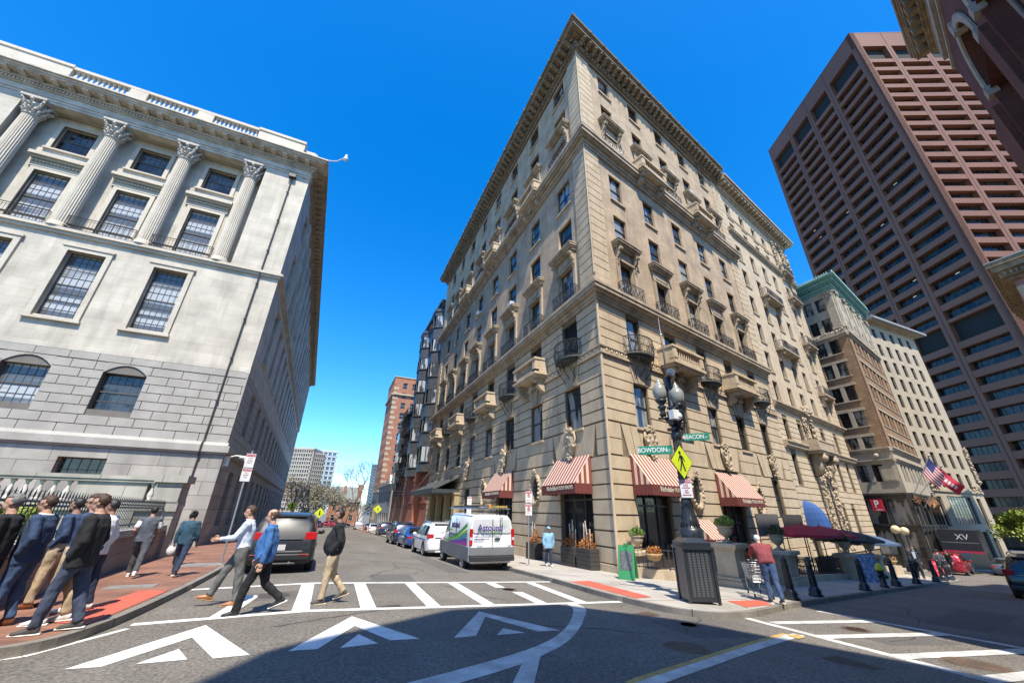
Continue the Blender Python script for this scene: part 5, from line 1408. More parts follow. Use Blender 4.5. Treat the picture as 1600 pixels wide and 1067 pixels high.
# wall cameras and lamp on the corner
def camera_fix(M, label):
    mb = MB(); mb.box(-.05, .25, -.12, .12, -.25, .35); mb.tube([(.2, 0, .3), (.55, 0, .42), (1.0, 0, .38)], .045, 6); mb.tube([(.75, 0, .36), (1.25, 0, .30)], .1, 8); mb.ball((1.15, 0, .18), .13, 8, 6)
    tag(obj('security_camera', mb, mat('white_plastic', (.7, .7, .68), .5), M=M), label, 'camera')
camera_fix(T(SX + .02, SY + .5, 4.35, 0), 'white security camera on a bracket at the granite corner of the state building')
mb = MB(); mb.tube([(SX + .5, SY + .3, 31.0), (SX + 1.6, SY + .2, 31.3), (SX + 2.3, SY, 31.9)], .05, 6); mb.ball((SX + 2.3, SY, 31.7), .22, 10, 7); mb.tube([(SX + 2.3, SY, 31.7), (SX + 2.3, SY, 32.2)], .12, 8)
tag(obj('security_camera', mb, MATS['white_plastic']), 'white dome camera on a long arm beyond the roof corner of the state building', 'camera')

# ---------------------------------------------------------------- terrace balustrade, low wall, iron fence, lawn
TYY = 21.6
FT = frame(0, TYY, (1, 0), (0, 1))
ter = thing('terrace_balustrade', 'pale granite terrace wall with stone balusters in front of the state building', 'balustrade', loc=(-6, TYY, 0))
mb = MB()
mb.box(-40, -5.75, .05, .8, -.5, 1.55); mb.box(-40, -5.7, -.06, .85, 1.55, 1.9)
mb.box(-40, -5.85, -.02, .5, 2.62, 2.72); mb.box(-40, -5.8, -.06, .55, 2.72, 2.86)
mb.box(-9.15, -6.95, .05, .6, 1.9, 2.62); mb.box(-7.95, -7.05, -.05, .7, -.5, 1.89)
mb.box(-6.6, -5.75, -.08, .85, 1.9, 2.66); mb.box(-6.72, -5.6, -.2, .95, 2.66, 2.95)
obj('terrace_wall', mb, brick('terrace_granite', (.40, .37, .32), (.32, .295, .25), (.19, .17, .14), 1.9, .62, ms=.015, vary=.25), ter, FT)
mb = MB(); mb.smooth = True
for i in range(60): baluster(mb, -9.4 - i * .4, .13, 1.9, .72, .11, 10)
baluster(mb, -6.78, .13, 1.9, .72, .11, 10)
obj('balusters', mb, mat('white_baluster_stone', (.58, .55, .49), .8), ter, FT)
low = thing('low_granite_wall', 'low warm granite retaining wall with coping beside the brick pavement', 'wall', loc=(-5, 14, 0))
# wall line from (-4.6,7) to (-5.85,21.6)
lw = [(-3.9, -2.0), (-4.75, 8.5), (-5.0, 12), (-5.35, 16), (-5.9, 21.7)]
mb = MB(); mc = MB()
for (a, b) in zip(lw, lw[1:]):
    z0a, z0b = gz(*a) - .1, gz(*b) - .1; za, zb = 1.12 + gz(*a) * .3, 1.12 + gz(*b) * .3
    t = (Vector(b) - Vector(a)).normalized(); nn = Vector((-t.y, t.x)) * .45
    for M_, o0, o1, lo0, lo1, hi0, hi1 in ((mb, 0, 1, z0a, z0b, za - .2, zb - .2), (mc, -.12, 1.12, za - .199, zb - .199, za, zb)):
        A0, A1 = Vector(a) + nn * o0, Vector(a) + nn * o1; B0, B1 = Vector(b) + nn * o0, Vector(b) + nn * o1
        M_.raw([(A0.x, A0.y, lo0), (B0.x, B0.y, lo1), (B1.x, B1.y, lo1), (A1.x, A1.y, lo0), (A0.x, A0.y, hi0), (B0.x, B0.y, hi1), (B1.x, B1.y, hi1), (A1.x, A1.y, hi0)], [(0, 3, 2, 1), (4, 5, 6, 7), (0, 1, 5, 4), (2, 3, 7, 6), (1, 2, 6, 5), (3, 0, 4, 7)])
obj('wall_face', mb, brick('brown_granite_blocks', (.30, .25, .205), (.24, .2, .165), (.15, .12, .1), 1.5, .45, ms=.012, vary=.25), low, Matrix.Identity(4)); obj('coping', mc, GRAN, low, Matrix.Identity(4))
fen = thing('iron_fence', 'black iron spear fence on the low granite wall in front of the lawn', 'fence', loc=(-5.3, 14, 1.1))
mb = MB(); mr = MB()
pl = []
for (a, b) in zip(lw, lw[1:]):
    L_ = (Vector(b) - Vector(a)).length; n = int(L_ / .16); t = (Vector(b) - Vector(a)).normalized(); nn = Vector((-t.y, t.x)) * .25
    for i in range(n):
        p = Vector(a).lerp(Vector(b), i / n) + nn; z = 1.12 + gz(p.x, p.y) * .3
        mb.tube([(p.x, p.y, z), (p.x, p.y, z + .78)], .011, 4); mb.lathe([(.022, 0), (.016, .06), (.002, .15)], p.x, p.y, 4, z + .78)
    A, B = Vector(a) + nn, Vector(b) + nn
    for h in (.12, .62, .70): mr.tube([(A.x, A.y, 1.12 + gz(*a) * .3 + h), (B.x, B.y, 1.12 + gz(*b) * .3 + h)], .022, 4)
obj('pickets', mb, IRON, fen, Matrix.Identity(4)); obj('rails', mr, IRON, fen, Matrix.Identity(4))
mb = MB(); mb.poly([(-40, 2, 1.0), (-4.55, 2, 1.0), (-6.0, TYY, .85), (-40, TYY, .95)]); tag(obj('lawn', mb, GRASS), kind='structure')
def leaf_cloud(mb, c, s, n, size, seed, thin=1.0):
    r_ = random.Random(seed)
    for i in range(n):
        while True:
            p = Vector((r_.uniform(-1, 1), r_.uniform(-1, 1), r_.uniform(-1, 1)))
            if p.length < 1 and r_.random() < .25 + p.length: break
        q = Vector((c[0] + p.x * s[0], c[1] + p.y * s[1], c[2] + p.z * s[2]))
        a = Vector((r_.gauss(0, 1), r_.gauss(0, 1), r_.gauss(0, 1))).normalized(); b = a.orthogonal().normalized(); cc = a.cross(b); k = size * r_.uniform(.6, 1.3)
        mb.poly([q + b * k, q + cc * k * .5, q - b * k, q - cc * k * .5])
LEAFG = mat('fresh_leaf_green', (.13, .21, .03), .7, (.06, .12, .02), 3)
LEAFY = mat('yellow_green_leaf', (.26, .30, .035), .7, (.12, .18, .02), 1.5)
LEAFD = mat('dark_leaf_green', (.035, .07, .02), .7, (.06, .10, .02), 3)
for i, (x, y, s) in enumerate(((-6.4, 12.8, .55), (-6.0, 11.0, .5), (-7.2, 15.5, .6), (-5.9, 9.2, .5))):
    mb = MB(); mb.tube([(0, 0, 0), (.05, .02, .35)], .04, 5); leaf_cloud(mb, (0, 0, s * .75), (s * .75, s * .75, s * .6), 700, .07, i)
    tag(obj('shrub', mb, LEAFG if i % 2 else LEAFY, M=T(x, y, .93)), ['yellow green shrub nearest the balustrade behind the fence', 'bright shrub behind the fence beside the man in sunglasses', 'larger yellow green shrub on the lawn behind the fence', 'shrub at the left edge behind the fence'][i], 'shrub')
# ---------------------------------------------------------------- vehicles (local x forward, z up, origin on the ground)
BLK = mat('black_rubber', (.018, .018, .018), .75); TRIM = mat('black_plastic_trim', (.03, .03, .032), .5)
CHR = mat('bright_chrome', (.55, .55, .56), .18, metal=.9, fine=0); RIM = mat('alloy_rim', (.33, .33, .34), .35, metal=.6)
REDL = mat('red_tail_lens', (.42, .012, .012), .15, coat=.5, fine=0); CLR = mat('clear_lens', (.5, .5, .5), .15, fine=0); PLT = mat('pale_plate', (.55, .50, .50), .6)
CGL = glass('car_glass', (.008, .009, .01), .06, (.015, .017, .02), spec=.12)
def paint(name, col, rough=.3, metal=.3): return mat(name, col, rough, col2=tuple(c * .92 for c in col), coat=.8, metal=metal, fine=0.02)
def hull(st, mats, sub=1):
    mb = MB(); n = 8; vs = []; fs = []
    for (x, zb, zm, zt, wl, wb, wt) in st:
        half = [(0, zb), (wl * .85, zb), (wl, zb + .1), (wl + .015, (zb + zm) / 2 + .02), (wb, zm), (wt + (wb - wt) * .12, zm + (zt - zm) * .82 if zt - zm > .15 else zt - .03), (wt * .86, zt - .005), (0, zt + .012)]
        ring_ = half + [(-y, z) for y, z in half[-2:0:-1]]
        for y, z in ring_: vs.append((x, y, z))
    m = 14
    for i in range(len(st) - 1):
        for k in range(m): fs.append((i * m + k, (i + 1) * m + k, (i + 1) * m + (k + 1) % m, i * m + (k + 1) % m))
    fs.append(tuple(range(m))); fs.append(tuple((len(st) - 1) * m + k for k in range(m))[::-1])
    mb.raw(vs, fs); mb.sm = [True] * len(mb.f)
    return mb
def section(st, x):
    for a, b in zip(st, st[1:]):
        if a[0] <= x <= b[0]:
            t = (x - a[0]) / (b[0] - a[0]); return [p + (q - p) * t for p, q in zip(a, b)]
    return st[0] if x < st[0][0] else st[-1]
def side_pt(st, x, f, s, off=.008):
    _, zb, zm, zt, wl, wb, wt = section(st, x)
    ztop = zm + (zt - zm) * .82; wtop = wt + (wb - wt) * .12
    return (x, s * (wb + (wtop - wb) * f + off), zm + (ztop - zm) * f)
def carve(mb, mats, wheels, r):
    me = mb.mesh('body', mats); o = bpy.data.objects.new('tmp_body', me); C.objects.link(o)
    cut = MB(); cut.mi = 1
    for (x, y) in wheels:
        s = 1 if y > 0 else -1; cut.prism([(x + math.cos(a * math.pi / 12) * (r + .07), r + math.sin(a * math.pi / 12) * (r + .07)) for a in range(24)][::-1], 'y', s * (abs(y) - .16) if s > 0 else -abs(y) - .3, abs(y) + .3 if s > 0 else -(abs(y) - .16))
    cme = cut.mesh('cut', mats); c = bpy.data.objects.new('tmp_cut', cme); C.objects.link(c)
    bm = bmesh.new(); bm.from_mesh(cme); bmesh.ops.recalc_face_normals(bm, faces=bm.faces); bm.to_mesh(cme); bm.free()
    bm = bmesh.new(); bm.from_mesh(me); bmesh.ops.recalc_face_normals(bm, faces=bm.faces); bm.to_mesh(me); bm.free()
    md = o.modifiers.new('b', 'BOOLEAN'); md.object = c; md.operation = 'DIFFERENCE'; md.solver = 'EXACT'
    out = bpy.data.meshes.new_from_object(o.evaluated_get(bpy.context.evaluated_depsgraph_get()))
    bpy.data.objects.remove(o); bpy.data.objects.remove(c); out.name = 'body'
    if len(out.polygons) < 20: out = me
    try: out.set_sharp_from_angle(angle=R(38))
    except Exception: pass
    return out
def wheel_mesh(r, w_=.22, spokes=5):
    t = MB(); t.smooth = True
    prof = [(r * .66, -w_ / 2), (r * .93, -w_ / 2), (r, -w_ / 2 + .04), (r, w_ / 2 - .04), (r * .93, w_ / 2), (r * .66, w_ / 2)]
    vs = []; fs = []; n = 24
    for q, y in prof:
        for k in range(n): a = 2 * math.pi * k / n; vs.append((q * math.cos(a), y, q * math.sin(a)))
    for i in range(len(prof)):
        for k in range(n): j = (i + 1) % len(prof); fs.append((i * n + k, j * n + k, j * n + (k + 1) % n, i * n + (k + 1) % n))
    t.raw(vs, fs)
    m = MB()
    for s in (-1, 1):
        y = s * w_ * .32
        m.prism([(math.cos(2 * math.pi * k / 20) * r * .2, math.sin(2 * math.pi * k / 20) * r * .2) for k in range(20)], 'y', y - .03, y + .03)
        for k in range(spokes):
            a = 2 * math.pi * k / spokes; ca, sa = math.cos(a), math.sin(a)
            m.tube([(ca * r * .1, y, sa * r * .1), (ca * r * .66, y + s * .01, sa * r * .66)], [(.03, r * .09), (.03, r * .15)], 6, up=(0, 1, 0))
        vs = []; fs = []
        for q in (r * .6, r * .68):
            for yy in (y - .03, y + .04): 
                for k in range(20): a = 2 * math.pi * k / 20; vs.append((q * math.cos(a), yy, q * math.sin(a)))
        for i, j in ((0, 1), (1, 3), (3, 2), (2, 0)):
            for k in range(20): fs.append((i * 20 + k, j * 20 + k, j * 20 + (k + 1) % 20, i * 20 + (k + 1) % 20))
        m.raw(vs, fs)
    m.mi = 1; m.prism([(math.cos(2 * math.pi * k / 20) * r * .62, math.sin(2 * math.pi * k / 20) * r * .62) for k in range(20)], 'y', -.02, .02)
    return t.mesh('wheel', BLK), m.mesh('rim', [RIM, TRIM])
def vehicle(name, label, cat, st, M, pm, wheels, r, group=None, side=None, rear=None, front=None, tails=None, plate=None, spokes=5, extras=None):
    t = thing(name, label, cat, M, group=group)
    body = carve(hull(st, None), [pm, TRIM], [(x, s * section(st, x)[4]) for x in wheels for s in (-1, 1)], r)
    b = obj('body', body, None, t, M)
    tw, rm_ = wheel_mesh(r, spokes=spokes)
    for x in wheels:
        y = section(st, x)[4] - .10
        for s in (-1, 1):
            o = obj('wheel', tw, None, t, M @ Matrix.Translation((x, s * y, r))); obj('rim', rm_, None, o, M @ Matrix.Translation((x, s * y, r)))
    for s in (-1, 1):
        for xa, xb in side or []:
            g = MB(); n = 6
            lo = [side_pt(st, xa + (xb - xa) * i / n, .06, s) for i in range(n + 1)]; hi = [side_pt(st, xa + (xb - xa) * i / n, .93, s) for i in range(n + 1)]
            g.poly(lo + hi[::-1]); obj('side_window', g, CGL, t, M)
        m = MB(); x = (side or [(0, 1)])[-1][1] - .15; p = side_pt(st, x, .05, s); m.ball((p[0], p[1] + s * .14, p[2] + .05), .12, 8, 6, (.5, 1, .75)); m.tube([(p[0], p[1], p[2]), (p[0], p[1] + s * .1, p[2])], .03, 5); obj('mirror', m, pm, t, M)
    for nm, q in (('rear_window', rear), ('windshield', front)):
        if q: g = MB(); g.poly(q); obj(nm, g, CGL, t, M)
    for box in tails or []:
        for s in (-1, 1): m = MB(); m.box(box[0], box[1], s * box[2], s * box[3], box[4], box[5]); obj('tail_light', m, REDL, t, M, bevel=.02)
    if plate: m = MB(); m.box(plate[0] - .012, plate[0] + .01, plate[1] - .16, plate[1] + .16, plate[2] - .08, plate[2] + .08); obj('licence_plate', m, PLT, t, M)
    if extras: extras(t, M)
    return t
def suv_st(L_=4.8, W=1.92, H=1.74):
    w_ = W / 2; k = L_ / 4.8; h = H / 1.74
    raw = [(-2.42, .48, .78, .9, .80, .84, .78), (-2.38, .36, .95, 1.04, .88, .88, .80), (-2.30, .30, 1.03, 1.22, .93, .92, .78), (-2.18, .30, 1.08, 1.50, .95, .94, .74), (-2.02, .28, 1.08, 1.68, .955, .945, .72), (-1.7, .26, 1.07, 1.73, .96, .95, .72),
           (-.6, .24, 1.04, 1.76, .96, .955, .73), (.2, .24, 1.02, 1.72, .96, .95, .71), (.75, .24, 1.0, 1.42, .96, .94, .74), (1.25, .24, .98, 1.10, .955, .93, .80), (1.9, .26, .92, 1.02, .94, .90, .78), (2.25, .32, .82, .92, .88, .84, .72), (2.4, .42, .7, .78, .74, .7, .6)]
    return [(a * k, b, c * h, d * h, e * w_ / .96, f * w_ / .96, g * w_ / .96) for a, b, c, d, e, f, g in raw]
def sedan_st(L_=4.6, W=1.8, H=1.45):
    w_ = W / 2; k = L_ / 4.6; h = H / 1.45
    raw = [(-2.3, .42, .66, .74, .72, .74, .66), (-2.25, .30, .86, .92, .82, .82, .7), (-1.75, .24, .93, 1.0, .88, .87, .76), (-1.45, .22, .93, 1.12, .9, .88, .70), (-.95, .22, .92, 1.38, .9, .88, .60), (-.3, .2, .90, 1.45, .9, .88, .60), (.3, .2, .89, 1.42, .9, .88, .60), (.75, .2, .88, 1.2, .9, .87, .66), (1.15, .2, .86, .93, .9, .86, .72), (1.8, .24, .78, .86, .87, .82, .7), (2.15, .3, .66, .74, .8, .74, .6), (2.3, .36, .56, .62, .62, .6, .5)]
    return [(a * k, b, c * h, d * h, e * w_ / .9, f * w_ / .9, g * w_ / .9) for a, b, c, d, e, f, g in raw]
def suv(label, x, y, pm, group='cars parked along the street', L_=4.8, W=1.92, H=1.74, heading=90, name='parked_suv', tail=None, rails=True, extra=None, spokes=5, r=.37):
    st = suv_st(L_, W, H); k = L_ / 4.8; h = H / 1.74; w_ = W / 1.92
    M = T(x, y, gz(x, y), R(heading))
    tails = tail or [(-2.40 * k, -2.05 * k, .62 * w_, .955 * w_, .98 * h, 1.20 * h)]
    def ex(t, M):
        m = MB(); m.box(-2.45 * k, -2.2 * k, -.86 * w_, .86 * w_, .42, .62); m.box(-2.44 * k, -2.3 * k, -.5, .5, .3, .38); obj('rear_bumper', m, pm if tail is None else TRIM, t, M, bevel=.04)
        m = MB(); m.box(-2.43 * k, -2.28 * k, -.55 * w_, .55 * w_, 1.0 * h, 1.04 * h); obj('chrome_strip', m, CHR, t, M)
        if rails:
            m = MB()
            for s in (-1, 1): m.tube([(-1.7 * k, s * .66, 1.74 * h), (-1.5 * k, s * .66, 1.80 * h), (.1 * k, s * .66, 1.80 * h), (.3 * k, s * .66, 1.72 * h)], .022, 6)
            obj('roof_rails', m, CHR, t, M)
        m = MB(); m.box(-2.14 * k, -1.98 * k, -.55, .55, 1.64 * h, 1.69 * h); m.box(-2.3 * k, -2.24 * k, -.25, .3, 1.16 * h, 1.18 * h); obj('spoiler', m, TRIM, t, M)
        if extra: extra(t, M)
    return vehicle(name, label, 'car', st, M, pm, (-1.42 * k, 1.45 * k), r, group, side=[(-1.95 * k, -1.25 * k), (-1.15 * k, -.2 * k), (-.1 * k, .8 * k)],
        rear=[(-2.315 * k, -.70 * w_, 1.15 * h), (-2.315 * k, .70 * w_, 1.15 * h), (-2.065 * k, .60 * w_, 1.63 * h), (-2.065 * k, -.60 * w_, 1.63 * h)],
        front=[(1.23 * k, .72 * w_, 1.13 * h), (1.23 * k, -.72 * w_, 1.13 * h), (.27 * k, -.60 * w_, 1.71 * h), (.27 * k, .60 * w_, 1.71 * h)], tails=tails, plate=(-2.44 * k, 0.05, .78 * h), extras=ex, spokes=spokes)
def sedan(label, x, y, pm, group='cars parked along the street', heading=90, L_=4.6, H=1.45, name='parked_car', r=.32):
    st = sedan_st(L_, 1.8, H); k = L_ / 4.6; h = H / 1.45; M = T(x, y, gz(x, y), R(heading))
    return vehicle(name, label, 'car', st, M, pm, (-1.35 * k, 1.4 * k), r, group, side=[(-1.3 * k, -.35 * k), (-.25 * k, .75 * k)],
        rear=[(-1.73 * k, -.66, 1.03 * h), (-1.73 * k, .66, 1.03 * h), (-.98 * k, .5, 1.385 * h), (-.98 * k, -.5, 1.385 * h)], front=[(1.14 * k, .68, .96 * h), (1.14 * k, -.68, .96 * h), (.33 * k, -.5, 1.42 * h), (.33 * k, .5, 1.42 * h)],
        tails=[(-2.29 * k, -2.0 * k, .5, .83, .72 * h, .88 * h)], plate=(-2.33 * k, 0, .6))
DKG = mat('dark_grey_paint', (.014, .0145, .016), .42, coat=.25, fine=.02); BLKP = paint('black_paint', (.015, .016, .018)); BLU = paint('bright_blue_paint', (.02, .07, .26)); NAVY = paint('navy_paint', (.02, .032, .075)); WHT = paint('white_paint', (.66, .66, .66), .3, 0); SIL = paint('silver_paint', (.38, .39, .41), .35, .5); REDP = paint('red_paint', (.35, .02, .03)); SLT = paint('slate_blue_paint', (.10, .13, .18))
def jeep(t, M):
    m = MB(); m.box(-2.44, -2.40, -.62, .62, .66, .70); m.tube([(-2.42, -.3, .35), (-2.3, -.3, .35)], .05, 8); obj('bumper_trim', m, CHR, t, M)
    m = MB(); m.box(-2.45, -2.41, -.80, -.52, .55, .60); m.box(-2.45, -2.41, .52, .80, .55, .60); obj('reflector', m, REDL, t, M)
    text('M', .12, CHR, t, M @ Matrix.Translation((-2.45, -.05, .98)) @ Matrix.Rotation(R(-90), 4, 'Z') @ XZ) if False else None
suv('dark grey suv seen from behind at the left kerb, beside the crossing men', -1.08, 17.95, DKG, extra=jeep, H=1.78)
suv('black minivan parked ahead of the dark grey suv on the left', -1.25, 33.0, BLKP, H=1.8, L_=5.0, rails=False)
suv('dark blue suv third behind the white van, with a bright tail', 6.45, 38.8, NAVY, r=.36)
sedan('bright blue sedan between the white suv and the dark blue suv', 6.5, 33.2, BLU)
def police(t, M):
    m = MB()
    for s in (-1, 1): m.box(-1.9, 1.6, s * .955, s * .968, .88, .93)
    m.box(-2.43, -2.41, -.6, .6, .9, .95); obj('blue_stripe', m, mat('blue_vinyl', (.03, .09, .35), .4), t, M)
    m = MB(); m.box(-2.42, -2.2, -.9, .9, .38, .75); obj('dark_bumper', m, TRIM, t, M, bevel=.03)
suv('white suv with blue stripe and dark bumper parked just ahead of the white van', 6.42, 26.2, WHT, H=1.78, L_=4.95, extra=police, r=.39)
suv('dark blue suv with orange cone behind it, farther up on the right', 8.1, 63, NAVY, L_=4.9)
sedan('white car parked beyond the cone row', 8.2, 79, WHT); sedan('dark car parked beyond the white car', 8.5, 90, BLKP); suv('silver suv far up the street near the brick house', 7.4, 103, SIL, rails=False)
sedan('small dark car at the far left end of the street', -3.4, 82, BLKP); sedan('dark car in the far row before the flowering trees', -1.2, 108, NAVY); sedan('red car in the far row before the flowering trees', 1.5, 112, REDP, heading=0); sedan('far black car at the end of the street centre', 4.0, 115, BLKP, heading=0)
# right side of the picture
suv('red suv waiting beyond the last bollards', 52.0, 19.8, REDP, 'cars on the right', heading=13, L_=4.6, r=.36)
sedan('slate blue car parked beyond the red arrow sign', 60.0, 19.0, SLT, 'cars on the right', heading=13, L_=4.7, H=1.5)
suv('dark suv with a red tail light at the right edge of the picture', 29.6, 8.4, BLKP, 'cars on the right', heading=13, L_=4.9)
# white van
VST = [(-2.78, .40, .8, .95, .93, .95, .90), (-2.72, .34, 1.3, 1.45, .98, .99, .93), (-2.66, .32, 1.35, 2.05, 1.0, 1.0, .88), (-2.55, .32, 1.35, 2.16, 1.0, 1.0, .86), (-1.0, .30, 1.35, 2.2, 1.0, 1.0, .87), (.7, .30, 1.33, 2.2, 1.0, 1.0, .87), (1.2, .30, 1.28, 2.12, 1.0, .99, .84), (1.75, .30, 1.2, 1.62, 1.0, .97, .82), (2.15, .32, 1.12, 1.26, .98, .94, .84), (2.6, .36, .98, 1.06, .92, .86, .74), (2.78, .45, .7, .8, .8, .74, .6)]
vx, vy = 6.72, 19.75
VM = T(vx, vy, gz(vx, vy), R(90) + R(-1.0))
def van_extra(t, M):
    m = MB(); m.box(-2.9, -2.6, -.98, .98, .42, .60); m.box(-2.82, -2.7, -1.0, 1.0, .60, .64); o = obj('rear_bumper', m, TRIM, t, M, bevel=.03)
    m = MB()
    for s in (-1, 1): m.box(-2.7, 2.3, s * .99, s * 1.022, .42, .92)
    m.box(-2.81, -2.74, -.99, .99, .64, .93); obj('lower_cladding', m, mat('grey_cladding', (.16, .165, .17), .55), t, M)
    m = MB(); m.box(-2.785, -2.76, -.012, .012, .65, 2.0); m.box(-2.82, -2.77, -.30, -.1, 1.22, 1.27); m.ball((-2.78, -.25, 1.25), .07, 8, 6, (.5, 1.7, .6)); obj('door_gap', m, TRIM, t, M)
    m = MB(); p = [(-.02 + .0, 0)]
    def rr(y0, y1, z0, z1, q=.08, n=5):
        pts = []
        for cx_, cz_, a0 in ((y1 - q, z1 - q, 0), (y0 + q, z1 - q, 90), (y0 + q, z0 + q, 180), (y1 - q, z0 + q, 270)):
            for i in range(n): a = R(a0 + 90 * i / (n - 1)); pts.append((cx_ + math.cos(a) * q, cz_ + math.sin(a) * q))
        return pts
    m.raw([(-2.735 + .0 - .03 + (z - 1.4) * .1, y, z) for y, z in rr(-.86, .86, 1.46, 1.98)], [tuple(range(20))]); obj('covered_windows', m, mat('pale_grey_wrap', (.50, .50, .49), .35), t, M)
    for s in (-1, 1):
        m = MB(); m.box(-2.79, -2.70, s * .87, s * 1.005, .98, 1.62); o = obj('tail_light', m, REDL, t, M, bevel=.02)
        m = MB(); m.box(-2.80, -2.69, s * .885, s * 1.006, 1.2, 1.3); obj('lamp_band', m, CLR, o, M)
    m = MB(); m.box(-2.80, -2.77, -.5, -.18, .68, .80); obj('licence_plate', m, PLT, t, M)
    RX = M @ Matrix.Translation((-2.79, 0, 0)) @ Matrix(((0, 0, -1, 0), (-1, 0, 0, 0), (0, 1, 0, 0), (0, 0, 0, 1)))
    VIO = mat('violet_lettering', (.06, .04, .20), .5); GRN = mat('green_lettering', (.12, .36, .10), .5)
    text('Astound', .33, VIO, t, RX @ Matrix.Translation((-.12, 1.66, -.0)) @ Matrix.Translation((0, 0, .04)), bold=.008); text('Broadband', .12, GRN, t, RX @ Matrix.Translation((.12, 1.50, .04)))
    text('1-800-4-ASTOUND', .085, VIO, t, RX @ Matrix.Translation((-.48, 1.32, .01)), bold=.002); text('astound.com', .085, VIO, t, RX @ Matrix.Translation((-.60, 1.22, .01)), bold=.002)
    text('BOS  5023', .05, VIO, t, RX @ Matrix.Translation((-.55, .98, .01))); text('5023', .07, VIO, t, RX @ Matrix.Translation((.78, .98, .01)))
    m = MB()
    for k in range(14): a = k * .9; m.raw([(-2.80, -.52 + math.cos(a) * (.05 + k * .012) - .02, 1.80 + math.sin(a) * (.02 + k * .006)), (-2.80, -.52 + math.cos(a) * (.05 + k * .012) + .03, 1.80 + math.sin(a) * (.02 + k * .006)), (-2.80, -.52 + math.cos(a) * (.05 + k * .012), 1.83 + math.sin(a) * (.02 + k * .006))], [(0, 1, 2)])
    obj('burst_logo', m, GRN, t, M)
    # coloured swooshes on the left side
    yy = 1.028
    def sw(z0a, z0b, x0, x1, h0, h1, mm, o_):
        m = MB(); n = 14; vs = []
        def zc(t): return z0a + (z0b - z0a) * t ** 1.7
        for i in range(n):
            p, q = i / n, (i + 1) / n
            xa, xb = x0 + (x1 - x0) * p, x0 + (x1 - x0) * q
            ha, hb = h0 + (h1 - h0) * p, h0 + (h1 - h0) * q
            m.poly([(xa, yy + o_, zc(p)), (xb, yy + o_, zc(q)), (xb, yy + o_, zc(q) + hb), (xa, yy + o_, zc(p) + ha)])
        obj('side_graphic', m, mm, t, M)
    g1 = mat('vinyl_green', (.03, .33, .08), .4); g2 = mat('vinyl_teal', (.03, .30, .36), .4); g3 = mat('vinyl_violet', (.13, .06, .33), .4); g4 = mat('vinyl_magenta', (.42, .02, .30), .4); g5 = mat('vinyl_lime', (.25, .50, .06), .4)
    sw(.95, 1.70, 1.4, -2.45, .06, .16, g1, .0); sw(.95, 1.5, 1.3, -2.45, .05, .10, g5, .001); sw(.95, 1.32, 1.0, -2.45, .05, .14, g2, .0); sw(.95, 1.12, .7, -2.45, .05, .15, g3, .001); sw(.94, .96, .3, -2.45, .05, .16, g4, .0)
    LX = M @ Matrix.Translation((0, yy + .0, 0)) @ Matrix(((-1, 0, 0, 0), (0, 0, 1, 0), (0, 1, 0, 0), (0, 0, 0, 1)))
    text('astound', .36, VIO, t, LX @ Matrix.Translation((.35, 1.72, -.06)), bold=.01, sx=1.2); text('Broadband', .13, GRN, t, LX @ Matrix.Translation((-.2, 1.5, .0)))
    m = MB()
    for x in (.55, -.65): m.box(x - .008, x + .008, .995, 1.026, .95, 2.0)
    m.box(-.9, .5, 1.0, 1.03, 1.30, 1.33); obj('panel_seams', m, TRIM, t, M)
    # roof rack with ladders
    m = MB()
    for x in (-2.4, -1.2, 0, 1.0): m.tube([(x, -.85, 2.2), (x, -.85, 2.42), (x, .85, 2.42), (x, .85, 2.2)], .025, 6)
    for s in (-1, 1): m.tube([(-2.6, s * .85, 2.42), (1.3, s * .85, 2.42)], .025, 6)
    o = obj('roof_rack', m, CHR, t, M)
    def ladder(y0, y1, z, mm, xa=-2.7, xb=1.5):
        m = MB()
        for y in (y0, y1): m.box(xa, xb, y - .02, y + .02, z, z + .09)
        k = int((xb - xa) / .3)
        for i in range(k): m.tube([(xa + .15 + i * .3, y0, z + .045), (xa + .15 + i * .3, y1, z + .045)], .018, 5)
        tag(obj('ladder', m, mm, None, M), 'aluminium ladder lying on the left of the white van roof' if mm is CHR else 'yellow fibreglass ladder lying on the right of the white van roof', 'ladder')
    ladder(.2, .62, 2.45, CHR); ladder(-.62, -.2, 2.45, mat('yellow_fibreglass', (.55, .38, .08), .5), -2.8, 1.1)
    m = MB(); m.lathe([(.07, 0), (.06, .1), (.02, .14)], -2.3, 0, 10, 2.46); obj('beacon', m, mat('orange_beacon', (.7, .2, .02), .3), o, M)
    m = MB(); m.tube([(-2.55, -.35, 2.5), (-2.85, -.32, 2.3), (-2.82, -.36, 1.95), (-2.83, -.3, 1.7)], .015, 5); m.tube([(-2.5, -.3, 2.5), (-2.88, -.45, 2.35), (-2.84, -.42, 2.0)], .012, 5); obj('hanging_strap', m, BLK, o, M)
vehicle('white_van', 'white telecom service van with colourful swooshes, purple lettering and ladders on its roof rack', 'van', VST, VM, paint('van_white', (.70, .70, .69), .3, 0), (-1.78, 1.75), .36, 'cars parked along the street', side=[(.75, 1.6)],
    rear=None, front=[(2.12, .8, 1.28), (2.12, -.8, 1.28), (1.25, -.74, 2.1), (1.25, .74, 2.1)], extras=van_extra, spokes=10)

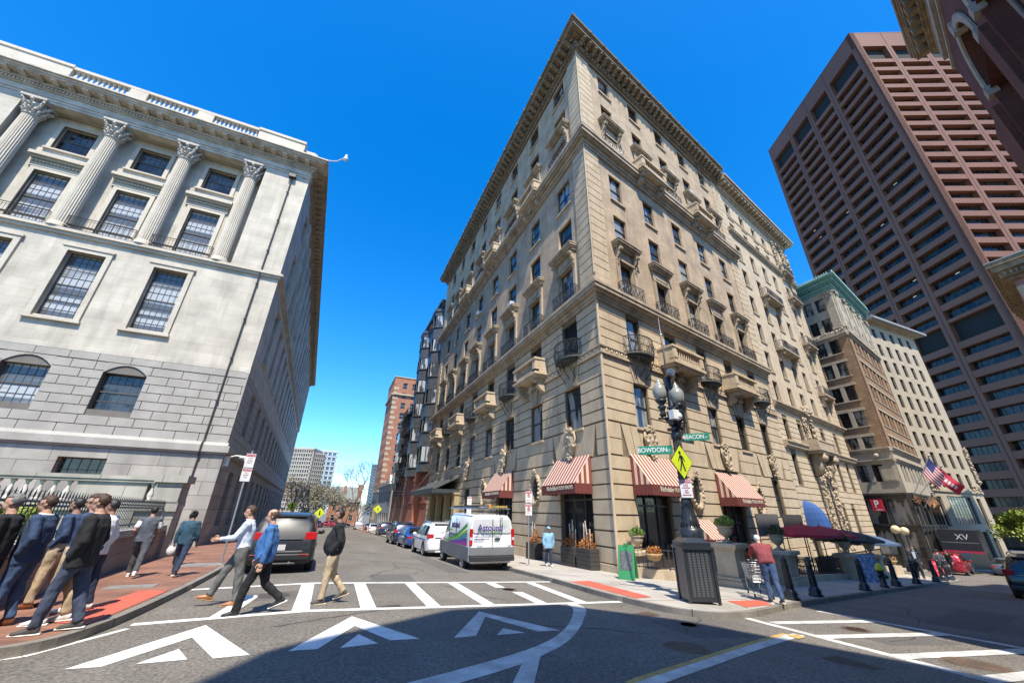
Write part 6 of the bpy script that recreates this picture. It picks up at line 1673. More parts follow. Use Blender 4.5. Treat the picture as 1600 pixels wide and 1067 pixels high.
# traffic cones
ORG = mat('orange_cone', (.75, .13, .03), .6)
def cone(x, y, label, k=1.0):
    z = gz(x, y); mb = MB(); mb.box(x - .19 * k, x + .19 * k, y - .19 * k, y + .19 * k, z, z + .04); mb.smooth = True; mb.lathe([(.15 * k, .04), (.10 * k, .3 * k), (.03 * k, .72 * k)], x, y, 14, z)
    o = tag(obj('traffic_cone', mb, ORG), label, 'cone', 'cones along the right lane')
    m = MB(); m.smooth = True; m.lathe([(.115 * k, .27 * k), (.083 * k, .43 * k)], x, y, 14, z, caps=False); obj('white_band', m, WHT, o, Matrix.Identity(4))
cone(8.15, 57.5, 'orange traffic cone behind the dark blue suv, nearest of the cones', 1.2); cone(7.0, 75, 'orange cone beside the white car'); cone(6.9, 86, 'orange cone ahead of the white car'); cone(6.9, 98, 'farthest small orange cone in the lane')
# ---------------------------------------------------------------- street lamp with signs
LX0, LY0 = 9.62, 9.02; LZ = gz(LX0, LY0) + SW
BIR = mat('glossy_black_paint', (.020, .022, .026), .38, coat=.3)
lamp = thing('street_lamp', 'black fluted double-globe street lamp at the corner carrying street name, crossing and tow signs', 'street lamp', loc=(LX0, LY0, LZ))
LM = T(LX0, LY0, 0)
mb = MB(); mb.smooth = True
mb.lathe([(.36, LZ), (.36, LZ + .15), (.30, LZ + .3), (.28, 1.05), (.31, 1.2), (.33, 1.4), (.26, 1.46), (.21, 1.52), (.25, 1.60), (.21, 1.68), (.16, 1.9), (.15, 2.05), (.19, 2.1), (.13, 2.2), (.12, 3.9), (.16, 3.95), (.16, 4.1), (.11, 4.2), (.10, 5.9), (.05, 6.0), (.03, 6.1), (.025, 8.2), (.0, 8.22)], 0, 0, 16)
for k in range(16): a = k * math.pi / 8; mb.tube([(math.cos(a) * .275, math.sin(a) * .275, 1.38), (math.cos(a) * .17, math.sin(a) * .17, 1.85), (math.cos(a) * .125, math.sin(a) * .125, 2.25), (math.cos(a) * .118, math.sin(a) * .118, 3.9)], .014, 4)
obj('post', mb, BIR, lamp, LM)
lat = Vector((.69, -.72))        # direction of the two globes, roughly across the view
GLO = mat('frosted_globe', (.30, .295, .26), .25, (.20, .195, .165), 3, spec=.6, coat=.4)
for s, zz in ((-.30, 5.2), (.20, 5.02)):
    mb = MB(); mb.smooth = True; ox, oy = lat.x * s, lat.y * s
    mb.tube([(0, 0, zz - .75), (ox * .6, oy * .6, zz - .7), (ox, oy, zz - .5)], .05, 8); mb.lathe([(.05, zz - .55), (.12, zz - .48), (.07, zz - .4), (.09, zz - .3), (.15, zz - .22), (.07, zz - .16), (.16, zz - .05), (.19, zz)], ox, oy, 12); mb.lathe([(.17, zz - .62), (.17, zz - .58)], ox, oy, 12)
    obj('lamp_arm', mb, BIR, lamp, LM)
    mb = MB(); mb.smooth = True; mb.lathe([(.14, zz), (.20, zz + .12), (.23, zz + .3), (.21, zz + .42), (.13, zz + .54), (.09, zz + .57), (.10, zz + .62), (.04, zz + .7), (.012, zz + .78)], ox, oy, 18)
    obj('globe', mb, GLO, lamp, LM)
mb = MB()
mb.box(-.17, .17, -.17, .17, 4.2, 4.28); mb.tube([(-.05, -.12, 4.85), (-.3, -.3, 4.9)], .02, 5); mb.box(.02, .22, -.25, -.1, 4.5, 4.72); mb.box(-.2, -.06, -.16, .05, 4.35, 4.8)
for z in (4.35, 4.6, 4.9): mb.lathe([(.16, z), (.16, z + .05)], 0, 0, 12)
mb.tube([(.3, -.1, 4.3), (.33, -.15, 4.9), (.1, -.2, 5.0), (-.1, -.3, 4.9), (-.3, -.2, 4.75)], .02, 5)
obj('equipment_clamps', mb, BIR, lamp, LM)
mb = MB(); mb.box(-.33, -.1, -.34, -.14, 4.5, 4.78); mb.ball((-.08, -.26, 4.6), .13, 10, 7); obj('dome_camera', mb, MATS['white_plastic'], lamp, LM)
mb = MB(); mb.tube([(.05, -.05, 6.0), (-.12, -.3, 6.05)], [.12, .13], 12); mb.mi = 1; mb.tube([(-.12, -.3, 6.05), (-.125, -.31, 6.052)], .09, 12); obj('camera', mb, [BIR, glass('lens', (.02, .03, .05))], lamp, LM)
SG = mat('sign_green', (.01, .22, .13), .45); SWH = mat('sign_white', (.72, .72, .70), .5); SRD = mat('sign_red', (.45, .02, .06), .5); SYG = mat('fluorescent_yellow_green', (.58, .68, .02), .45); SBK = mat('sign_black', (.015, .015, .015), .5)
def plate_sign(parent, M, w_, h_, m, nm='sign', t=.012, border=None):
    mb = MB(); mb.box(-w_ / 2, w_ / 2, 0, t, -h_ / 2, h_ / 2); o = obj(nm, mb, m, parent, M, bevel=.004); return o
def face(x, y, z, ang): return T(x, y, z, ang)      # local -y faces the viewer
aB = math.atan2(-.55, .84)  # Bowdoin sign runs along the left street
# BOWDOIN ST: from the pole towards far-left
Mb = T(9.55 - .46, 9.05 + .40, 3.62, R(-45)); o = plate_sign(lamp, Mb, 1.02, .26, SG, 'street_name_sign'); text('BOWDOIN', .20, SWH, o, Mb @ Matrix.Translation((-.08, -.004, 0)) @ XZ, .002, bold=.003, sx=.88); text('ST', .10, SWH, o, Mb @ Matrix.Translation((.40, -.004, -.03)) @ XZ, .002)
Mb = T(9.62 + .38, 9.02 - .42, 3.98, R(-46)); o = plate_sign(lamp, Mb, .72, .22, SG, 'street_name_sign'); text('BEACON', .17, SWH, o, Mb @ Matrix.Translation((-.08, -.004, 0)) @ XZ, .002, bold=.003, sx=.85); text('ST', .08, SWH, o, Mb @ Matrix.Translation((.27, -.004, -.03)) @ XZ, .002)
Mp = T(9.49, 8.84, 3.24, R(6)); mb = MB(); mb.prism([(0, -.50), (.50, 0), (0, .50), (-.50, 0)], 'y', 0, .012); o = obj('crossing_sign', mb, SBK, lamp, Mp)
mb = MB(); mb.prism([(0, -.475), (.475, 0), (0, .475), (-.475, 0)], 'y', -.003, 0); o2 = obj('yellow_face', mb, SYG, o, Mp)
mb = MB(); mb.prism([(-.05 + math.cos(a * .5236) * .055, .255 + math.sin(a * .5236) * .055) for a in range(12)], 'y', -.006, -.003)
for pts in ([(-.07, .19), (.03, .19), (.05, .0), (-.05, .0)], [(-.07, .185), (-.145, .07), (-.165, -.0), (-.13, -.0), (-.10, .07), (-.04, .14)], [(.03, .185), (.11, .09), (.15, .01), (.11, .01), (.075, .07), (.02, .12)], [(-.05, .01), (.0, .0), (-.02, -.12), (-.10, -.27), (-.15, -.27), (-.08, -.12)], [(-.01, .01), (.05, .0), (.08, -.12), (.13, -.27), (.07, -.27), (.02, -.12)]): mb.prism(pts, 'y', -.006, -.003)
obj('walking_figure', mb, SBK, o, Mp)
Mn = T(9.53, 8.87, 2.49, R(-45)); o = plate_sign(lamp, Mn, .32, .50, SWH, 'tow_sign')
mb = MB(); mb.box(-.15, .15, -.003, 0, .15, .24); obj('red_header', mb, SRD, o, Mn); text('TOW ZONE', .06, SWH, o, Mn @ Matrix.Translation((0, -.005, .195)) @ XZ, .002, bold=.001)
for s_, z, q in (('NO', .085, .09), ('STOPPING', .045, .02), ('ANY', .05, -.05), ('TIME', .05, -.11)): text(s_, z, SRD, o, Mn @ Matrix.Translation((0, -.004, q)) @ XZ, .002, bold=.001)
mb = MB(); mb.box(-.09, .09, -.004, 0, -.185, -.165); mb.prism([(-.12, -.175), (-.08, -.15), (-.08, -.2)], 'y', -.004, 0); mb.prism([(.12, -.175), (.08, -.2), (.08, -.15)], 'y', -.004, 0); obj('arrow', mb, SRD, o, Mn)
# black slatted cabinet in front of the lamp
cd = Vector((.907, -.421)); ca_ = math.atan2(cd.y, cd.x); CMx = T(8.865 + .421 * .36 + .15, 8.41 + .907 * .36 - .07, gz(9, 8.5) + SW, ca_)
cabt = thing('litter_bin', 'square black slatted metal litter bin in front of the corner street lamp', 'litter bin', CMx)
mb = MB(); mb.box(-.36, .36, -.34, .34, .04, 1.22); obj('bin_body', mb, BIR, cabt, CMx, bevel=.02)
mb = MB()
for s in (-1, 1):
    for k in range(5):
        for i in range(28): z = .16 + i * .036; x = -.27 + k * .11; mb.box(x, x + .075, s * .345 - .006, s * .345 + .006, z, z + .02)
for s in (-1, 1):
    for i in range(28): z = .16 + i * .036; mb.box(s * .362 - .006, s * .362 + .006, -.28, .28, z, z + .018)
obj('slats', mb, mat('slat_highlight', (.10, .105, .11), .4), cabt, CMx)  # slats of the black bin, a highlight put into their lighter colour
mb = MB()
for x, y in ((-.36, -.34), (.36, -.34), (-.36, .34), (.36, .34)): mb.box(x - .03, x + .03, y - .03, y + .03, 0, 1.2)
mb.box(-.41, .41, -.39, .39, 1.2, 1.27); mb.box(-.37, .37, -.35, .35, 1.27, 1.36)
mb.raw([(-.37, -.35, 1.36), (.37, -.35, 1.36), (.37, .35, 1.36), (-.37, .35, 1.36), (-.24, -.2, 1.46), (.24, -.2, 1.46), (.24, .24, 1.46), (-.24, .24, 1.46)], [(0, 1, 5, 4), (1, 2, 6, 5), (2, 3, 7, 6), (3, 0, 4, 7), (4, 5, 6, 7)])
obj('lid_and_posts', mb, BIR, cabt, CMx)
# parking signs
def post_sign(x, y, ztop, label, signs, ang, lean=0):
    z0 = gz(x, y) + SW; t = thing('parking_sign', label, 'sign', loc=(x, y, z0)); mb = MB(); mb.tube([(0, 0, z0), (0, 0, ztop)], .03, 8); mb.lathe([(.1, z0), (.04, z0 + .04)], 0, 0, 8); obj('post', mb, mat('galvanised_post', (.33, .34, .34), .45, metal=.4), t, T(x, y))
    for zc, h_, words in signs:
        M = T(x, y, zc, ang) @ Matrix.Translation((0, -.045, 0)); o = plate_sign(t, M, .31, h_, SWH, 'sign_plate')
        mb = MB(); mb.box(-.145, .145, -.003, 0, h_ / 2 - .10, h_ / 2 - .02); obj('red_header', mb, SRD, o, M); text('TOW ZONE', .055, SWH, o, M @ Matrix.Translation((0, -.005, h_ / 2 - .06)) @ XZ, .002)
        for k, w2 in enumerate(words): text(w2, .052, SRD, o, M @ Matrix.Translation((0, -.004, h_ / 2 - .16 - k * .08)) @ XZ, .002)
        if words[0] == '':
            mb = MB(); mb.tube([(math.cos(a * .5236) * .075, -.005, h_ / 2 - .2 + math.sin(a * .5236) * .075) for a in range(13)], .01, 4); mb.tube([(-.05, -.006, h_ / 2 - .15), (.05, -.006, h_ / 2 - .25)], .01, 4); obj('no_parking_ring', mb, SRD, o, M); text('P', .12, SBK, o, M @ Matrix.Translation((0, -.003, h_ / 2 - .2)) @ XZ, .001)
post_sign(8.97, 18.15, 2.75, 'red and white tow zone signs on a post by the right kerb near the woman', [(2.44, .52, ('', '', '', '8AM-6PM', 'MON-FRI')), (1.87, .50, ('', 'PERMIT', 'PARKING', 'ONLY'))], R(-20))
post_sign(9.0, 27.5, 2.75, 'small white and red parking signs on a post beyond the white van', [(2.4, .52, ('NO', 'PARKING', 'LOADING')), (1.86, .48, ('ZONE', 'ONLY'))], R(-20))
post_sign(-2.98, 17.9, 3.75, 'tall left kerb post with two red and white tow zone signs', [(3.38, .5, ('STATE', 'HOUSE', 'PERMIT')), (2.87, .46, ('ONLY', 'EXCEPT', 'SUN'))], R(12))
# bollards
def bollard():
    mb = MB(); mb.smooth = True
    mb.lathe([(.21, 0), (.21, .06), (.17, .1), (.19, .16), (.13, .24), (.095, .3), (.08, .85), (.11, .88), (.07, .92), (.10, .98), (.075, 1.06), (.02, 1.12)], 0, 0, 14)
    for k in range(10): a = k * .628; mb.tube([(math.cos(a) * .10, math.sin(a) * .10, .28), (math.cos(a) * .082, math.sin(a) * .082, .85)], .012, 4)
    return mb.mesh('bollard', BIR)
bm_ = bollard()
BL = [((12.95, 8.78), 'sunlit black bollard nearest the man with the cart'), ((14.85, 9.25), 'second sunlit black bollard, right of the man with the cart'), ((19.7, 10.35), 'shaded black bollard left of the yellow topped hydrant'), ((24.4, 11.5), 'black bollard just right of the yellow topped hydrant'), ((28.0, 12.3), 'black bollard in front of the folding menu board'), ((31.9, 13.1), 'black bollard left of the man in a suit'), ((34.2, 13.7), 'black bollard right of the man in a suit'), ((35.9, 14.1), 'third bollard from the red arrow sign'), ((37.2, 14.5), 'second bollard from the red arrow sign'), ((38.2, 15.0), 'small far bollard next to the red arrow sign')]
for (x, y), lb in BL: tag(obj('bollard', bm_, None, None, T(x, y, gz(x, y) + SW)), lb, 'bollard', 'black bollards along the right kerb')
x, y = 22.6, 11.1; z = gz(x, y) + SW
hy = thing('fire_hydrant', 'black fire hydrant with a yellow cap between the bollards', 'hydrant', loc=(x, y, z))
mb = MB(); mb.smooth = True; mb.lathe([(.17, 0), (.17, .06), (.12, .1), (.12, .6), (.15, .64)], 0, 0, 12); mb.tube([(-.2, 0, .45), (.2, 0, .45)], .06, 8); mb.tube([(0, -.22, .42), (0, 0, .42)], .075, 8); obj('barrel', mb, BIR, hy, T(x, y, z))
mb = MB(); mb.smooth = True; mb.lathe([(.17, .64), (.16, .7), (.10, .84), (.04, .92)], 0, 0, 12); obj('cap', mb, mat('yellow_cap', (.62, .55, .03), .5), hy, T(x, y, z))
# ---------------------------------------------------------------- forecourt on the right
DRYO = mat('dry_orange_leaves', (.42, .17, .04), .85, (.26, .08, .02), 5); DRYP = mat('pale_dry_grass', (.44, .30, .14), .9, (.3, .18, .08), 5); PNK = mat('pink_flowers', (.5, .08, .10), .8, (.4, .15, .1), 5)
def P2(u, q): return (BX + D[0] * u - NI[0] * q, BY + D[1] * u - NI[1] * q)
def bush(name, label, x, y, z, parts, cat='plant', group=None, M=None):
    t = None
    mb = MB()
    for mi, (c, s, n, size, seed) in enumerate(parts): mb.mi = c[3] if len(c) > 3 else 0; leaf_cloud(mb, c[:3], s, n, size, seed)
    return mb
def urn(x, y, ztop_ped, label, ped_w=.8, zbase=None, leaf=LEAFG, ped=True, group='urns on stone pedestals'):
    zb = gz(x, y) + SW if zbase is None else zbase
    if ped:
        mb = MB(); a = ped_w / 2; ang = math.atan2(D[1], D[0])
        for k, (z0, z1) in ((1.35, (zb - .3, zb + .22)), (1.18, (zb + .22, zb + .32)), (.92, (zb + .32, ztop_ped - .22)), (1.1, (ztop_ped - .22, ztop_ped - .14)), (1.3, (ztop_ped - .14, ztop_ped))): mb.box(-a * k, a * k, -a * k, a * k, z0, z1)
        tag(obj('stone_pedestal', mb, STONE, M=T(x, y, 0, ang), bevel=.012), label.replace('urn', 'stone pedestal under the urn', 1) if False else ('stone pedestal carrying the ' + label)[:90], 'pedestal', 'stone pedestals of the forecourt')
    t = thing('planted_urn', label, 'urn', loc=(x, y, ztop_ped), group=group)
    mb = MB(); mb.smooth = True; mb.lathe([(.17, 0), (.17, .05), (.07, .1), (.06, .17), (.1, .2), (.22, .3), (.27, .45), (.25, .5), (.31, .54), (.32, .58), (.26, .58)], 0, 0, 18); obj('urn', mb, STONE2, t, T(x, y, ztop_ped + .003))
    mb = MB(); leaf_cloud(mb, (0, 0, .68), (.36, .36, .2), 420, .05, int(x * 7)); leaf_cloud(mb, (.05, 0, .8), (.2, .2, .18), 130, .05, int(x * 9)); obj('foliage', mb, leaf, t, T(x, y, ztop_ped))
x, y = P2(.75, .5); mb = MB(); mb.box(0.02, 1.35, -1.0, -.0, .2, .33); mb.box(.1, 1.25, -.85, 0, -.9, .2); tag(obj('stone_ledge', mb, STONE, M=FHR), 'stone ledge projecting from the corner beside the first shop window', 'ledge')
urn(x, y, .33, 'urn with green plants on the ledge at the building corner', ped=False)
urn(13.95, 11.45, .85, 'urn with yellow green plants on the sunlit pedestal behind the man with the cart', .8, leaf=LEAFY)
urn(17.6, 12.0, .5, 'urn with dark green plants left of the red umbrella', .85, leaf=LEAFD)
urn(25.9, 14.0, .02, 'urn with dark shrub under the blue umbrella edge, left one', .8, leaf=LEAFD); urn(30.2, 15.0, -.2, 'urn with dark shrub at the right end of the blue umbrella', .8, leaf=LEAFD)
# low forecourt wall with railing and baskets
fc = [(11.35, 14.5), (12.35, 12.9), (13.3, 11.75)]; fd = [(14.55, 11.75), (16.9, 12.15)]; fe = [(18.3, 12.35), (25.3, 13.9)]; ff = [(26.6, 14.2), (29.7, 14.95)]; fg = [(30.9, 15.2), (37.5, 17.0)]
def low_wall(pts, h, name, label, wd=.35):
    mb = MB()
    for a, b in zip(pts, pts[1:]):
        t = (Vector(b) - Vector(a)).normalized(); nn = Vector((-t.y, t.x)) * wd
        c = [Vector(a), Vector(b), Vector(b) + nn, Vector(a) + nn]; zz = [gz(p.x, p.y) + SW for p in c]
        mb.raw([(p.x, p.y, z - .3) for p, z in zip(c, zz)] + [(p.x, p.y, z + h) for p, z in zip(c, zz)], [(0, 3, 2, 1), (4, 5, 6, 7), (0, 1, 5, 4), (1, 2, 6, 5), (2, 3, 7, 6), (3, 0, 4, 7)])
    return tag(obj(name, mb, STONE), label, 'kerb wall')
low_wall(fc, .32, 'low_stone_wall', 'low stone wall curving from the building corner to the sunlit pedestal'); low_wall(fd, .3, 'low_stone_wall', 'low stone wall between the sunlit pedestal and the shaded one'); low_wall(fe, .25, 'low_stone_wall', 'low stone wall in shade below the red umbrella'); low_wall(fg, .55, 'low_stone_wall', 'sunlit stone wall behind the man in a suit')
def rail(pts, label, h0=.3, h=1.0):
    mb = MB()
    for a, b in zip(pts, pts[1:]):
        a_, b_ = Vector(a), Vector(b); t = (b_ - a_).normalized(); nn = Vector((-t.y, t.x)) * .17; n = max(2, int((b_ - a_).length / .16))
        for i in range(n + 1):
            p = a_.lerp(b_, i / n) + nn; z = gz(p.x, p.y) + SW; mb.tube([(p.x, p.y, z + h0), (p.x, p.y, z + h)], .012 if i % 6 else .025, 4)
        for q in (h0 + .08, h): p, r_ = a_ + nn, b_ + nn; mb.tube([(p.x, p.y, gz(p.x, p.y) + SW + q), (r_.x, r_.y, gz(r_.x, r_.y) + SW + q)], .018, 4)
    tag(obj('iron_railing', mb, IRON), label, 'railing')
rail(fc, 'short black iron railing beside the green sandwich board'); rail(fd, 'black iron railing between the two big stone pedestals'); rail(fe, 'shaded black iron railing around the restaurant terrace', .25, .95); rail(ff, 'short black railing under the blue umbrella', .1, .95)
def basket(x, y, label, flower=None, k=1.0):
    z = gz(x, y) + SW + .78; t = thing('hanging_basket', label, 'planter', loc=(x, y, z), group='baskets of dry grass on the railing')
    mb = MB(); mb.smooth = True; mb.lathe([(.08 * k, -.16), (.2 * k, -.12), (.29 * k, .05), (.30 * k, .1), (.26 * k, .1)], 0, 0, 14, sxy=(1.25, .8)); obj('basket', mb, DRYP, t, T(x, y, z))
    mb = MB(); leaf_cloud(mb, (0, 0, .2), (.36 * k, .25 * k, .16 * k), 330, .045, int(x * 31)); obj('dry_plants', mb, flower or DRYO, t, T(x, y, z))
basket(12.0, 13.25, 'basket of orange dried plants nearest the green sandwich board'); basket(12.75, 12.3, 'small basket with pinkish red flowers left of the black bin', PNK, .8); basket(15.0, 11.75, 'basket of dry orange grass left of the sunlit pedestal, behind the black bin'); basket(15.9, 11.9, 'basket of dry grass just right of the sunlit pedestal'); basket(16.6, 12.0, 'small basket with yellow and orange plants beside the shopping cart', MATS['yellow_green_leaf'], .8)
basket(31.6, 15.3, 'dry brown grass planter on the wall left of the man in a suit', DRYP, 1.5); basket(34.0, 16.0, 'dry brown grass planter on the wall right of the man in a suit', DRYP, 1.5)
# wooden planters at the left front windows
WOOD = mat('black_slatted_planter_wood', (.045, .042, .04), .7)
def planter(s, w_, label, seed):
    M = FHL @ Matrix.Translation((-s, 0, 0)); z0 = gz(BX, BY + s) + SW
    t = thing('wooden_planter', label, 'planter', M @ Matrix.Translation((0, 0, z0)), group='dark planters along the left front')
    mb = MB()
    for k in range(5): mb.box(-w_ / 2, w_ / 2, -.62, -.12, z0 + .05 + k * .165, z0 + .05 + k * .165 + .15)
    mb.box(-w_ / 2 + .02, w_ / 2 - .02, -.6, -.14, z0, z0 + .85); obj('box', mb, WOOD, t, M)
    mb = MB(); leaf_cloud(mb, (0, -.37, z0 + 1.0), (w_ * .5, .3, .28), 420, .05, seed); leaf_cloud(mb, (w_ * .15, -.35, z0 + 1.3), (w_ * .2, .15, .35), 120, .05, seed + 1); obj('dry_plants', mb, DRYO, t, M)
    mb = MB(); rr = random.Random(seed)
    for k in range(4): x = rr.uniform(-w_ * .35, w_ * .35); mb.tube([(x, -.36, z0 + .8), (x + rr.uniform(-.12, .12), -.36 + rr.uniform(-.05, .05), z0 + rr.uniform(1.6, 2.1))], .028, 5)
    obj('birch_sticks', mb, mat('birch_bark', (.5, .46, .40), .8), t, M)
planter(1.75, 1.15, 'dark slatted planter with glowing orange plants nearest the building corner', 3); planter(3.15, 1.2, 'dark slatted planter with brown plants and birch sticks, second from the corner', 5); planter(7.2, 1.1, 'dark slatted planter with orange plants left of the woman in blue', 8)
# green sandwich board
GR = mat('green_painted_board', (.03, .22, .07), .5); CHK = mat('chalkboard', (.05, .06, .06), .7, (.12, .13, .13), 12, .5)
x, y = 10.75, 13.35; z = gz(x, y) + SW; MA = T(x, y, z, R(-52))
t = thing('sandwich_board', 'green folding sandwich board with chalk panel at the building corner', 'sign board', MA)
for s in (-1, 1):
    Ms = MA @ Matrix.Translation((0, 0, 1.12)) @ Matrix.Rotation(s * R(17), 4, 'X'); mb = MB(); mb.box(-.30, .30, -.02, .02, -1.16, 0); o = obj('board', mb, GR, t, Ms, bevel=.01)
    mb = MB(); mb.box(-.23, .23, -.026 if s < 0 else .02, -.02 if s < 0 else .026, -.85, -.22); obj('chalk_panel', mb, CHK, o, Ms)
mb = MB(); mb.box(-.08, .08, -.05, .05, 1.08, 1.18); obj('handle', mb, GR, t, MA)
def aboard(x, y, ang, m, label, words=None, h=1.05, w_=.62):
    z = gz(x, y) + SW; M0 = T(x, y, z, ang); t = thing('sandwich_board', label, 'sign board', M0)
    for s in (-1, 1):
        Ms = M0 @ Matrix.Translation((0, 0, h)) @ Matrix.Rotation(s * R(14), 4, 'X'); mb = MB(); mb.box(-w_ / 2, w_ / 2, -.015, .015, -h - .04, 0); o = obj('board', mb, m, t, Ms)
        if s < 0 and words:
            mb = MB(); mb.box(-.2, .1, -.022, -.016, -.58, -.5); mb.prism([(.1, -.62), (.25, -.54), (.1, -.46)] if False else [(-.25, -.54), (-.1, -.66), (-.1, -.42)], 'y', -.022, -.016); obj('arrow', mb, SWH, o, Ms)
            text('PARKING', .11, SWH, o, Ms @ Matrix.Translation((0, -.018, -.16)) @ XZ, .002); text('ENTRANCE', .09, SWH, o, Ms @ Matrix.Translation((0, -.018, -.86)) @ XZ, .002)
aboard(38.4, 15.4, R(-40), mat('bright_red_board', (.62, .02, .05), .5), 'bright red folding sign with white arrow beyond the bollards', True, .95)
aboard(25.5, 13.0, R(-35), mat('menu_poster', (.06, .10, .24), .6, (.45, .46, .5), 7, .5), 'dark folding board with blue and white menu poster behind the bollards', None, 1.2, .8)
# umbrellas
def umbrella(x, y, zt, r, m, label, squish=1.0):
    z0 = gz(x, y) + SW; t = thing('patio_umbrella', label, 'umbrella', loc=(x, y, z0), group='umbrellas of the restaurant terrace'); M = T(x, y, 0, .3)
    mb = MB(); n = 8; R_ = [(.0, zt + .0), (r * .5, zt - .10 * r), (r, zt - .29 * r)]
    for i in range(n):
        a, b = 2 * math.pi * i / n, 2 * math.pi * (i + 1) / n
        for (r0, z0_), (r1, z1_) in zip(R_, R_[1:]):
            mb.poly([(r0 * math.cos(a), r0 * math.sin(a), z0_), (r1 * math.cos(a), r1 * math.sin(a), z1_), (r1 * math.cos(b), r1 * math.sin(b), z1_), (r0 * math.cos(b), r0 * math.sin(b), z0_)][:4] if r0 > 0 else [(0, 0, z0_), (r1 * math.cos(a), r1 * math.sin(a), z1_), (r1 * math.cos(b), r1 * math.sin(b), z1_)])
        p, q = (r * math.cos(a), r * math.sin(a)), (r * math.cos(b), r * math.sin(b)); z_ = R_[-1][1]
        mb.poly([(p[0], p[1], z_), (p[0] * 1.0, p[1] * 1.0, z_ - .13), (q[0], q[1], z_ - .13), (q[0], q[1], z_)])
    obj('canopy', mb, m, t, M)
    mb = MB(); mb.tube([(0, 0, z0), (0, 0, zt + .08)], .03, 6); mb.box(-.25, .25, -.25, .25, z0, z0 + .07)
    for i in range(n): a = 2 * math.pi * i / n; mb.tube([(0, 0, zt - .1), (r * math.cos(a), r * math.sin(a), R_[-1][1] - .02)], .01, 4)
    obj('pole', mb, TRIM, t, M)
WINE = mat('wine_red_canvas', (.36, .02, .04), .85); BLC = mat('dusty_blue_canvas', (.055, .095, .16), .85); BKC = mat('black_canvas', (.03, .035, .04), .8)
a = P2(12.4, 3.0); umbrella(a[0], a[1], 1.42, 1.75, WINE, 'wine red patio umbrella on the left, next to the dark banner'); a = P2(15.2, 3.0); umbrella(a[0], a[1], 1.32, 1.7, WINE, 'second wine red umbrella, partly behind the first')
a = P2(18.6, 3.2); umbrella(a[0], a[1], 1.08, 1.9, BKC, 'dark umbrella between the red and the blue ones'); a = P2(22.2, 3.2); umbrella(a[0], a[1], .82, 1.9, BLC, 'dusty blue umbrella, right one of the terrace')
# terrace hedge and seats
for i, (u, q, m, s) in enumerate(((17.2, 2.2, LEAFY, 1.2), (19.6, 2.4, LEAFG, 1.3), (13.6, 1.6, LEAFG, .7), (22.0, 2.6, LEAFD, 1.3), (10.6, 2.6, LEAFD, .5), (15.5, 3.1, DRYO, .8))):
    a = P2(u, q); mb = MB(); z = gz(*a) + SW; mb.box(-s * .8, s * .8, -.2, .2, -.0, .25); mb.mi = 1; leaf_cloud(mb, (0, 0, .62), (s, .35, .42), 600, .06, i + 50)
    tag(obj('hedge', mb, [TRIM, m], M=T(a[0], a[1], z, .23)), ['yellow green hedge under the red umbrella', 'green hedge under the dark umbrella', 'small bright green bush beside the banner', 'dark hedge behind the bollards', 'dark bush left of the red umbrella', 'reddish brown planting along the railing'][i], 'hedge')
def bistro(x, y, label):
    z = gz(x, y) + SW; t = thing('cafe_table', label, 'table', loc=(x, y, z), group='black cafe tables and chairs'); mb = MB(); mb.lathe([(.35, .72), (.35, .75)], 0, 0, 14); obj('tabletop', mb, TRIM, t, T(x, y, z)); mb = MB(); mb.lathe([(.22, 0), (.03, .05), (.03, .72)], 0, 0, 8); obj('leg', mb, TRIM, t, T(x, y, z))
def chair(x, y, rz, label):
    z = gz(x, y) + SW; M = T(x, y, z, rz); t = thing('cafe_chair', label, 'chair', M, group='black cafe chairs'); mb = MB(); mb.box(-.2, .2, -.2, .2, .43, .46); obj('seat', mb, TRIM, t, M)
    mb = MB()
    for zz in (.62, .72, .82): mb.box(-.2, .2, .18, .2, zz, zz + .05)
    mb.tube([(-.19, .2, 0), (-.19, .2, .9)], .015, 5); mb.tube([(.19, .2, 0), (.19, .2, .9)], .015, 5); obj('backrest', mb, TRIM, t, M); mb = MB()
    for s in (-1, 1): mb.tube([(s * .18, -.19, 0), (s * .18, -.19, .44)], .015, 5)
    obj('leg', mb, TRIM, t, M)
for i, u in enumerate((11.6, 13.4, 15.4, 17.6, 20.2)):
    a = P2(u, 2.4); bistro(a[0], a[1], ['black cafe table under the first red umbrella', 'black cafe table between the red umbrellas', 'black cafe table under the second red umbrella', 'black cafe table under the dark umbrella', 'black cafe table under the blue umbrella'][i]); a = P2(u + .7, 2.5); chair(a[0], a[1], R(-75), ['black cafe chair at the leftmost terrace table', 'black cafe chair at the second terrace table', 'black cafe chair at the third terrace table', 'black cafe chair at the fourth terrace table', 'black cafe chair at the rightmost terrace table'][i])
mb = MB(); a = P2(14.9, 3.0); z = gz(*a) + SW; mb.box(-.35, .35, -.3, .3, 0, .95); tag(obj('host_stand', mb, BKC, M=T(a[0], a[1], z, .2), bevel=.02), 'dark square host stand on the terrace right of the second bollard', 'stand')
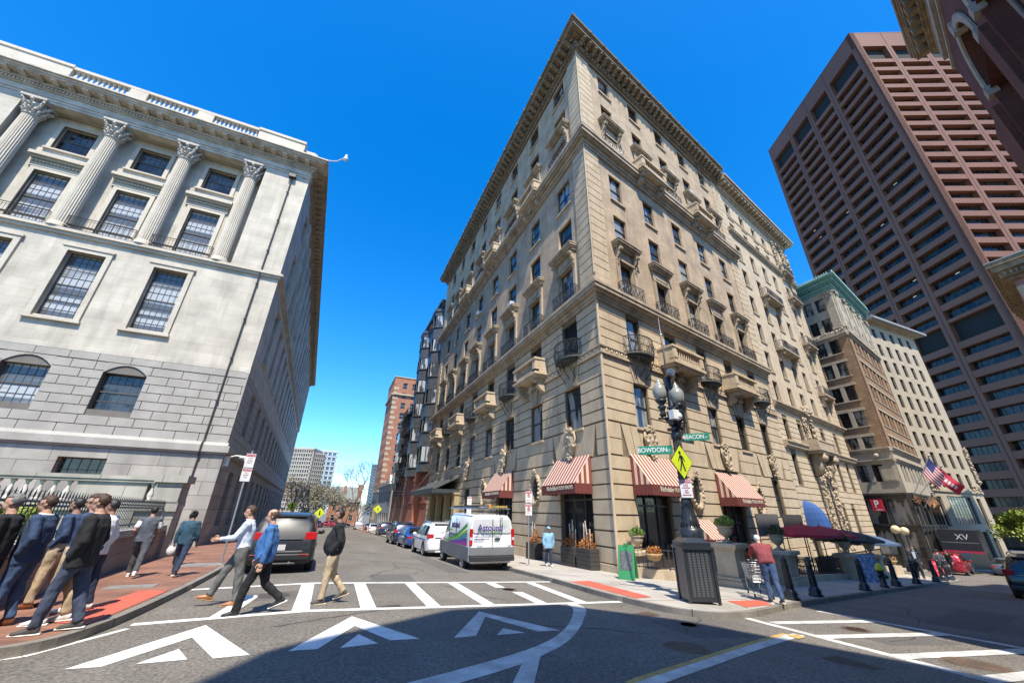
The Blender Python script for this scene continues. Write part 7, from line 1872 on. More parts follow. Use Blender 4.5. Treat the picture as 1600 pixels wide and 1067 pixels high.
# grey banners on the front
for k, (u0, u1, m) in enumerate(((9.9, 13.2, 'a'), (13.6, 17.0, 'b'))):
    Mx = FHR; t = thing('wind_screen_banner', ['grey shiny banner left of the pale pilaster, over the terrace', 'dark brownish banner beside the blue awning, over the terrace'][k], 'banner', FHR @ Matrix.Translation((u0, -1.6, 1.0)))
    mb = MB(); mb.box(u0 + .35, u1, -1.62, -1.6, .75, 1.9); o = obj('panel', mb, mat('banner_' + m, (.16, .155, .15) if k == 0 else (.075, .055, .055), .35, (.07, .065, .07), .6), t, FHR)
    text('21' if k == 0 else 'STREET CAFE', .3 if k == 0 else .2, mat('banner_lettering', (.02, .025, .07), .5), o, FHR @ Matrix.Translation((u1 - .7 if k == 0 else u1 - 1.1, -1.63, 1.25)) @ XZ, .003)
    mb = MB(); mb.tube([(u0 + .35, -1.6, -1.3), (u0 + .35, -1.6, 1.9)], .03, 5); mb.tube([(u1, -1.6, -1.3), (u1, -1.6, 1.9)], .03, 5); obj('posts', mb, TRIM, t, FHR)
# globe lamps by the steps
for k, u in enumerate((33.0, 36.0)):
    a = P2(u, 3.1); z = gz(*a) + SW; t = thing('globe_lamp', ['left cream globe lamp beside the annex steps', 'right cream globe lamp beside the annex steps'][k], 'lamp', loc=(a[0], a[1], z)); mb = MB(); mb.smooth = True; mb.lathe([(.2, 0), (.2, .5), (.09, .7), (.06, 2.75), (.12, 2.85)], 0, 0, 10); obj('post', mb, BIR, t, T(a[0], a[1], z)); mb = MB(); mb.smooth = True; mb.ball((0, 0, 3.1), .32, 16, 10); obj('globe', mb, mat('cream_globe', (.66, .56, .34), .3), t, T(a[0], a[1], z))
# black marquee with lettering in front of the orange brick building
MQ = mat('black_marquee', (.02, .02, .025), .4)
FQ = frame(*P2(46, 3.2), (NI[0] * -1, NI[1] * -1), D)     # local x from building towards the street, faces back along the street
mq = thing('entrance_marquee', 'black box marquee with letters XV projecting over the pavement', 'awning', FQ @ Matrix.Translation((2, 0, -.5)))
mb = MB(); mb.box(.6, 3.3, 0, 3.6, -1.15, .85); obj('box', mb, MQ, mq, FQ); mb = MB(); mb.box(.6, 3.3, -.02, 0, -1.17, -1.0); obj('red_edge', mb, SRD, mq, FQ)
text('XV', .7, mat('marquee_lettering', (.6, .6, .6), .5), mq, FQ @ Matrix.Translation((2.2, -.01, .2)) @ XZ, .01)
mb = MB()
for k in range(24): mb.box(.7 + k * .105, .74 + k * .105, -.012, 0, -.30, -.26)
obj('small_lettering', mb, MATS['marquee_lettering'], mq, FQ)
for x in (.8, 3.5): mb = MB(); mb.tube([(x, .2, -2.6), (x, .2, -1.15)], .05, 8); obj('post', mb, TRIM, mq, FQ)
# P sign
FP = FBA @ Matrix.Translation((-4.6, -.5, 0)) @ Matrix.Diagonal((.8, 1, 1, 1)); t = thing('parking_garage_sign', 'red square sign with white letter P hanging from the dark shop front', 'sign', FP @ Matrix.Translation((0, 0, 2.9)))
mb = MB(); mb.box(1.8, 3.1, -.05, .05, 2.45, 3.6); o = obj('panel', mb, mat('parking_red', (.50, .02, .05), .5), t, FP); text('P', 1.0, SWH, o, FP @ Matrix.Translation((2.42, -.055, 3.1)) @ XZ, .01, bold=.02); mb = MB(); mb.box(2.2, 2.9, -.06, -.05, 2.55, 2.62); obj('small_arrow', mb, SWH, o, FP); mb = MB(); mb.tube([(0, 0, 3.5), (3.1, 0, 3.5)], .03, 5); obj('bracket', mb, TRIM, t, FP)
# flags
def flag(u, q0, base_z, tipu, tipq, tipz, label, kind):
    a = P2(u, q0); b = P2(tipu, tipq); A = Vector((a[0], a[1], base_z)); B = Vector((b[0], b[1], tipz)); t = thing('flag_on_pole', label, 'flag', loc=A)
    mb = MB(); mb.tube([A, B], .05, 6); mb.ball(tuple(B), .12, 6, 5); obj('pole', mb, mat('grey_flagpole', (.25, .25, .27), .4), t, Matrix.Identity(4))
    return A, B, t
def cloth(t, P0, U, V, nu, nv, mats_fn, mats, nm='cloth'):
    vs = []; fs = []; ms = []
    for j in range(nv + 1):
        for i in range(nu + 1):
            p = P0 + U * (i / nu) + V * (j / nv); p = p + Vector((D[0], D[1], 0)) * (.22 * math.sin(i / nu * 6 + j / nv * 2.5) * (i / nu + .15)) + Vector((0, 0, -.12 * math.sin(i / nu * 4))); vs.append(tuple(p))
    for j in range(nv):
        for i in range(nu): fs.append((j * (nu + 1) + i, j * (nu + 1) + i + 1, (j + 1) * (nu + 1) + i + 1, (j + 1) * (nu + 1) + i)); ms.append(mats_fn(i, j))
    mb = MB(); mb.raw(vs, fs); mb.m = ms; mb.sm = [True] * len(fs); obj(nm, mb, mats, t, Matrix.Identity(4))
FR = mat('flag_red', (.42, .02, .05), .8); FWh = mat('flag_white', (.62, .60, .60), .8); FB = mat('flag_blue', (.03, .04, .17), .8)
A, B, t = flag(44.2, 3.3, 3.9, 44.5, 5.6, 7.8, 'american flag on a slanted pole above the black shop front', 'us')
O = Vector((-NI[0], -NI[1], 0))
cloth(t, B - (B - A).normalized() * .15, Vector((0, 0, -1.8)) + O * .7, (A - B).normalized() * 1.7, 26, 13, lambda i, j: 2 if (i < 11 and j < 7) else (0 if j % 2 == 0 else 1), [FR, FWh, FB])
A, B, t = flag(46.5, 3.3, 3.9, 47, 5.9, 6.9, 'red flag with white lettering on the pole beside the american flag', 'red')
cloth(t, B - (B - A).normalized() * .15, Vector((0, 0, -2.0)) + O * 1.2, (A - B).normalized() * 1.1, 22, 10, lambda i, j: 1 if (3 < j < 7 and i % 3 != 0 and i < 19) else 0, [FR, FWh])
A, B, t = flag(48, 3.3, 2.9, 48.2, 4.3, 4.4, 'small brown and gold banner below the red flag', 'br')
cloth(t, B - (B - A).normalized() * .1, Vector((0, 0, -1.3)) + O * .3, (A - B).normalized() * 1.1, 10, 8, lambda i, j: 1 if (3 < i < 6 and 2 < j < 6) else 0, [mat('brown_banner', (.26, .12, .06), .8), mat('gold_letter', (.6, .45, .15), .7)])

# ---------------------------------------------------------------- trees
BARK = mat('grey_brown_bark', (.12, .095, .075), .9, (.07, .055, .045), 4, .5, .4, 20)
def tree(x, y, h, label, seed, spread=.5, leaf=None, nleaf=0, lsize=.12, depth=5, tw=.22, group=None, sink=.2, dens=1.0):
    rr = random.Random(seed); z0 = gz(x, y); mb = MB(); tips = []
    def br(p, d, L_, r, k):
        q = p; pts = [p]; dd = d.copy()
        for s in range(3):
            dd = (dd + Vector((rr.gauss(0, .12), rr.gauss(0, .12), rr.gauss(.03, .08)))).normalized(); q = q + dd * L_ / 3; pts.append(q)
        mb.tube(pts, [r, r * .88, r * .78, r * .66], 6 if k > 2 else 4, caps=False)
        if k <= 1: tips.append((q, L_))
        if k == 0: return
        for i in range(3 if k > 1 else 4):
            a = rr.uniform(0, 6.28); tilt = rr.uniform(.3, .75) * (spread / .5)
            s_ = dd.orthogonal().normalized(); s_.rotate(Matrix.Rotation(a, 3, dd)); nd = (dd * math.cos(tilt) + s_ * math.sin(tilt)).normalized(); br(pts[rr.choice((2, 3))] if i else q, nd, L_ * rr.uniform(.62, .82), r * .62, k - 1)
    t = thing('tree', label, 'tree', loc=(x, y, z0), group=group)
    br(Vector((0, 0, -sink)), Vector((rr.gauss(0, .03), rr.gauss(0, .03), 1)).normalized(), h * .33, tw, depth)
    obj('trunk', mb, BARK, t, T(x, y, z0))
    if leaf:
        lb = MB()
        for p, L_ in tips:
            n = max(1, int(nleaf / len(tips) + rr.random()))
            for i in range(n):
                q = p + Vector((rr.gauss(0, 1), rr.gauss(0, 1), rr.gauss(0, .7))) * L_ * .55; a = Vector((rr.gauss(0, 1), rr.gauss(0, 1), rr.gauss(0, 1))).normalized(); b = a.orthogonal().normalized(); c = a.cross(b); k = lsize * rr.uniform(.6, 1.3); lb.poly([q + b * k, q + c * k * .6, q - b * k, q - c * k * .6])
        obj('crown', lb, leaf, t, T(x, y, z0))
BLOS = mat('pale_blossom', (.36, .33, .25), .8, (.20, .19, .11), .6); BUD = mat('budding_twigs', (.28, .22, .15), .9, (.2, .16, .1), 1)
tree(62.5, 15.9, 7.0, 'fresh green street tree at the right end in front of the granite tower', 4, .7, MATS['yellow_green_leaf'], 6500, .13, 5, .14)
tree(68, 14.8, 7.8, 'second fresh green tree at the right edge of the picture', 9, .75, MATS['yellow_green_leaf'], 5000, .15, 5, .16)
for i, (x, y, h, lf, n, lb) in enumerate((
    (5.2, 118, 17.5, None, 0, 'tall bare tree leaning over the brick house at the street end'), (-1.5, 116, 9.5, BLOS, 2600, 'white flowering tree right of the lamp at the street end'), (-5.5, 112, 9.5, BLOS, 2800, 'white flowering tree behind the black minivan'), (-9.5, 110, 11.5, BUD, 2200, 'budding tree next to the end of the state building'),
    (2.2, 122, 9.0, BLOS, 2200, 'pale flowering tree in front of the far brick house'), (-7.5, 124, 12, BUD, 2400, 'taller budding tree behind the flowering ones'), (8.6, 128, 9, None, 0, 'small bare tree right of the far brick house'), (-4.4, 109, 13, None, 0, 'bare tree rising above the flowering trees near the state building'), (-3.2, 128, 13, BUD, 1500, 'thin budding tree rising left of the bare one'))):
    tree(x, y, h, lb, 20 + i, .62, lf, n, .16, 6 if lf is None else 5, .2, 'trees at the street end')

# ---------------------------------------------------------------- buildings further up the left street
def far_block(name, label, x0, x1, y0, y1, z0, z1, m, cat='building'):
    t = thing(name, label, cat, loc=(x0, y0, 0)); mb = MB(); mb.box(x0, x1, y0, y1, z0, z1); obj('wall', mb, m, t, Matrix.Identity(4)); return t
FLs = lambda y: frame(BX, y, (0, -1), (1, 0))
# red brownstone with dark copper bays
RBS = brick('red_sandstone', (.36, .12, .07), (.30, .095, .055), (.24, .08, .05), .5, .25, ms=.01, vary=.25); DKC = mat('dark_copper_bay', (.035, .038, .042), .5, (.06, .062, .065), 2)
rs = thing('red_bay_building', 'narrow red sandstone building with dark copper bay windows beyond the hotel', 'building', loc=(BX, 54, 0))
F_ = FLs(54); LBd = 15
hs_ = [(-LBd + .8 + i * 1.9, -LBd + 1.7 + i * 1.9, z, z + 1.7) for i in (2, 3) for z in (3.5, 7.2, 10.6, 14, 17.4, 20.8, 24.2)]
mb = MB(); wall(mb, -LBd, 0, -4, 33, hs_, 0, .3); mb.poly([(-LBd, 0, -4), (-LBd, 8, -4), (-LBd, 8, 33), (-LBd, 0, 33)]); mb.box(-LBd, 0, -.15, .1, 5.8, 6.2); mb.box(-LBd, 0, -.12, .1, 2.6, 2.9); obj('wall', mb, RBS, rs, F_)
for h in hs_: window(rs, F_, h[0], h[2], .9, 1.7, 1, 2, K3, .12)
for bx in (-2.3, -11.6):
    mb = MB(); g = MB()
    pr_ = [(bx - 1.9, 0), (bx - 1.1, -1.2), (bx + 1.1, -1.2), (bx + 1.9, 0)]
    for k in range(6):
        z = 7.4 + k * 4.1
        mb.prism(pr_, 'z', z - .9, z + .3); mb.prism([(p[0] + (.12 if i < 2 else -.12) * -1, p[1] * 1.1) for i, p in enumerate(pr_)], 'z', z + .3, z + .45); mb.prism(pr_, 'z', z + 2.5, z + 3.2)
        for a, b in zip(pr_, pr_[1:]):
            for q in (0, .5, 1): x = a[0] + (b[0] - a[0]) * q; y = a[1] + (b[1] - a[1]) * q; mb.box(x - .07, x + .07, y - .05, y + .09, z + .45, z + 2.5)
            g.poly([(a[0], a[1] + .08, z + .45), (b[0], b[1] + .08, z + .45), (b[0], b[1] + .08, z + 2.5), (a[0], a[1] + .08, z + 2.5)])
    mb.prism([(bx - 2.0, 0), (bx - 1.2, -1.3), (bx + 1.2, -1.3), (bx + 2.0, 0)], 'z', 31.1, 31.6)
    o = obj('bay_window', mb, DKC, rs, F_); obj('pane', g, glass('bay_glass', (.05, .06, .07), .05, (.38, .40, .42), sc=(.6, 1, .3)), o, F_)
mb = MB(); mb.box(-6.6, -5.4, -.6, .1, -3, 31); mb.box(-6.8, -5.2, -.75, .1, 30.2, 31.2); obj('chimney_pier', mb, mat('orange_red_sandstone', (.42, .15, .08), .85, (.34, .11, .06), 2), rs, F_)
mb = MB(); mb.box(-LBd, 0, -.7, .3, 32.4, 33.0); mb.box(-LBd, 0, -.4, .3, 31.8, 32.4); obj('cornice', mb, DKC, rs, F_)
# second red one with bays and fire escape
rs2 = thing('fire_escape_building', 'dark red building with black iron fire escape beyond the red sandstone one', 'building', loc=(BX, 69, 0))
F_ = FLs(69.02); LBd = 17
hs_ = [(-LBd + .8 + i * 2.6, -LBd + 1.9 + i * 2.6, z, z + 1.9) for i in range(6) for z in (2, 5.6, 9.2, 12.8, 16.4)]
mb = MB(); wall(mb, -LBd, 0, -4, 19, hs_, 0, .3); mb.box(-LBd, 0, .31, 8, 18.5, 19); mb.poly([(-LBd, 0, -4), (-LBd, 8, -4), (-LBd, 8, 19), (-LBd, 0, 19)]); mb.poly([(0, 0, -4), (0, 0, 19), (0, 8, 19), (0, 8, -4)]); obj('wall', mb, brick('dark_red_brick_row', (.30, .12, .07), (.24, .09, .06), (.2, .12, .1)), rs2, F_)
for h in hs_: window(rs2, F_, h[0], h[2], 1.1, 1.9, 1, 2, K3, .12)
mb = MB(); mb.box(-LBd, 0, -.5, .3, 18.5, 19.03); obj('cornice', mb, DKC, rs2, F_)
mb = MB()
for k in range(5):
    z = 3.6 + k * 3.6; mb.box(-8.5, -3.2, -1.1, 0, z, z + .06)
    for zz in (.5, 1.0): mb.tube([(-8.5, 0, z + zz), (-8.5, -1.1, z + zz), (-3.2, -1.1, z + zz), (-3.2, 0, z + zz)], .035, 4)
    for i in range(14): x = -8.5 + i * 5.3 / 13; mb.tube([(x, -1.1, z), (x, -1.1, z + 1.0)], .025, 4)
    if k < 4: mb.tube([(-8.2, -.9, z), (-3.8, -.9, z + 3.6)], .05, 4); mb.tube([(-8.2, -.5, z), (-3.8, -.5, z + 3.6)], .05, 4); [mb.box(-8.2 + i * .44, -7.95 + i * .44, -.9, -.5, z + .36 * i, z + .36 * i + .04) for i in range(10)]
obj('fire_escape', mb, IRON, rs2, F_)
mb = MB(); prb = [(-14.8, 0), (-14, -1), (-11.6, -1), (-10.8, 0)]; g = MB()
for k in range(3):
    z = 6 + k * 3.8; mb.prism(prb, 'z', z - .8, z + .3); mb.prism(prb, 'z', z + 2.3, z + 3.0); g.prism([(p[0] * .999, p[1] * .92) for p in prb], 'z', z + .3, z + 2.3)
o = obj('bay_window', mb, DKC, rs2, F_); obj('pane', g, MATS['bay_glass'], o, F_)
# tall brick apartment tower with cream quoins
tb = thing('tall_brick_tower', 'tall red brick apartment tower with cream quoins and stone base up the left street', 'building', loc=(BX + .3, 118, 0))
RT = brick('tower_orange_brick', (.36, .15, .085), (.30, .12, .07), (.3, .18, .13), .4, .2, vary=.2)
FT1 = frame(12.4, 118, (1, 0), (0, 1)); FT2 = frame(12.4, 118, (0, -1), (1, 0))
for F, a, b in ((FT1, 0, 16), (FT2, -16, 0)):
    hs_ = [(a + 2.6 + i * 2.8, a + 4.0 + i * 2.8, z, z + 1.9) for i in range(5 if F is FT2 else 4) for z in [7.8 + k * 3.1 for k in range(10)]]
    mb = MB(); wall(mb, a, b, 6.4, 39.2, hs_, 0, .3); obj('brick_wall', mb, RT, tb, F); mb = MB(); wall(mb, a, b, -5, 6.0, [(a + 2 + i * 3, a + 3.6 + i * 3, -1, 4) for i in range(4)], 0, .3); mb.box(a, b, -.4, .2, 6.0, 6.4)
    for k in range(20): z = 6.8 + k * 1.5; wq = 1.5 if k % 2 else 1.0; mb.box(*((a, a + wq) if F is FT1 else (b - wq, b)), -.05, .1, z, z + .75)
    mb.box(a, b, -.5, .2, 33.6, 34.1); mb.box(a, b, -.15, .2, 39.2, 39.5); obj('stone_trim', mb, CRM, tb, F)
    for h in hs_: window(tb, F, h[0], h[2], 1.4, 1.9, 1, 2, K3, .15)
    mb = MB(); mb.poly([(a, .35, -1), (b, .35, -1), (b, .35, 4), (a, .35, 4)]); obj('ground_pane', mb, GL, tb, F)
mb = MB(); mb.box(12.4, 28.4, 118, 134, 39, 39.2); obj('roof', mb, MATS['tar_roof'], tb, Matrix.Identity(4))
# grey low shop building between them
gb = thing('grey_shop_building', 'low grey shop building with white door surround beneath the fire escape', 'building', loc=(BX, 88, 0))
F_ = FLs(88); LBd = 24; hs_ = [(-LBd + 2 + i * 3.6, -LBd + 4 + i * 3.6, z, z + 2.2) for i in range(6) for z in (-1.2, 3.2)]
mb = MB(); wall(mb, -LBd, 0, -5, 7.2, hs_, 0, .3); mb.box(-LBd, 0, -.5, .2, 6.6, 7.2); mb.poly([(0, 0, -4), (0, 0, 7.2), (0, 8, 7.2), (0, 8, -4)]); obj('wall', mb, mat('grey_render', (.26, .26, .25), .8), gb, F_)
for h in hs_: window(gb, F_, h[0], h[2], 2.0, 2.2, 2, 2, K3, .15)
mb = MB(); mb.prism([(-2.6, 6.6), (.2, 6.6), (-1.2, 8.4)], 'y', -.6, .2); obj('pediment', mb, mat('white_render', (.6, .6, .58), .8), gb, F_)
# brick house closing the view
bh_ = thing('gabled_brick_house', 'small red brick house with grey slate roof and chimney closing the street', 'house', loc=(5, 136, 0))
mb = MB(); mb.box(.5, 9.0, 136, 146, -6, 3.6); mb.prism([(.5, 3.6), (9.0, 3.6), (8.4, 4.2), (1.0, 4.2)], 'y', 135.9, 136.2); obj('wall', mb, RT, bh_, Matrix.Identity(4))
mb = MB(); mb.prism([(135.4, 3.5), (146.6, 3.5), (141, 8.0)], 'x', .2, 9.2); obj('roof', mb, mat('grey_slate', (.17, .19, .18), .8), bh_, Matrix.Identity(4))
mb = MB(); mb.box(8.2, 9.4, 137, 139, 3, 8.6); mb.box(4.0, 4.8, 138, 139, 5, 8.2); obj('chimney', mb, RT, bh_, Matrix.Identity(4))
fh = frame(0, 136, (1, 0), (0, 1))
for x in (1.6, 4.0, 6.6):
    for z in (-1.6, 1.2): window(bh_, fh, x, z, 1.1, 1.6, 1, 2, K3, -.08)
far_block('low_white_building', 'low pale building at the very end of the street', 9.6, 11.6, 150, 160, -6, 2.6, mat('white_render', (.6, .6, .58), .8)); 
# far towers
def ftower(name, label, x, y, w_, d, z1, m1, m2, nx, nz, ang, vert=True):
    t = thing(name, label, 'tower', T(x, y, 0, ang)); M = T(x, y, 0, ang); mb = MB(); mb.box(0, w_, 0, d, -6, z1); obj('glass_core', mb, m2, t, M)
    mb = MB()
    for (a, b, fx) in ((0, w_, lambda p, q, z0, z1_: mb.box(p, q, -.6, -.01, z0, z1_)), (0, d, lambda p, q, z0, z1_: (mb.box(w_ + .01, w_ + .6, p, q, z0, z1_), mb.box(-.6, -.01, p, q, z0, z1_)))):
        n = nx if b == w_ else max(2, int(nx * d / w_))
        for i in range(n + 1): c = a + (b - a) * i / n; k = (b - a) / n * .14; fx(max(a, c - k), min(b, c + k), -6, z1)
        for j in range(nz + 1): z = z1 - (z1 + 4) * j / nz; fx(a, b, z - z1 / nz * .16, z + z1 / nz * .12)
    mb.box(-.7, w_ + .7, -.7, d + .7, z1, z1 + 1.2); obj('frame', mb, m1, t, M); return t
CNC = mat('pale_concrete_tower', (.50, .45, .37), .85, (.42, .37, .3), .05); BGL = glass('blue_tower_glass', (.05, .10, .15), .08, (.10, .17, .22), sc=(.1, .1, .1)); DGL = glass('dark_tower_glass2', (.03, .035, .04), .1, (.10, .10, .10), sc=(.2, .2, .3))
ftower('concrete_apartment_tower', 'pale concrete apartment tower far beyond the state building', -32, 352, 15.5, 15, 43.5, CNC, DGL, 9, 16, R(-18)); ftower('concrete_apartment_tower', 'half of the concrete tower stepping back right, coloured darker as its shaded side', -17, 350, 9.5, 15, 40.5, mat('shaded_concrete_tower', (.38, .33, .27), .85), DGL, 6, 15, R(28))  # second half is the same concrete, its shade put into a darker colour
ftower('blue_glass_tower', 'blue glass tower with white bands behind the concrete tower', -14, 372, 14, 12, 45.5, mat('white_tower_bands', (.55, .60, .62), .6), BGL, 4, 13, R(8)); ftower('slim_blue_tower', 'slim blue glass tower beside the tall brick tower', 33.5, 398, 12, 10, 39, mat('steel_bands', (.16, .23, .28), .5), BGL, 4, 16, R(0))
# small furniture at the end of the left street
def ped_sign(x, y, z, label, s=.9):
    t = thing('crossing_warning_sign', label, 'sign', loc=(x, y, gz(x, y))); mb = MB(); mb.tube([(x, y, gz(x, y)), (x, y, z)], .05, 5); obj('post', mb, TRIM, t, Matrix.Identity(4)); mb = MB(); mb.prism([(x, z - s * .7), (x + s * .7, z), (x, z + s * .7), (x - s * .7, z)], 'y', y - .08, y - .03); o = obj('panel', mb, SYG, t, Matrix.Identity(4)); mb = MB(); mb.prism([(x - .08, z - .25), (x + .12, z - .25), (x + .06, z + .3), (x - .04, z + .3)], 'y', y - .10, y - .085); obj('figure', mb, SBK, o, Matrix.Identity(4))
ped_sign(-.7, 61, 1.15, 'yellow green crossing sign left of the man in black jacket head'); ped_sign(9.2, 85, 1.7, 'yellow green crossing sign on the right above the parked cars', 1.1); ped_sign(-3.9, 58, 1.9, 'yellow green crossing sign on the left lamp post', .8)
x, y = -4.0, 62; t = thing('far_street_lamp', 'slim black street lamp with white globe at the far left kerb', 'street lamp', loc=(x, y, gz(x, y))); mb = MB(); mb.tube([(x, y, gz(x, y)), (x, y, 3.6)], [.1, .05], 8); obj('post', mb, BIR, t, Matrix.Identity(4)); mb = MB(); mb.ball((x, y, 3.85), .28, 10, 8); obj('globe', mb, GLO, t, Matrix.Identity(4))
# ---------------------------------------------------------------- people (local +x forward, y left, z up)
SKIN = mat('skin_light', (.50, .29, .20), .6, (.44, .24, .16), 9, .5, 0, 60, fine=.04); SKINT = mat('skin_tan', (.34, .19, .12), .6, (.29, .15, .10), 9, .5, 0, 60, fine=.04); SKIND = mat('skin_brown', (.22, .12, .08), .6, (.18, .10, .06), 9, .5, 0, 60, fine=.04)
def fabric(name, col, v=.75, wr=.55):
    m = mat(name, col, .9, tuple(c * v for c in col), 7, .5, wr, 9, fine=.13)
    return m
HA = {'brown': mat('hair_brown', (.040, .020, .010), .7, (.06, .032, .016), 30), 'dark': mat('hair_black', (.015, .012, .011), .6), 'grey': mat('hair_grey', (.17, .165, .16), .7, (.08, .078, .075), 30), 'white': mat('hair_white', (.6, .59, .57), .7), 'bald': mat('hair_short_brown', (.085, .05, .03), .8)}
EYE = mat('eye_dark', (.02, .015, .012), .3); LIP = mat('lip', (.34, .13, .10), .6); GLS_ = mat('dark_lens', (.01, .01, .01), .1, coat=1)
def hand_mb(wr, d, s, curl=.5, k=1.0):
    """hand at wrist wr pointing along d; s=+1 left hand"""
    mb = MB(); mb.smooth = True; wr = Vector(wr); d = Vector(d).normalized(); side = Vector((1, 0, 0)); side = (side - d * side.dot(d)).normalized() if abs(d.x) < .9 else Vector((0, 0, 1)); nrm = d.cross(side).normalized() * s
    mb.tube([wr - d * .02, wr + d * .02, wr + d * .055, wr + d * .095], [(.026 * k, .02), (.032 * k, .017), (.042 * k, .016), (.040 * k, .013)], 8, up=side)
    for i, (o, L_) in enumerate(((.031, .066), (.011, .075), (-.010, .070), (-.030, .054))):
        b = wr + d * .09 + side * o * k; f = d; p = [b]
        for j in range(3):
            f = (f * math.cos(curl * .6) + (-nrm) * math.sin(curl * .6)).normalized(); b = b + f * L_ * (.42, .33, .25)[j] * k; p.append(b)
        mb.tube(p, [.0095 * k, .009 * k, .008 * k, .006 * k], 6)
    b = wr + d * .03 + side * .034 * k; mb.tube([b, b + side * .028 * k + d * .022, b + side * .034 * k + d * .05, b + side * .024 * k + d * .075 - nrm * .012], [.013 * k, .012 * k, .010 * k, .008 * k], 6)
    return mb
def person(label, x, y, head=180, H=1.75, top=None, pants=None, shoes=None, skin=SKIN, hair='brown', lean=0., legs=((12, 4), (-14, -30)), arms=None, bulk=1.0, belly=.0, hem=.86, sleeve=1, yaw=0, nod=9, vox=.013, dz=SW, hat=None, glasses=False, sole=None, collar=None, hunch=0., hairstyle='short', woman=False, belt=None, group='people on the street', beard=False, extra=None, loose=1.0, cuffs=None):
    k = H / 1.75; parts = []; bulk *= 1.07; loose *= 1.12
    t_ = R(lean)
    def tb(p, r, tg, seg=12, up=(0, 1, 0)):
        m = MB(); m.tube(p, r, seg, up=up); parts.append((tg, m))
    def bl(c, r, sc, tg):
        m = MB(); m.ball(c, r, 14, 10, sc); parts.append((tg, m))
    hipz = .93
    feet = []
    for s, (a, b) in zip((1, -1), legs):
        a, b = R(a), R(b); h = Vector((0, s * .092, hipz)); kn = h + Vector((math.sin(a), 0, -math.cos(a))) * .44; an = kn + Vector((math.sin(b), 0, -math.cos(b))) * .41; feet.append((h, kn, an, b, s))
    low = min(f[2].z for f in feet) - .085
    for h, kn, an, b, s in feet:
        L_ = loose
        tb([h + Vector((0, 0, .06)), h.lerp(kn, .25), h.lerp(kn, .6), kn, kn.lerp(an, .3), kn.lerp(an, .75), an + (kn - an) * .02], [.108 * L_, .100 * L_, .082 * L_, .068 * L_, .067 * L_, .056 * L_, .058 * L_], 1)
        lift = an.z - .085 - low; pitch = max(-.1, min(.9, lift * 3.0)) if b < 0 else (-.22 if abs(b) > .25 and b > 0 else 0)
        fd = Vector((math.cos(pitch), 0, -math.sin(pitch))); up_ = Vector((math.sin(pitch), 0, math.cos(pitch)))
        heel = an - fd * .055 - up_ * .045
        tb([heel - fd * .015, heel + fd * .04 + up_ * .01, heel + fd * .12, heel + fd * .20 - up_ * .012, heel + fd * .255 - up_ * .02], [(.035, .035), (.042, .052), (.046, .045), (.050, .032), (.036, .022)], 3)
        tb([an + up_ * .0, heel + fd * .05 + up_ * .01], [.045, .045], 3)
    def tp(z, xo=0.):      # torso point at height z, leaning and hunching
        q = z - hipz; ang = t_ + hunch * max(0, q - .1) * 1.6; return Vector((math.sin(ang) * q + xo, 0, hipz + math.cos(ang) * q))
    W = .93 if woman else 1.0
    tb([tp(.90), tp(1.0)], [(.172 * W, .118), (.165 * W, .115 + belly * .4)], 1, 16)
    tb([tp(hem), tp(.95, belly * .2), tp(1.06, belly * .45), tp(1.2, belly * .3), tp(1.32), tp(1.41), tp(1.465)], [(.182 * bulk * W, .125 * bulk), (.180 * bulk * W, (.125 + belly * .6) * bulk), (.170 * bulk * W, (.118 + belly) * bulk), (.180 * bulk * W, (.122 + belly * .7) * bulk), (.192 * bulk * W, .122 * bulk), (.175 * bulk * W, .10 * bulk), (.09, .07)], 0, 18)
    sh = [tp(1.40) + Vector((0, s * .185 * W * (bulk * .5 + .5), 0)) for s in (1, -1)]
    for s_, shp in zip((1, -1), sh): bl(tuple(shp), .075 * (bulk * .5 + .5), (1, 1, .9), 0)
    hands = []
    for s, shp, ar in zip((1, -1), sh, arms or ((-12, 8, 8), (14, 30, 8))):
        a, b, c = R(ar[0]), R(ar[1]), R(ar[2]); pocket = len(ar) > 3
        u = Vector((math.sin(a) * math.cos(c), s * math.sin(c), -math.cos(a) * math.cos(c))); el = shp + u * .29
        v = Vector((math.sin(b), -s * .25 * (1 if pocket or b > .6 else 0), -math.cos(b))).normalized(); wr = el + v * .25
        B_ = bulk
        if sleeve == 1: tb([shp, shp.lerp(el, .5), el, el.lerp(wr, .5), wr], [.064 * B_, .058 * B_, .052 * B_, .046 * B_, .036 * B_], 0)
        elif sleeve == .5: tb([shp, shp.lerp(el, .75)], [.066, .062], 4 if collar == 'vest' else 0); tb([shp.lerp(el, .6), el, el.lerp(wr, .5), wr], [.045, .041, .037, .026], 2)
        if not pocket: hands.append((wr, v, s, ar[4] if len(ar) > 4 else .5))
    # head
    nb = tp(1.45); hc = tp(1.60) + Vector((.035 + .03 * hunch + math.sin(R(nod)) * .06, 0, .025 - .03 * abs(math.sin(R(nod))))); tb([nb, nb.lerp(hc, .55)], [.062, .056], 2)
    HM = Matrix.Translation(hc) @ Matrix.Rotation(R(yaw), 4, 'Z') @ Matrix.Rotation(R(nod), 4, 'Y')
    def hb(c, r, sc): m = MB(); m.ball(c, r, 18, 14, sc); m.v = [tuple(HM @ Vector(p)) for p in m.v]; parts.append((2, m))
    hb((-.012, 0, .03), .1, (.98, .78, 1.0)); hb((.025, 0, -.035), .075, (.9, .78, 1.05)); hb((.045, 0, -.085), .036, (1, 1.1, .7)); hb((.055, 0, .02), .05, (.6, 1.1, 1))
    m = MB(); m.tube([(.08, 0, .025), (.108, 0, -.022), (.092, 0, -.032)], [.012, .017, .012], 8); m.v = [tuple(HM @ Vector(p)) for p in m.v]; parts.append((2, m))
    for s in (1, -1): hb((-.01, s * .08, -.01), .026, (.75, .35, 1.2))
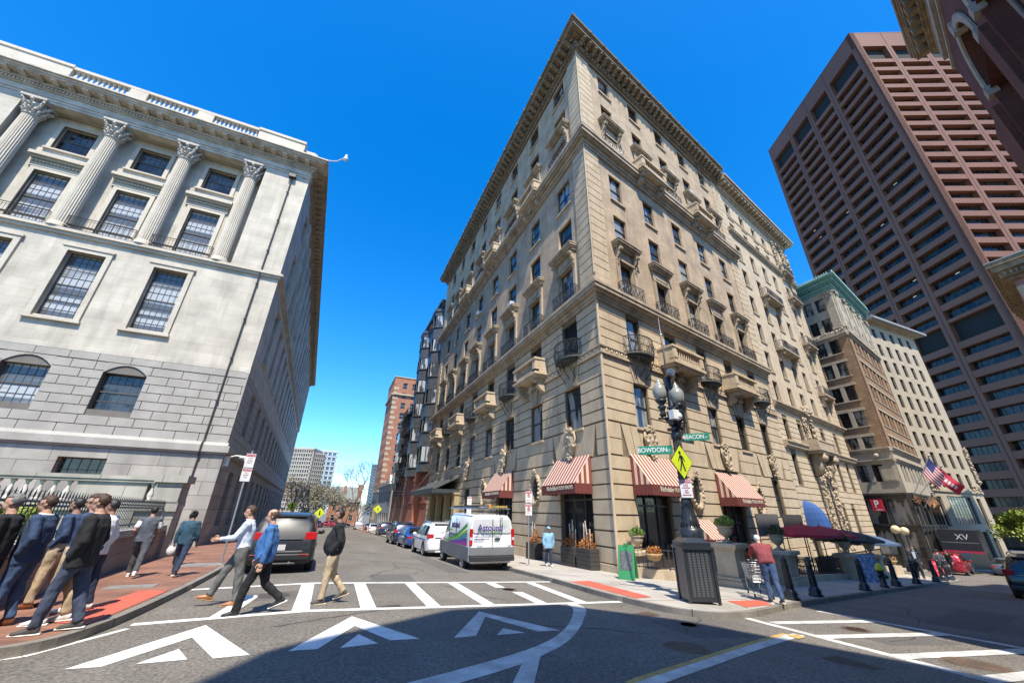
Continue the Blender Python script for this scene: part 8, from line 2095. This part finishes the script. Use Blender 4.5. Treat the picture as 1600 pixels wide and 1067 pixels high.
    # voxel union into one continuous body
    al = MB()
    for tg, m in parts: al.add(m)
    me = al.mesh('tmp', [SKIN]); o = bpy.data.objects.new('tmp', me); C.objects.link(o); rm = o.modifiers.new('r', 'REMESH'); rm.mode = 'VOXEL'; rm.voxel_size = vox; sm = o.modifiers.new('s', 'SMOOTH'); sm.iterations = 3; sm.factor = .5
    out = bpy.data.meshes.new_from_object(o.evaluated_get(bpy.context.evaluated_depsgraph_get())); bpy.data.objects.remove(o)
    trees = []
    for tg in sorted({p[0] for p in parts}):
        q = MB(); [q.add(m) for t2, m in parts if t2 == tg]; trees.append((tg, BVHTree.FromPolygons(q.v, q.f)))
    def fcls(c):
        best = None
        for tg, tr_ in trees:
            loc, nn, i, dist = tr_.find_nearest(c)
            dd = dist - (.006 if tg == 0 else 0)
            if best is None or dd < best[0]: best = (dd, tg)
        return best[1]
    order = {0: 0, 1: 1, 2: 2, 3: 3, 4: 4}
    cls = [fcls(p.center) for p in out.polygons]
    zs = min(v.co.z for v in out.vertices)
    bm = bmesh.new(); bm.from_mesh(out)
    # cloth folds: push the surface in and out a little
    for v in bm.verts:
        pass
    nv = MB(); vs = [v.co.copy() for v in bm.verts]; nrm = [v.normal.copy() for v in bm.verts]; bm.free()
    vc = [0] * len(vs)
    for p, c in zip(out.polygons, cls):
        for i in p.vertices:
            if c in (0, 1): vc[i] = 1
    vs = [v + n * ((noise.noise(Vector((v.x * 9 + x * 7, v.y * 9, v.z * 5 + v.x * 6))) * .016 + noise.noise(Vector((v.x * 22, v.y * 22 + y, v.z * 12))) * .008) if c else 0) for v, n, c in zip(vs, nrm, vc)]
    nv.raw([tuple(v) for v in vs], [tuple(p.vertices) for p in out.polygons]); nv.m = list(cls); nv.sm = [True] * len(nv.f)
    nv.mi = 2; nv.smooth = True
    for wr, v, s, cu in hands: nv.add((lambda h: (setattr(h, 'm', [2] * len(h.f)), h)[1])(hand_mb(wr, v, s, cu)))
    bpy.data.meshes.remove(out)
    dzz = -zs * k
    M = Matrix.Translation((x, y, gz(x, y) + dz + dzz)) @ Matrix.Rotation(R(head), 4, 'Z') @ Matrix.Diagonal((k, k, k, 1))
    body = nv.mesh('person', [top, pants, skin, shoes, collar_m if (collar_m := MATS.get('white_shirt_cotton')) else top])
    p = obj('person', body, None, None, M); tag(p, label, 'person', group)
    def child(nm, mb, mt): return obj(nm, mb, mt, p, M)
    # face details
    for s in (1, -1):
        m = MB(); m.ball((.074, s * .030, .018), .0095, 8, 6); m.tube([(.086, s * .014, .036), (.082, s * .045, .036)], .004, 5); m.v = [tuple(HM @ Vector(q)) for q in m.v]; child('eye', m, EYE)
    m = MB(); m.smooth = True; m.tube([(.085, .022, -.062), (.094, 0, -.060), (.085, -.022, -.062)], [.004, .007, .004], 6); m.v = [tuple(HM @ Vector(q)) for q in m.v]; child('mouth', m, LIP)
    if glasses:
        m = MB(); 
        for s in (1, -1): m.tube([(.094, s * .032, .016), (.098, s * .032, .016)], [.022, .022], 10); m.tube([(.09, s * .055, .02), (.0, s * .082, .015)], .003, 4)
        m.tube([(.096, -.01, .02), (.096, .01, .02)], .003, 4); m.v = [tuple(HM @ Vector(q)) for q in m.v]; child('sunglasses', m, GLS_)
    # hair shell
    m = MB(); m.smooth = True; q = MB(); q.ball((-.014, 0, .033), .1, 26, 20, (1.05, .85, 1.07)); keep = []
    def hk(c):
        xx, zz = c[0], c[2]
        if hairstyle == 'bald': return zz < .075 and zz > -.045 and xx < .015
        if hairstyle == 'bun' or hairstyle == 'long': return (xx < .035 and zz > -.06) or zz > .085 or xx < -.03
        return (zz > .078 and xx < .085) or (xx < -.005 and zz > -.035 - .3 * (xx)) or (xx < -.055 and zz > -.06)
    for f in q.f:
        c = [sum(q.v[i][j] for i in f) / len(f) for j in range(3)]
        if hk(c): keep.append(f)
    rr = random.Random(int(x * 100))
    def jit(v):
        n_ = noise.noise(Vector(v) * 30) * .011; d = (Vector(v) - Vector((-.014, 0, .033))); return tuple(HM @ (Vector(v) + d.normalized() * (n_ + .0)))
    m.v = [jit(v) for v in q.v]; m.f = keep; m.m = [0] * len(keep); m.sm = [True] * len(keep)
    if hairstyle == 'bun': m.ball(tuple(HM @ Vector((-.12, 0, .09))), .04, 10, 8)
    if beard:
        b_ = MB(); b_.ball((.035, 0, -.065), .07, 16, 12, (.92, .78, .8)); b_.f = [f for f in b_.f if sum(b_.v[i][2] for i in f) / len(f) < -.055 and sum(b_.v[i][0] for i in f) / len(f) > -.01]; n0 = len(m.v); m.v += [tuple(HM @ Vector(v)) for v in b_.v]; m.f += [tuple(i + n0 for i in f) for f in b_.f]; m.m += [0] * len(b_.f); m.sm += [True] * len(b_.f)
    ho = child('hair', m, HA[hair]); sd = ho.modifiers.new('s', 'SOLIDIFY'); sd.thickness = .006; sd.offset = -1
    if hat:
        m = MB(); m.smooth = True; q = MB(); q.ball((-.014, 0, .04), .104, 20, 14, (1.08, .9, 1.05)); q.f = [f for f in q.f if sum(q.v[i][2] for i in f) / len(f) > .06]; m.v = [tuple(HM @ Vector(v)) for v in q.v]; m.f = q.f; m.m = [0] * len(q.f); m.sm = [True] * len(q.f); m.tube([tuple(HM @ Vector((.07, 0, .075))), tuple(HM @ Vector((.16, 0, .065)))], [(.07, .008), (.05, .006)], 10, up=(0, 1, 0)); child('cap', m, hat)
    if collar and collar != 'vest':
        m = MB(); m.smooth = True; c = tp(1.455); m.tube([tuple(c + Vector((.045 + (-.105 if math.cos(a) < 0 else .02) * 0 + math.cos(a) * .075 - .045, math.sin(a) * .075, .012 + .012 * math.cos(a)))) for a in [i * .5236 for i in range(13)]], [(.016, .022)] * 13, 6); child('collar', m, collar)
    if belt:
        m = MB(); m.smooth = True; m.lathe([(1.0, -.018), (1.0, .018)], 0, 0, 20, 0, caps=False); m.v = [(tp(.985).x + vx_ * (.128 + belly * .4), vy_ * .176, .985 + vz_) for vx_, vy_, vz_ in m.v]; child('belt', m, belt)
    if sole:
        for h, kn, an, b, s in feet:
            m = MB()
            lift = an.z - .085 - low; pitch = max(-.1, min(.9, lift * 3.0)) if b < 0 else (-.22 if abs(b) > .25 and b > 0 else 0)
            fd = Vector((math.cos(pitch), 0, -math.sin(pitch))); up_ = Vector((math.sin(pitch), 0, math.cos(pitch))); c = an - fd * .055 - up_ * .078
            m.tube([c - fd * .045, c + fd * .05, c + fd * .16, c + fd * .27 - up_ * .0], [(.034, .014), (.043, .014), (.048, .014), (.033, .012)], 10, up=(0, 1, 0))
            child('sole', m, sole)
    if extra: extra(p, M, tp, hands, child)
    return p
NVY = fabric('navy_jacket', (.03, .055, .115)); BKJ = fabric('black_jacket', (.014, .014, .016)); BLUEJ = fabric('blue_jeans', (.045, .085, .18)); DJ = fabric('dark_blue_jeans', (.022, .035, .07)); KHK = fabric('khaki_cotton', (.46, .35, .225)); GRYP = fabric('grey_trousers', (.13, .135, .13)); BLKT = fabric('black_trousers', (.012, .012, .014)); LBS = fabric('light_blue_shirt', (.55, .62, .74), .85); BPO = fabric('bright_blue_pullover', (.045, .145, .36)); BURG = fabric('burgundy_sweatshirt', (.22, .045, .055)); WSH = fabric('white_shirt_cotton', (.68, .68, .68), .9); GVST = fabric('grey_vest', (.085, .095, .115)); TEAL = fabric('dark_teal_jacket', (.025, .07, .105)); DEN = fabric('denim_shirt', (.22, .42, .60)); SLP = fabric('slate_chinos', (.055, .07, .115))
BRS = mat('brown_leather', (.16, .055, .022), .35, coat=.3); TNS = mat('tan_leather', (.34, .14, .05), .4, coat=.3); BLS = mat('black_leather', (.015, .015, .016), .35, coat=.3); WHS = mat('white_sneaker', (.62, .62, .6), .6); GRS = mat('dark_grey_shoe', (.06, .055, .05), .7); WSOLE = mat('white_sole', (.6, .6, .57), .7)
POCK = ((-14, 22, 12, 'p'), (-16, 20, 12, 'p')); WALKA = ((-18, -6, 8), (20, 34, 8))
STAND = ((6, 2), (-7, -10))
person('old grey haired man in a dark jacket cropped by the left edge', -4.25, 8.7, 183, 1.73, BKJ, BLKT, BLS, hair='grey', yaw=4, nod=4, arms=((-6, 10, 12), (4, 18, 10)), legs=STAND, bulk=1.1, belly=.03)
person('man in sunglasses with navy jacket, white collar and blue jeans, hand in pocket', -4.0, 9.0, 180, 1.73, NVY, BLUEJ, BRS, hair='brown', glasses=True, yaw=6, arms=((-20, 30, 14, 'p'), (-10, 18, 10, 'p')), legs=((6, 4), (-2, -8)), bulk=1.1, belly=.02, collar=WSH, hem=.8)
person('young bearded man in navy jacket and khaki trousers with brown shoes', -4.3, 10.6, 180, 1.76, NVY, KHK, BRS, skin=SKINT, hair='dark', beard=True, yaw=-8, arms=((-14, 40, 10, 'p'), (-6, 26, 8, 'p')), legs=((9, 2), (-6, -10)))
person('man in black quilted jacket, blue trousers and white soled dark sneakers nearest the kerb', -3.12, 8.35, 180, 1.76, BKJ, SLP, GRS, hair='brown', glasses=True, arms=((-10, 26, 10, 'p'), (-14, 24, 10, 'p')), legs=((16, 6), (-12, -16)), bulk=1.14, belly=.01, sole=WSOLE, hem=.78)
person('man in khaki trousers hidden behind the man in the black quilted jacket', -3.44, 9.0, 180, 1.77, NVY, KHK, WHS, hair='brown', glasses=True, arms=POCK, legs=STAND, sole=WSOLE)
person('man in white shirt and blue jeans at the back right of the group', -3.55, 9.95, 180, 1.72, WSH, DJ, WHS, skin=SKINT, hair='dark', arms=POCK, legs=STAND)
person('man in grey vest and white tee walking away up the brick pavement', -4.45, 15.0, 100, 1.76, GVST, fabric('charcoal_trousers', (.07, .075, .085)), WHS, skin=SKINT, hair='dark', sleeve=.5, collar='vest', arms=((-22, 50, 14), (10, 40, 12)), legs=((22, 4), (-22, -34)), vox=.016, sole=WSOLE)
def bag(p, M, tp, hands, child):
    wr = hands[0][0]; m = MB(); m.smooth = True; m.ball((wr.x + .02, wr.y + .04, wr.z - .2), .13, 10, 8, (.5, .9, 1)); child('plastic_bag', m, mat('white_bag', (.6, .6, .58), .5))
person('woman in dark teal jacket and blue jeans carrying a white bag, walking away', -3.45, 14.8, 85, 1.64, TEAL, DJ, BLS, skin=SKIND, hair='dark', hairstyle='bun', woman=True, bulk=1.08, arms=((-12, 4, 12), (8, 16, 12)), legs=((18, 2), (-18, -30)), vox=.016, sole=WSOLE, extra=bag, hem=.84)
person('small dark haired person ahead of the woman in the teal jacket', -4.3, 18.2, 90, 1.6, BKJ, BLKT, BLS, skin=SKIND, hair='dark', hairstyle='long', woman=True, arms=((-5, 5, 8), (5, 15, 8)), legs=STAND, vox=.02)
# the three men on the crosswalk
person('man in light blue shirt and grey trousers gesturing with a raised hand on the crosswalk', -1.42, 10.45, 178, 1.80, LBS, GRYP, TNS, hair='brown', arms=((-8, 4, 8), (32, 82, 6, None, .25)) if False else ((35, 84, 4), (-6, 6, 8)), legs=((-8, -6), (30, 22)), nod=8, collar=LBS, dz=0, belt=BLS, hem=.96, sole=mat('tan_sole', (.3, .15, .07), .6))
person('man in bright blue pullover and black trousers striding across the crosswalk', -.88, 9.35, 178, 1.75, BPO, BLKT, BLS, hair='bald', hairstyle='bald', arms=((-6, 8, 8), (8, 22, 8)), legs=((24, 10), (-10, -52)), dz=0, belly=.045, bulk=1.04, sole=WSOLE, hem=.84, collar=BPO)
def logo(p, M, tp, hands, child):
    m = MB(); c = tp(1.3); m.box(c.x + .125, c.x + .135, .05, .12, 1.29, 1.31); child('chest_logo', m, SWH)
person('man in black quarter zip pullover and khaki trousers, hands in pockets, on the crosswalk', .33, 10.1, 178, 1.77, BKJ, KHK, GRS, skin=SKINT, hair='dark', arms=((-16, 34, 10, 'p'), (-12, 36, 10, 'p')), legs=((10, 2), (-6, -40)), dz=0, belly=.07, bulk=1.06, nod=4, collar=BKJ, sole=mat('beige_sole', (.45, .36, .25), .7), hem=.86)
# right side people
person('woman in light blue denim shirt and cap walking by the awning windows', 9.95, 18.0, -100, 1.66, DEN, DJ, WHS, skin=SKIN, hair='grey', woman=True, bulk=1.22, arms=((-8, 2, 14), (6, 14, 14)), legs=((8, 0), (-10, -18)), vox=.018, hat=DEN, hem=.78, loose=.95)
person('white haired man in burgundy sweatshirt and jeans leaning on a shopping cart', 11.55, 8.32, 52, 1.74, BURG, BLUEJ, BLS, hair='white', lean=22, hunch=.25, arms=((52, 66, 8, None, .9)[:3], (50, 64, 8)), legs=((6, -4), (-16, -24)), bulk=1.16, belly=.03, sole=WSOLE, nod=10, hem=.9)
person('man in dark suit with pale blue shirt walking beyond the bollards', 33.6, 14.45, -150, 1.80, fabric('dark_suit', (.025, .027, .035)), fabric('dark_suit', (.025, .027, .035)), TNS, hair='brown', arms=WALKA, legs=((14, 2), (-12, -24)), vox=.025, collar=LBS, extra=lambda p, M, tp, hands, child: child('shirt_front', (lambda m: (m.prism([(-.05, 1.08), (.05, 1.08), (.075, 1.42), (-.075, 1.42)], 'x', .11, .135), m)[1])(MB()) if True else None, LBS))
person('person in grey top seen behind the last bollards in front of the red suv', 37.6, 14.9, 20, 1.7, GVST, BLKT, BLS, hair='dark', vox=.03, arms=POCK)
person('distant pedestrian in white shirt beside the right hand trees', 57.5, 17.0, 200, 1.7, WSH, BLKT, BLS, hair='dark', vox=.035); person('distant pedestrian in black near the marquee entrance', 49.0, 18.8, 150, 1.7, BKJ, BLKT, BLS, hair='dark', vox=.035)
# shopping cart
CW = mat('cart_wire', (.33, .34, .35), .35, metal=.7); cx_, cy_ = 12.35, 9.35; cart_M = T(cx_, cy_, gz(cx_, cy_) + SW, R(52)); ct = thing('shopping_cart', 'grey wire shopping cart pushed by the man in the burgundy sweatshirt', 'cart', cart_M)
mb = MB()
b0 = [(-.38, .24, .42), (.42, .19, .50), (.42, -.19, .50), (-.38, -.24, .42)]; b1 = [(-.45, .29, .92), (.52, .23, .84), (.52, -.23, .84), (-.45, -.29, .92)]
for f in range(7):
    t = f / 6; pts = [Vector(p).lerp(Vector(q), t) for p, q in zip(b0, b1)]; mb.tube(pts + [pts[0]], .007 if 0 < f < 6 else .013, 4)
for (i, j) in ((0, 1), (1, 2), (2, 3), (3, 0)):
    for k in range(13 if i % 2 == 0 else 8): t = k / (12 if i % 2 == 0 else 7); mb.tube([Vector(b0[i]).lerp(Vector(b0[j]), t), Vector(b1[i]).lerp(Vector(b1[j]), t)], .006, 4)
for k in range(9): t = k / 8; mb.tube([Vector(b0[0]).lerp(Vector(b0[1]), t), Vector(b0[3]).lerp(Vector(b0[2]), t)], .006, 4)
obj('basket', mb, CW, ct, cart_M); mb = MB()
for s in (1, -1): mb.tube([(-.5, s * .24, 1.0), (-.36, s * .22, .5), (-.42, s * .24, .16)], .014, 6); mb.tube([(-.42, s * .24, .16), (.5, s * .17, .16), (.42, s * .19, .5)], .014, 6)
mb.tube([(-.5, -.27, 1.0), (-.5, .27, 1.0)], .017, 8); obj('frame', mb, CW, ct, cart_M)
for x, y in ((-.42, .24), (-.42, -.24), (.5, .17), (.5, -.17)): mb = MB(); mb.prism([(x + math.cos(a * .5236) * .06, .062 + math.sin(a * .5236) * .06) for a in range(12)], 'y', y - .012, y + .012); obj('wheel', mb, BLK, ct, cart_M)
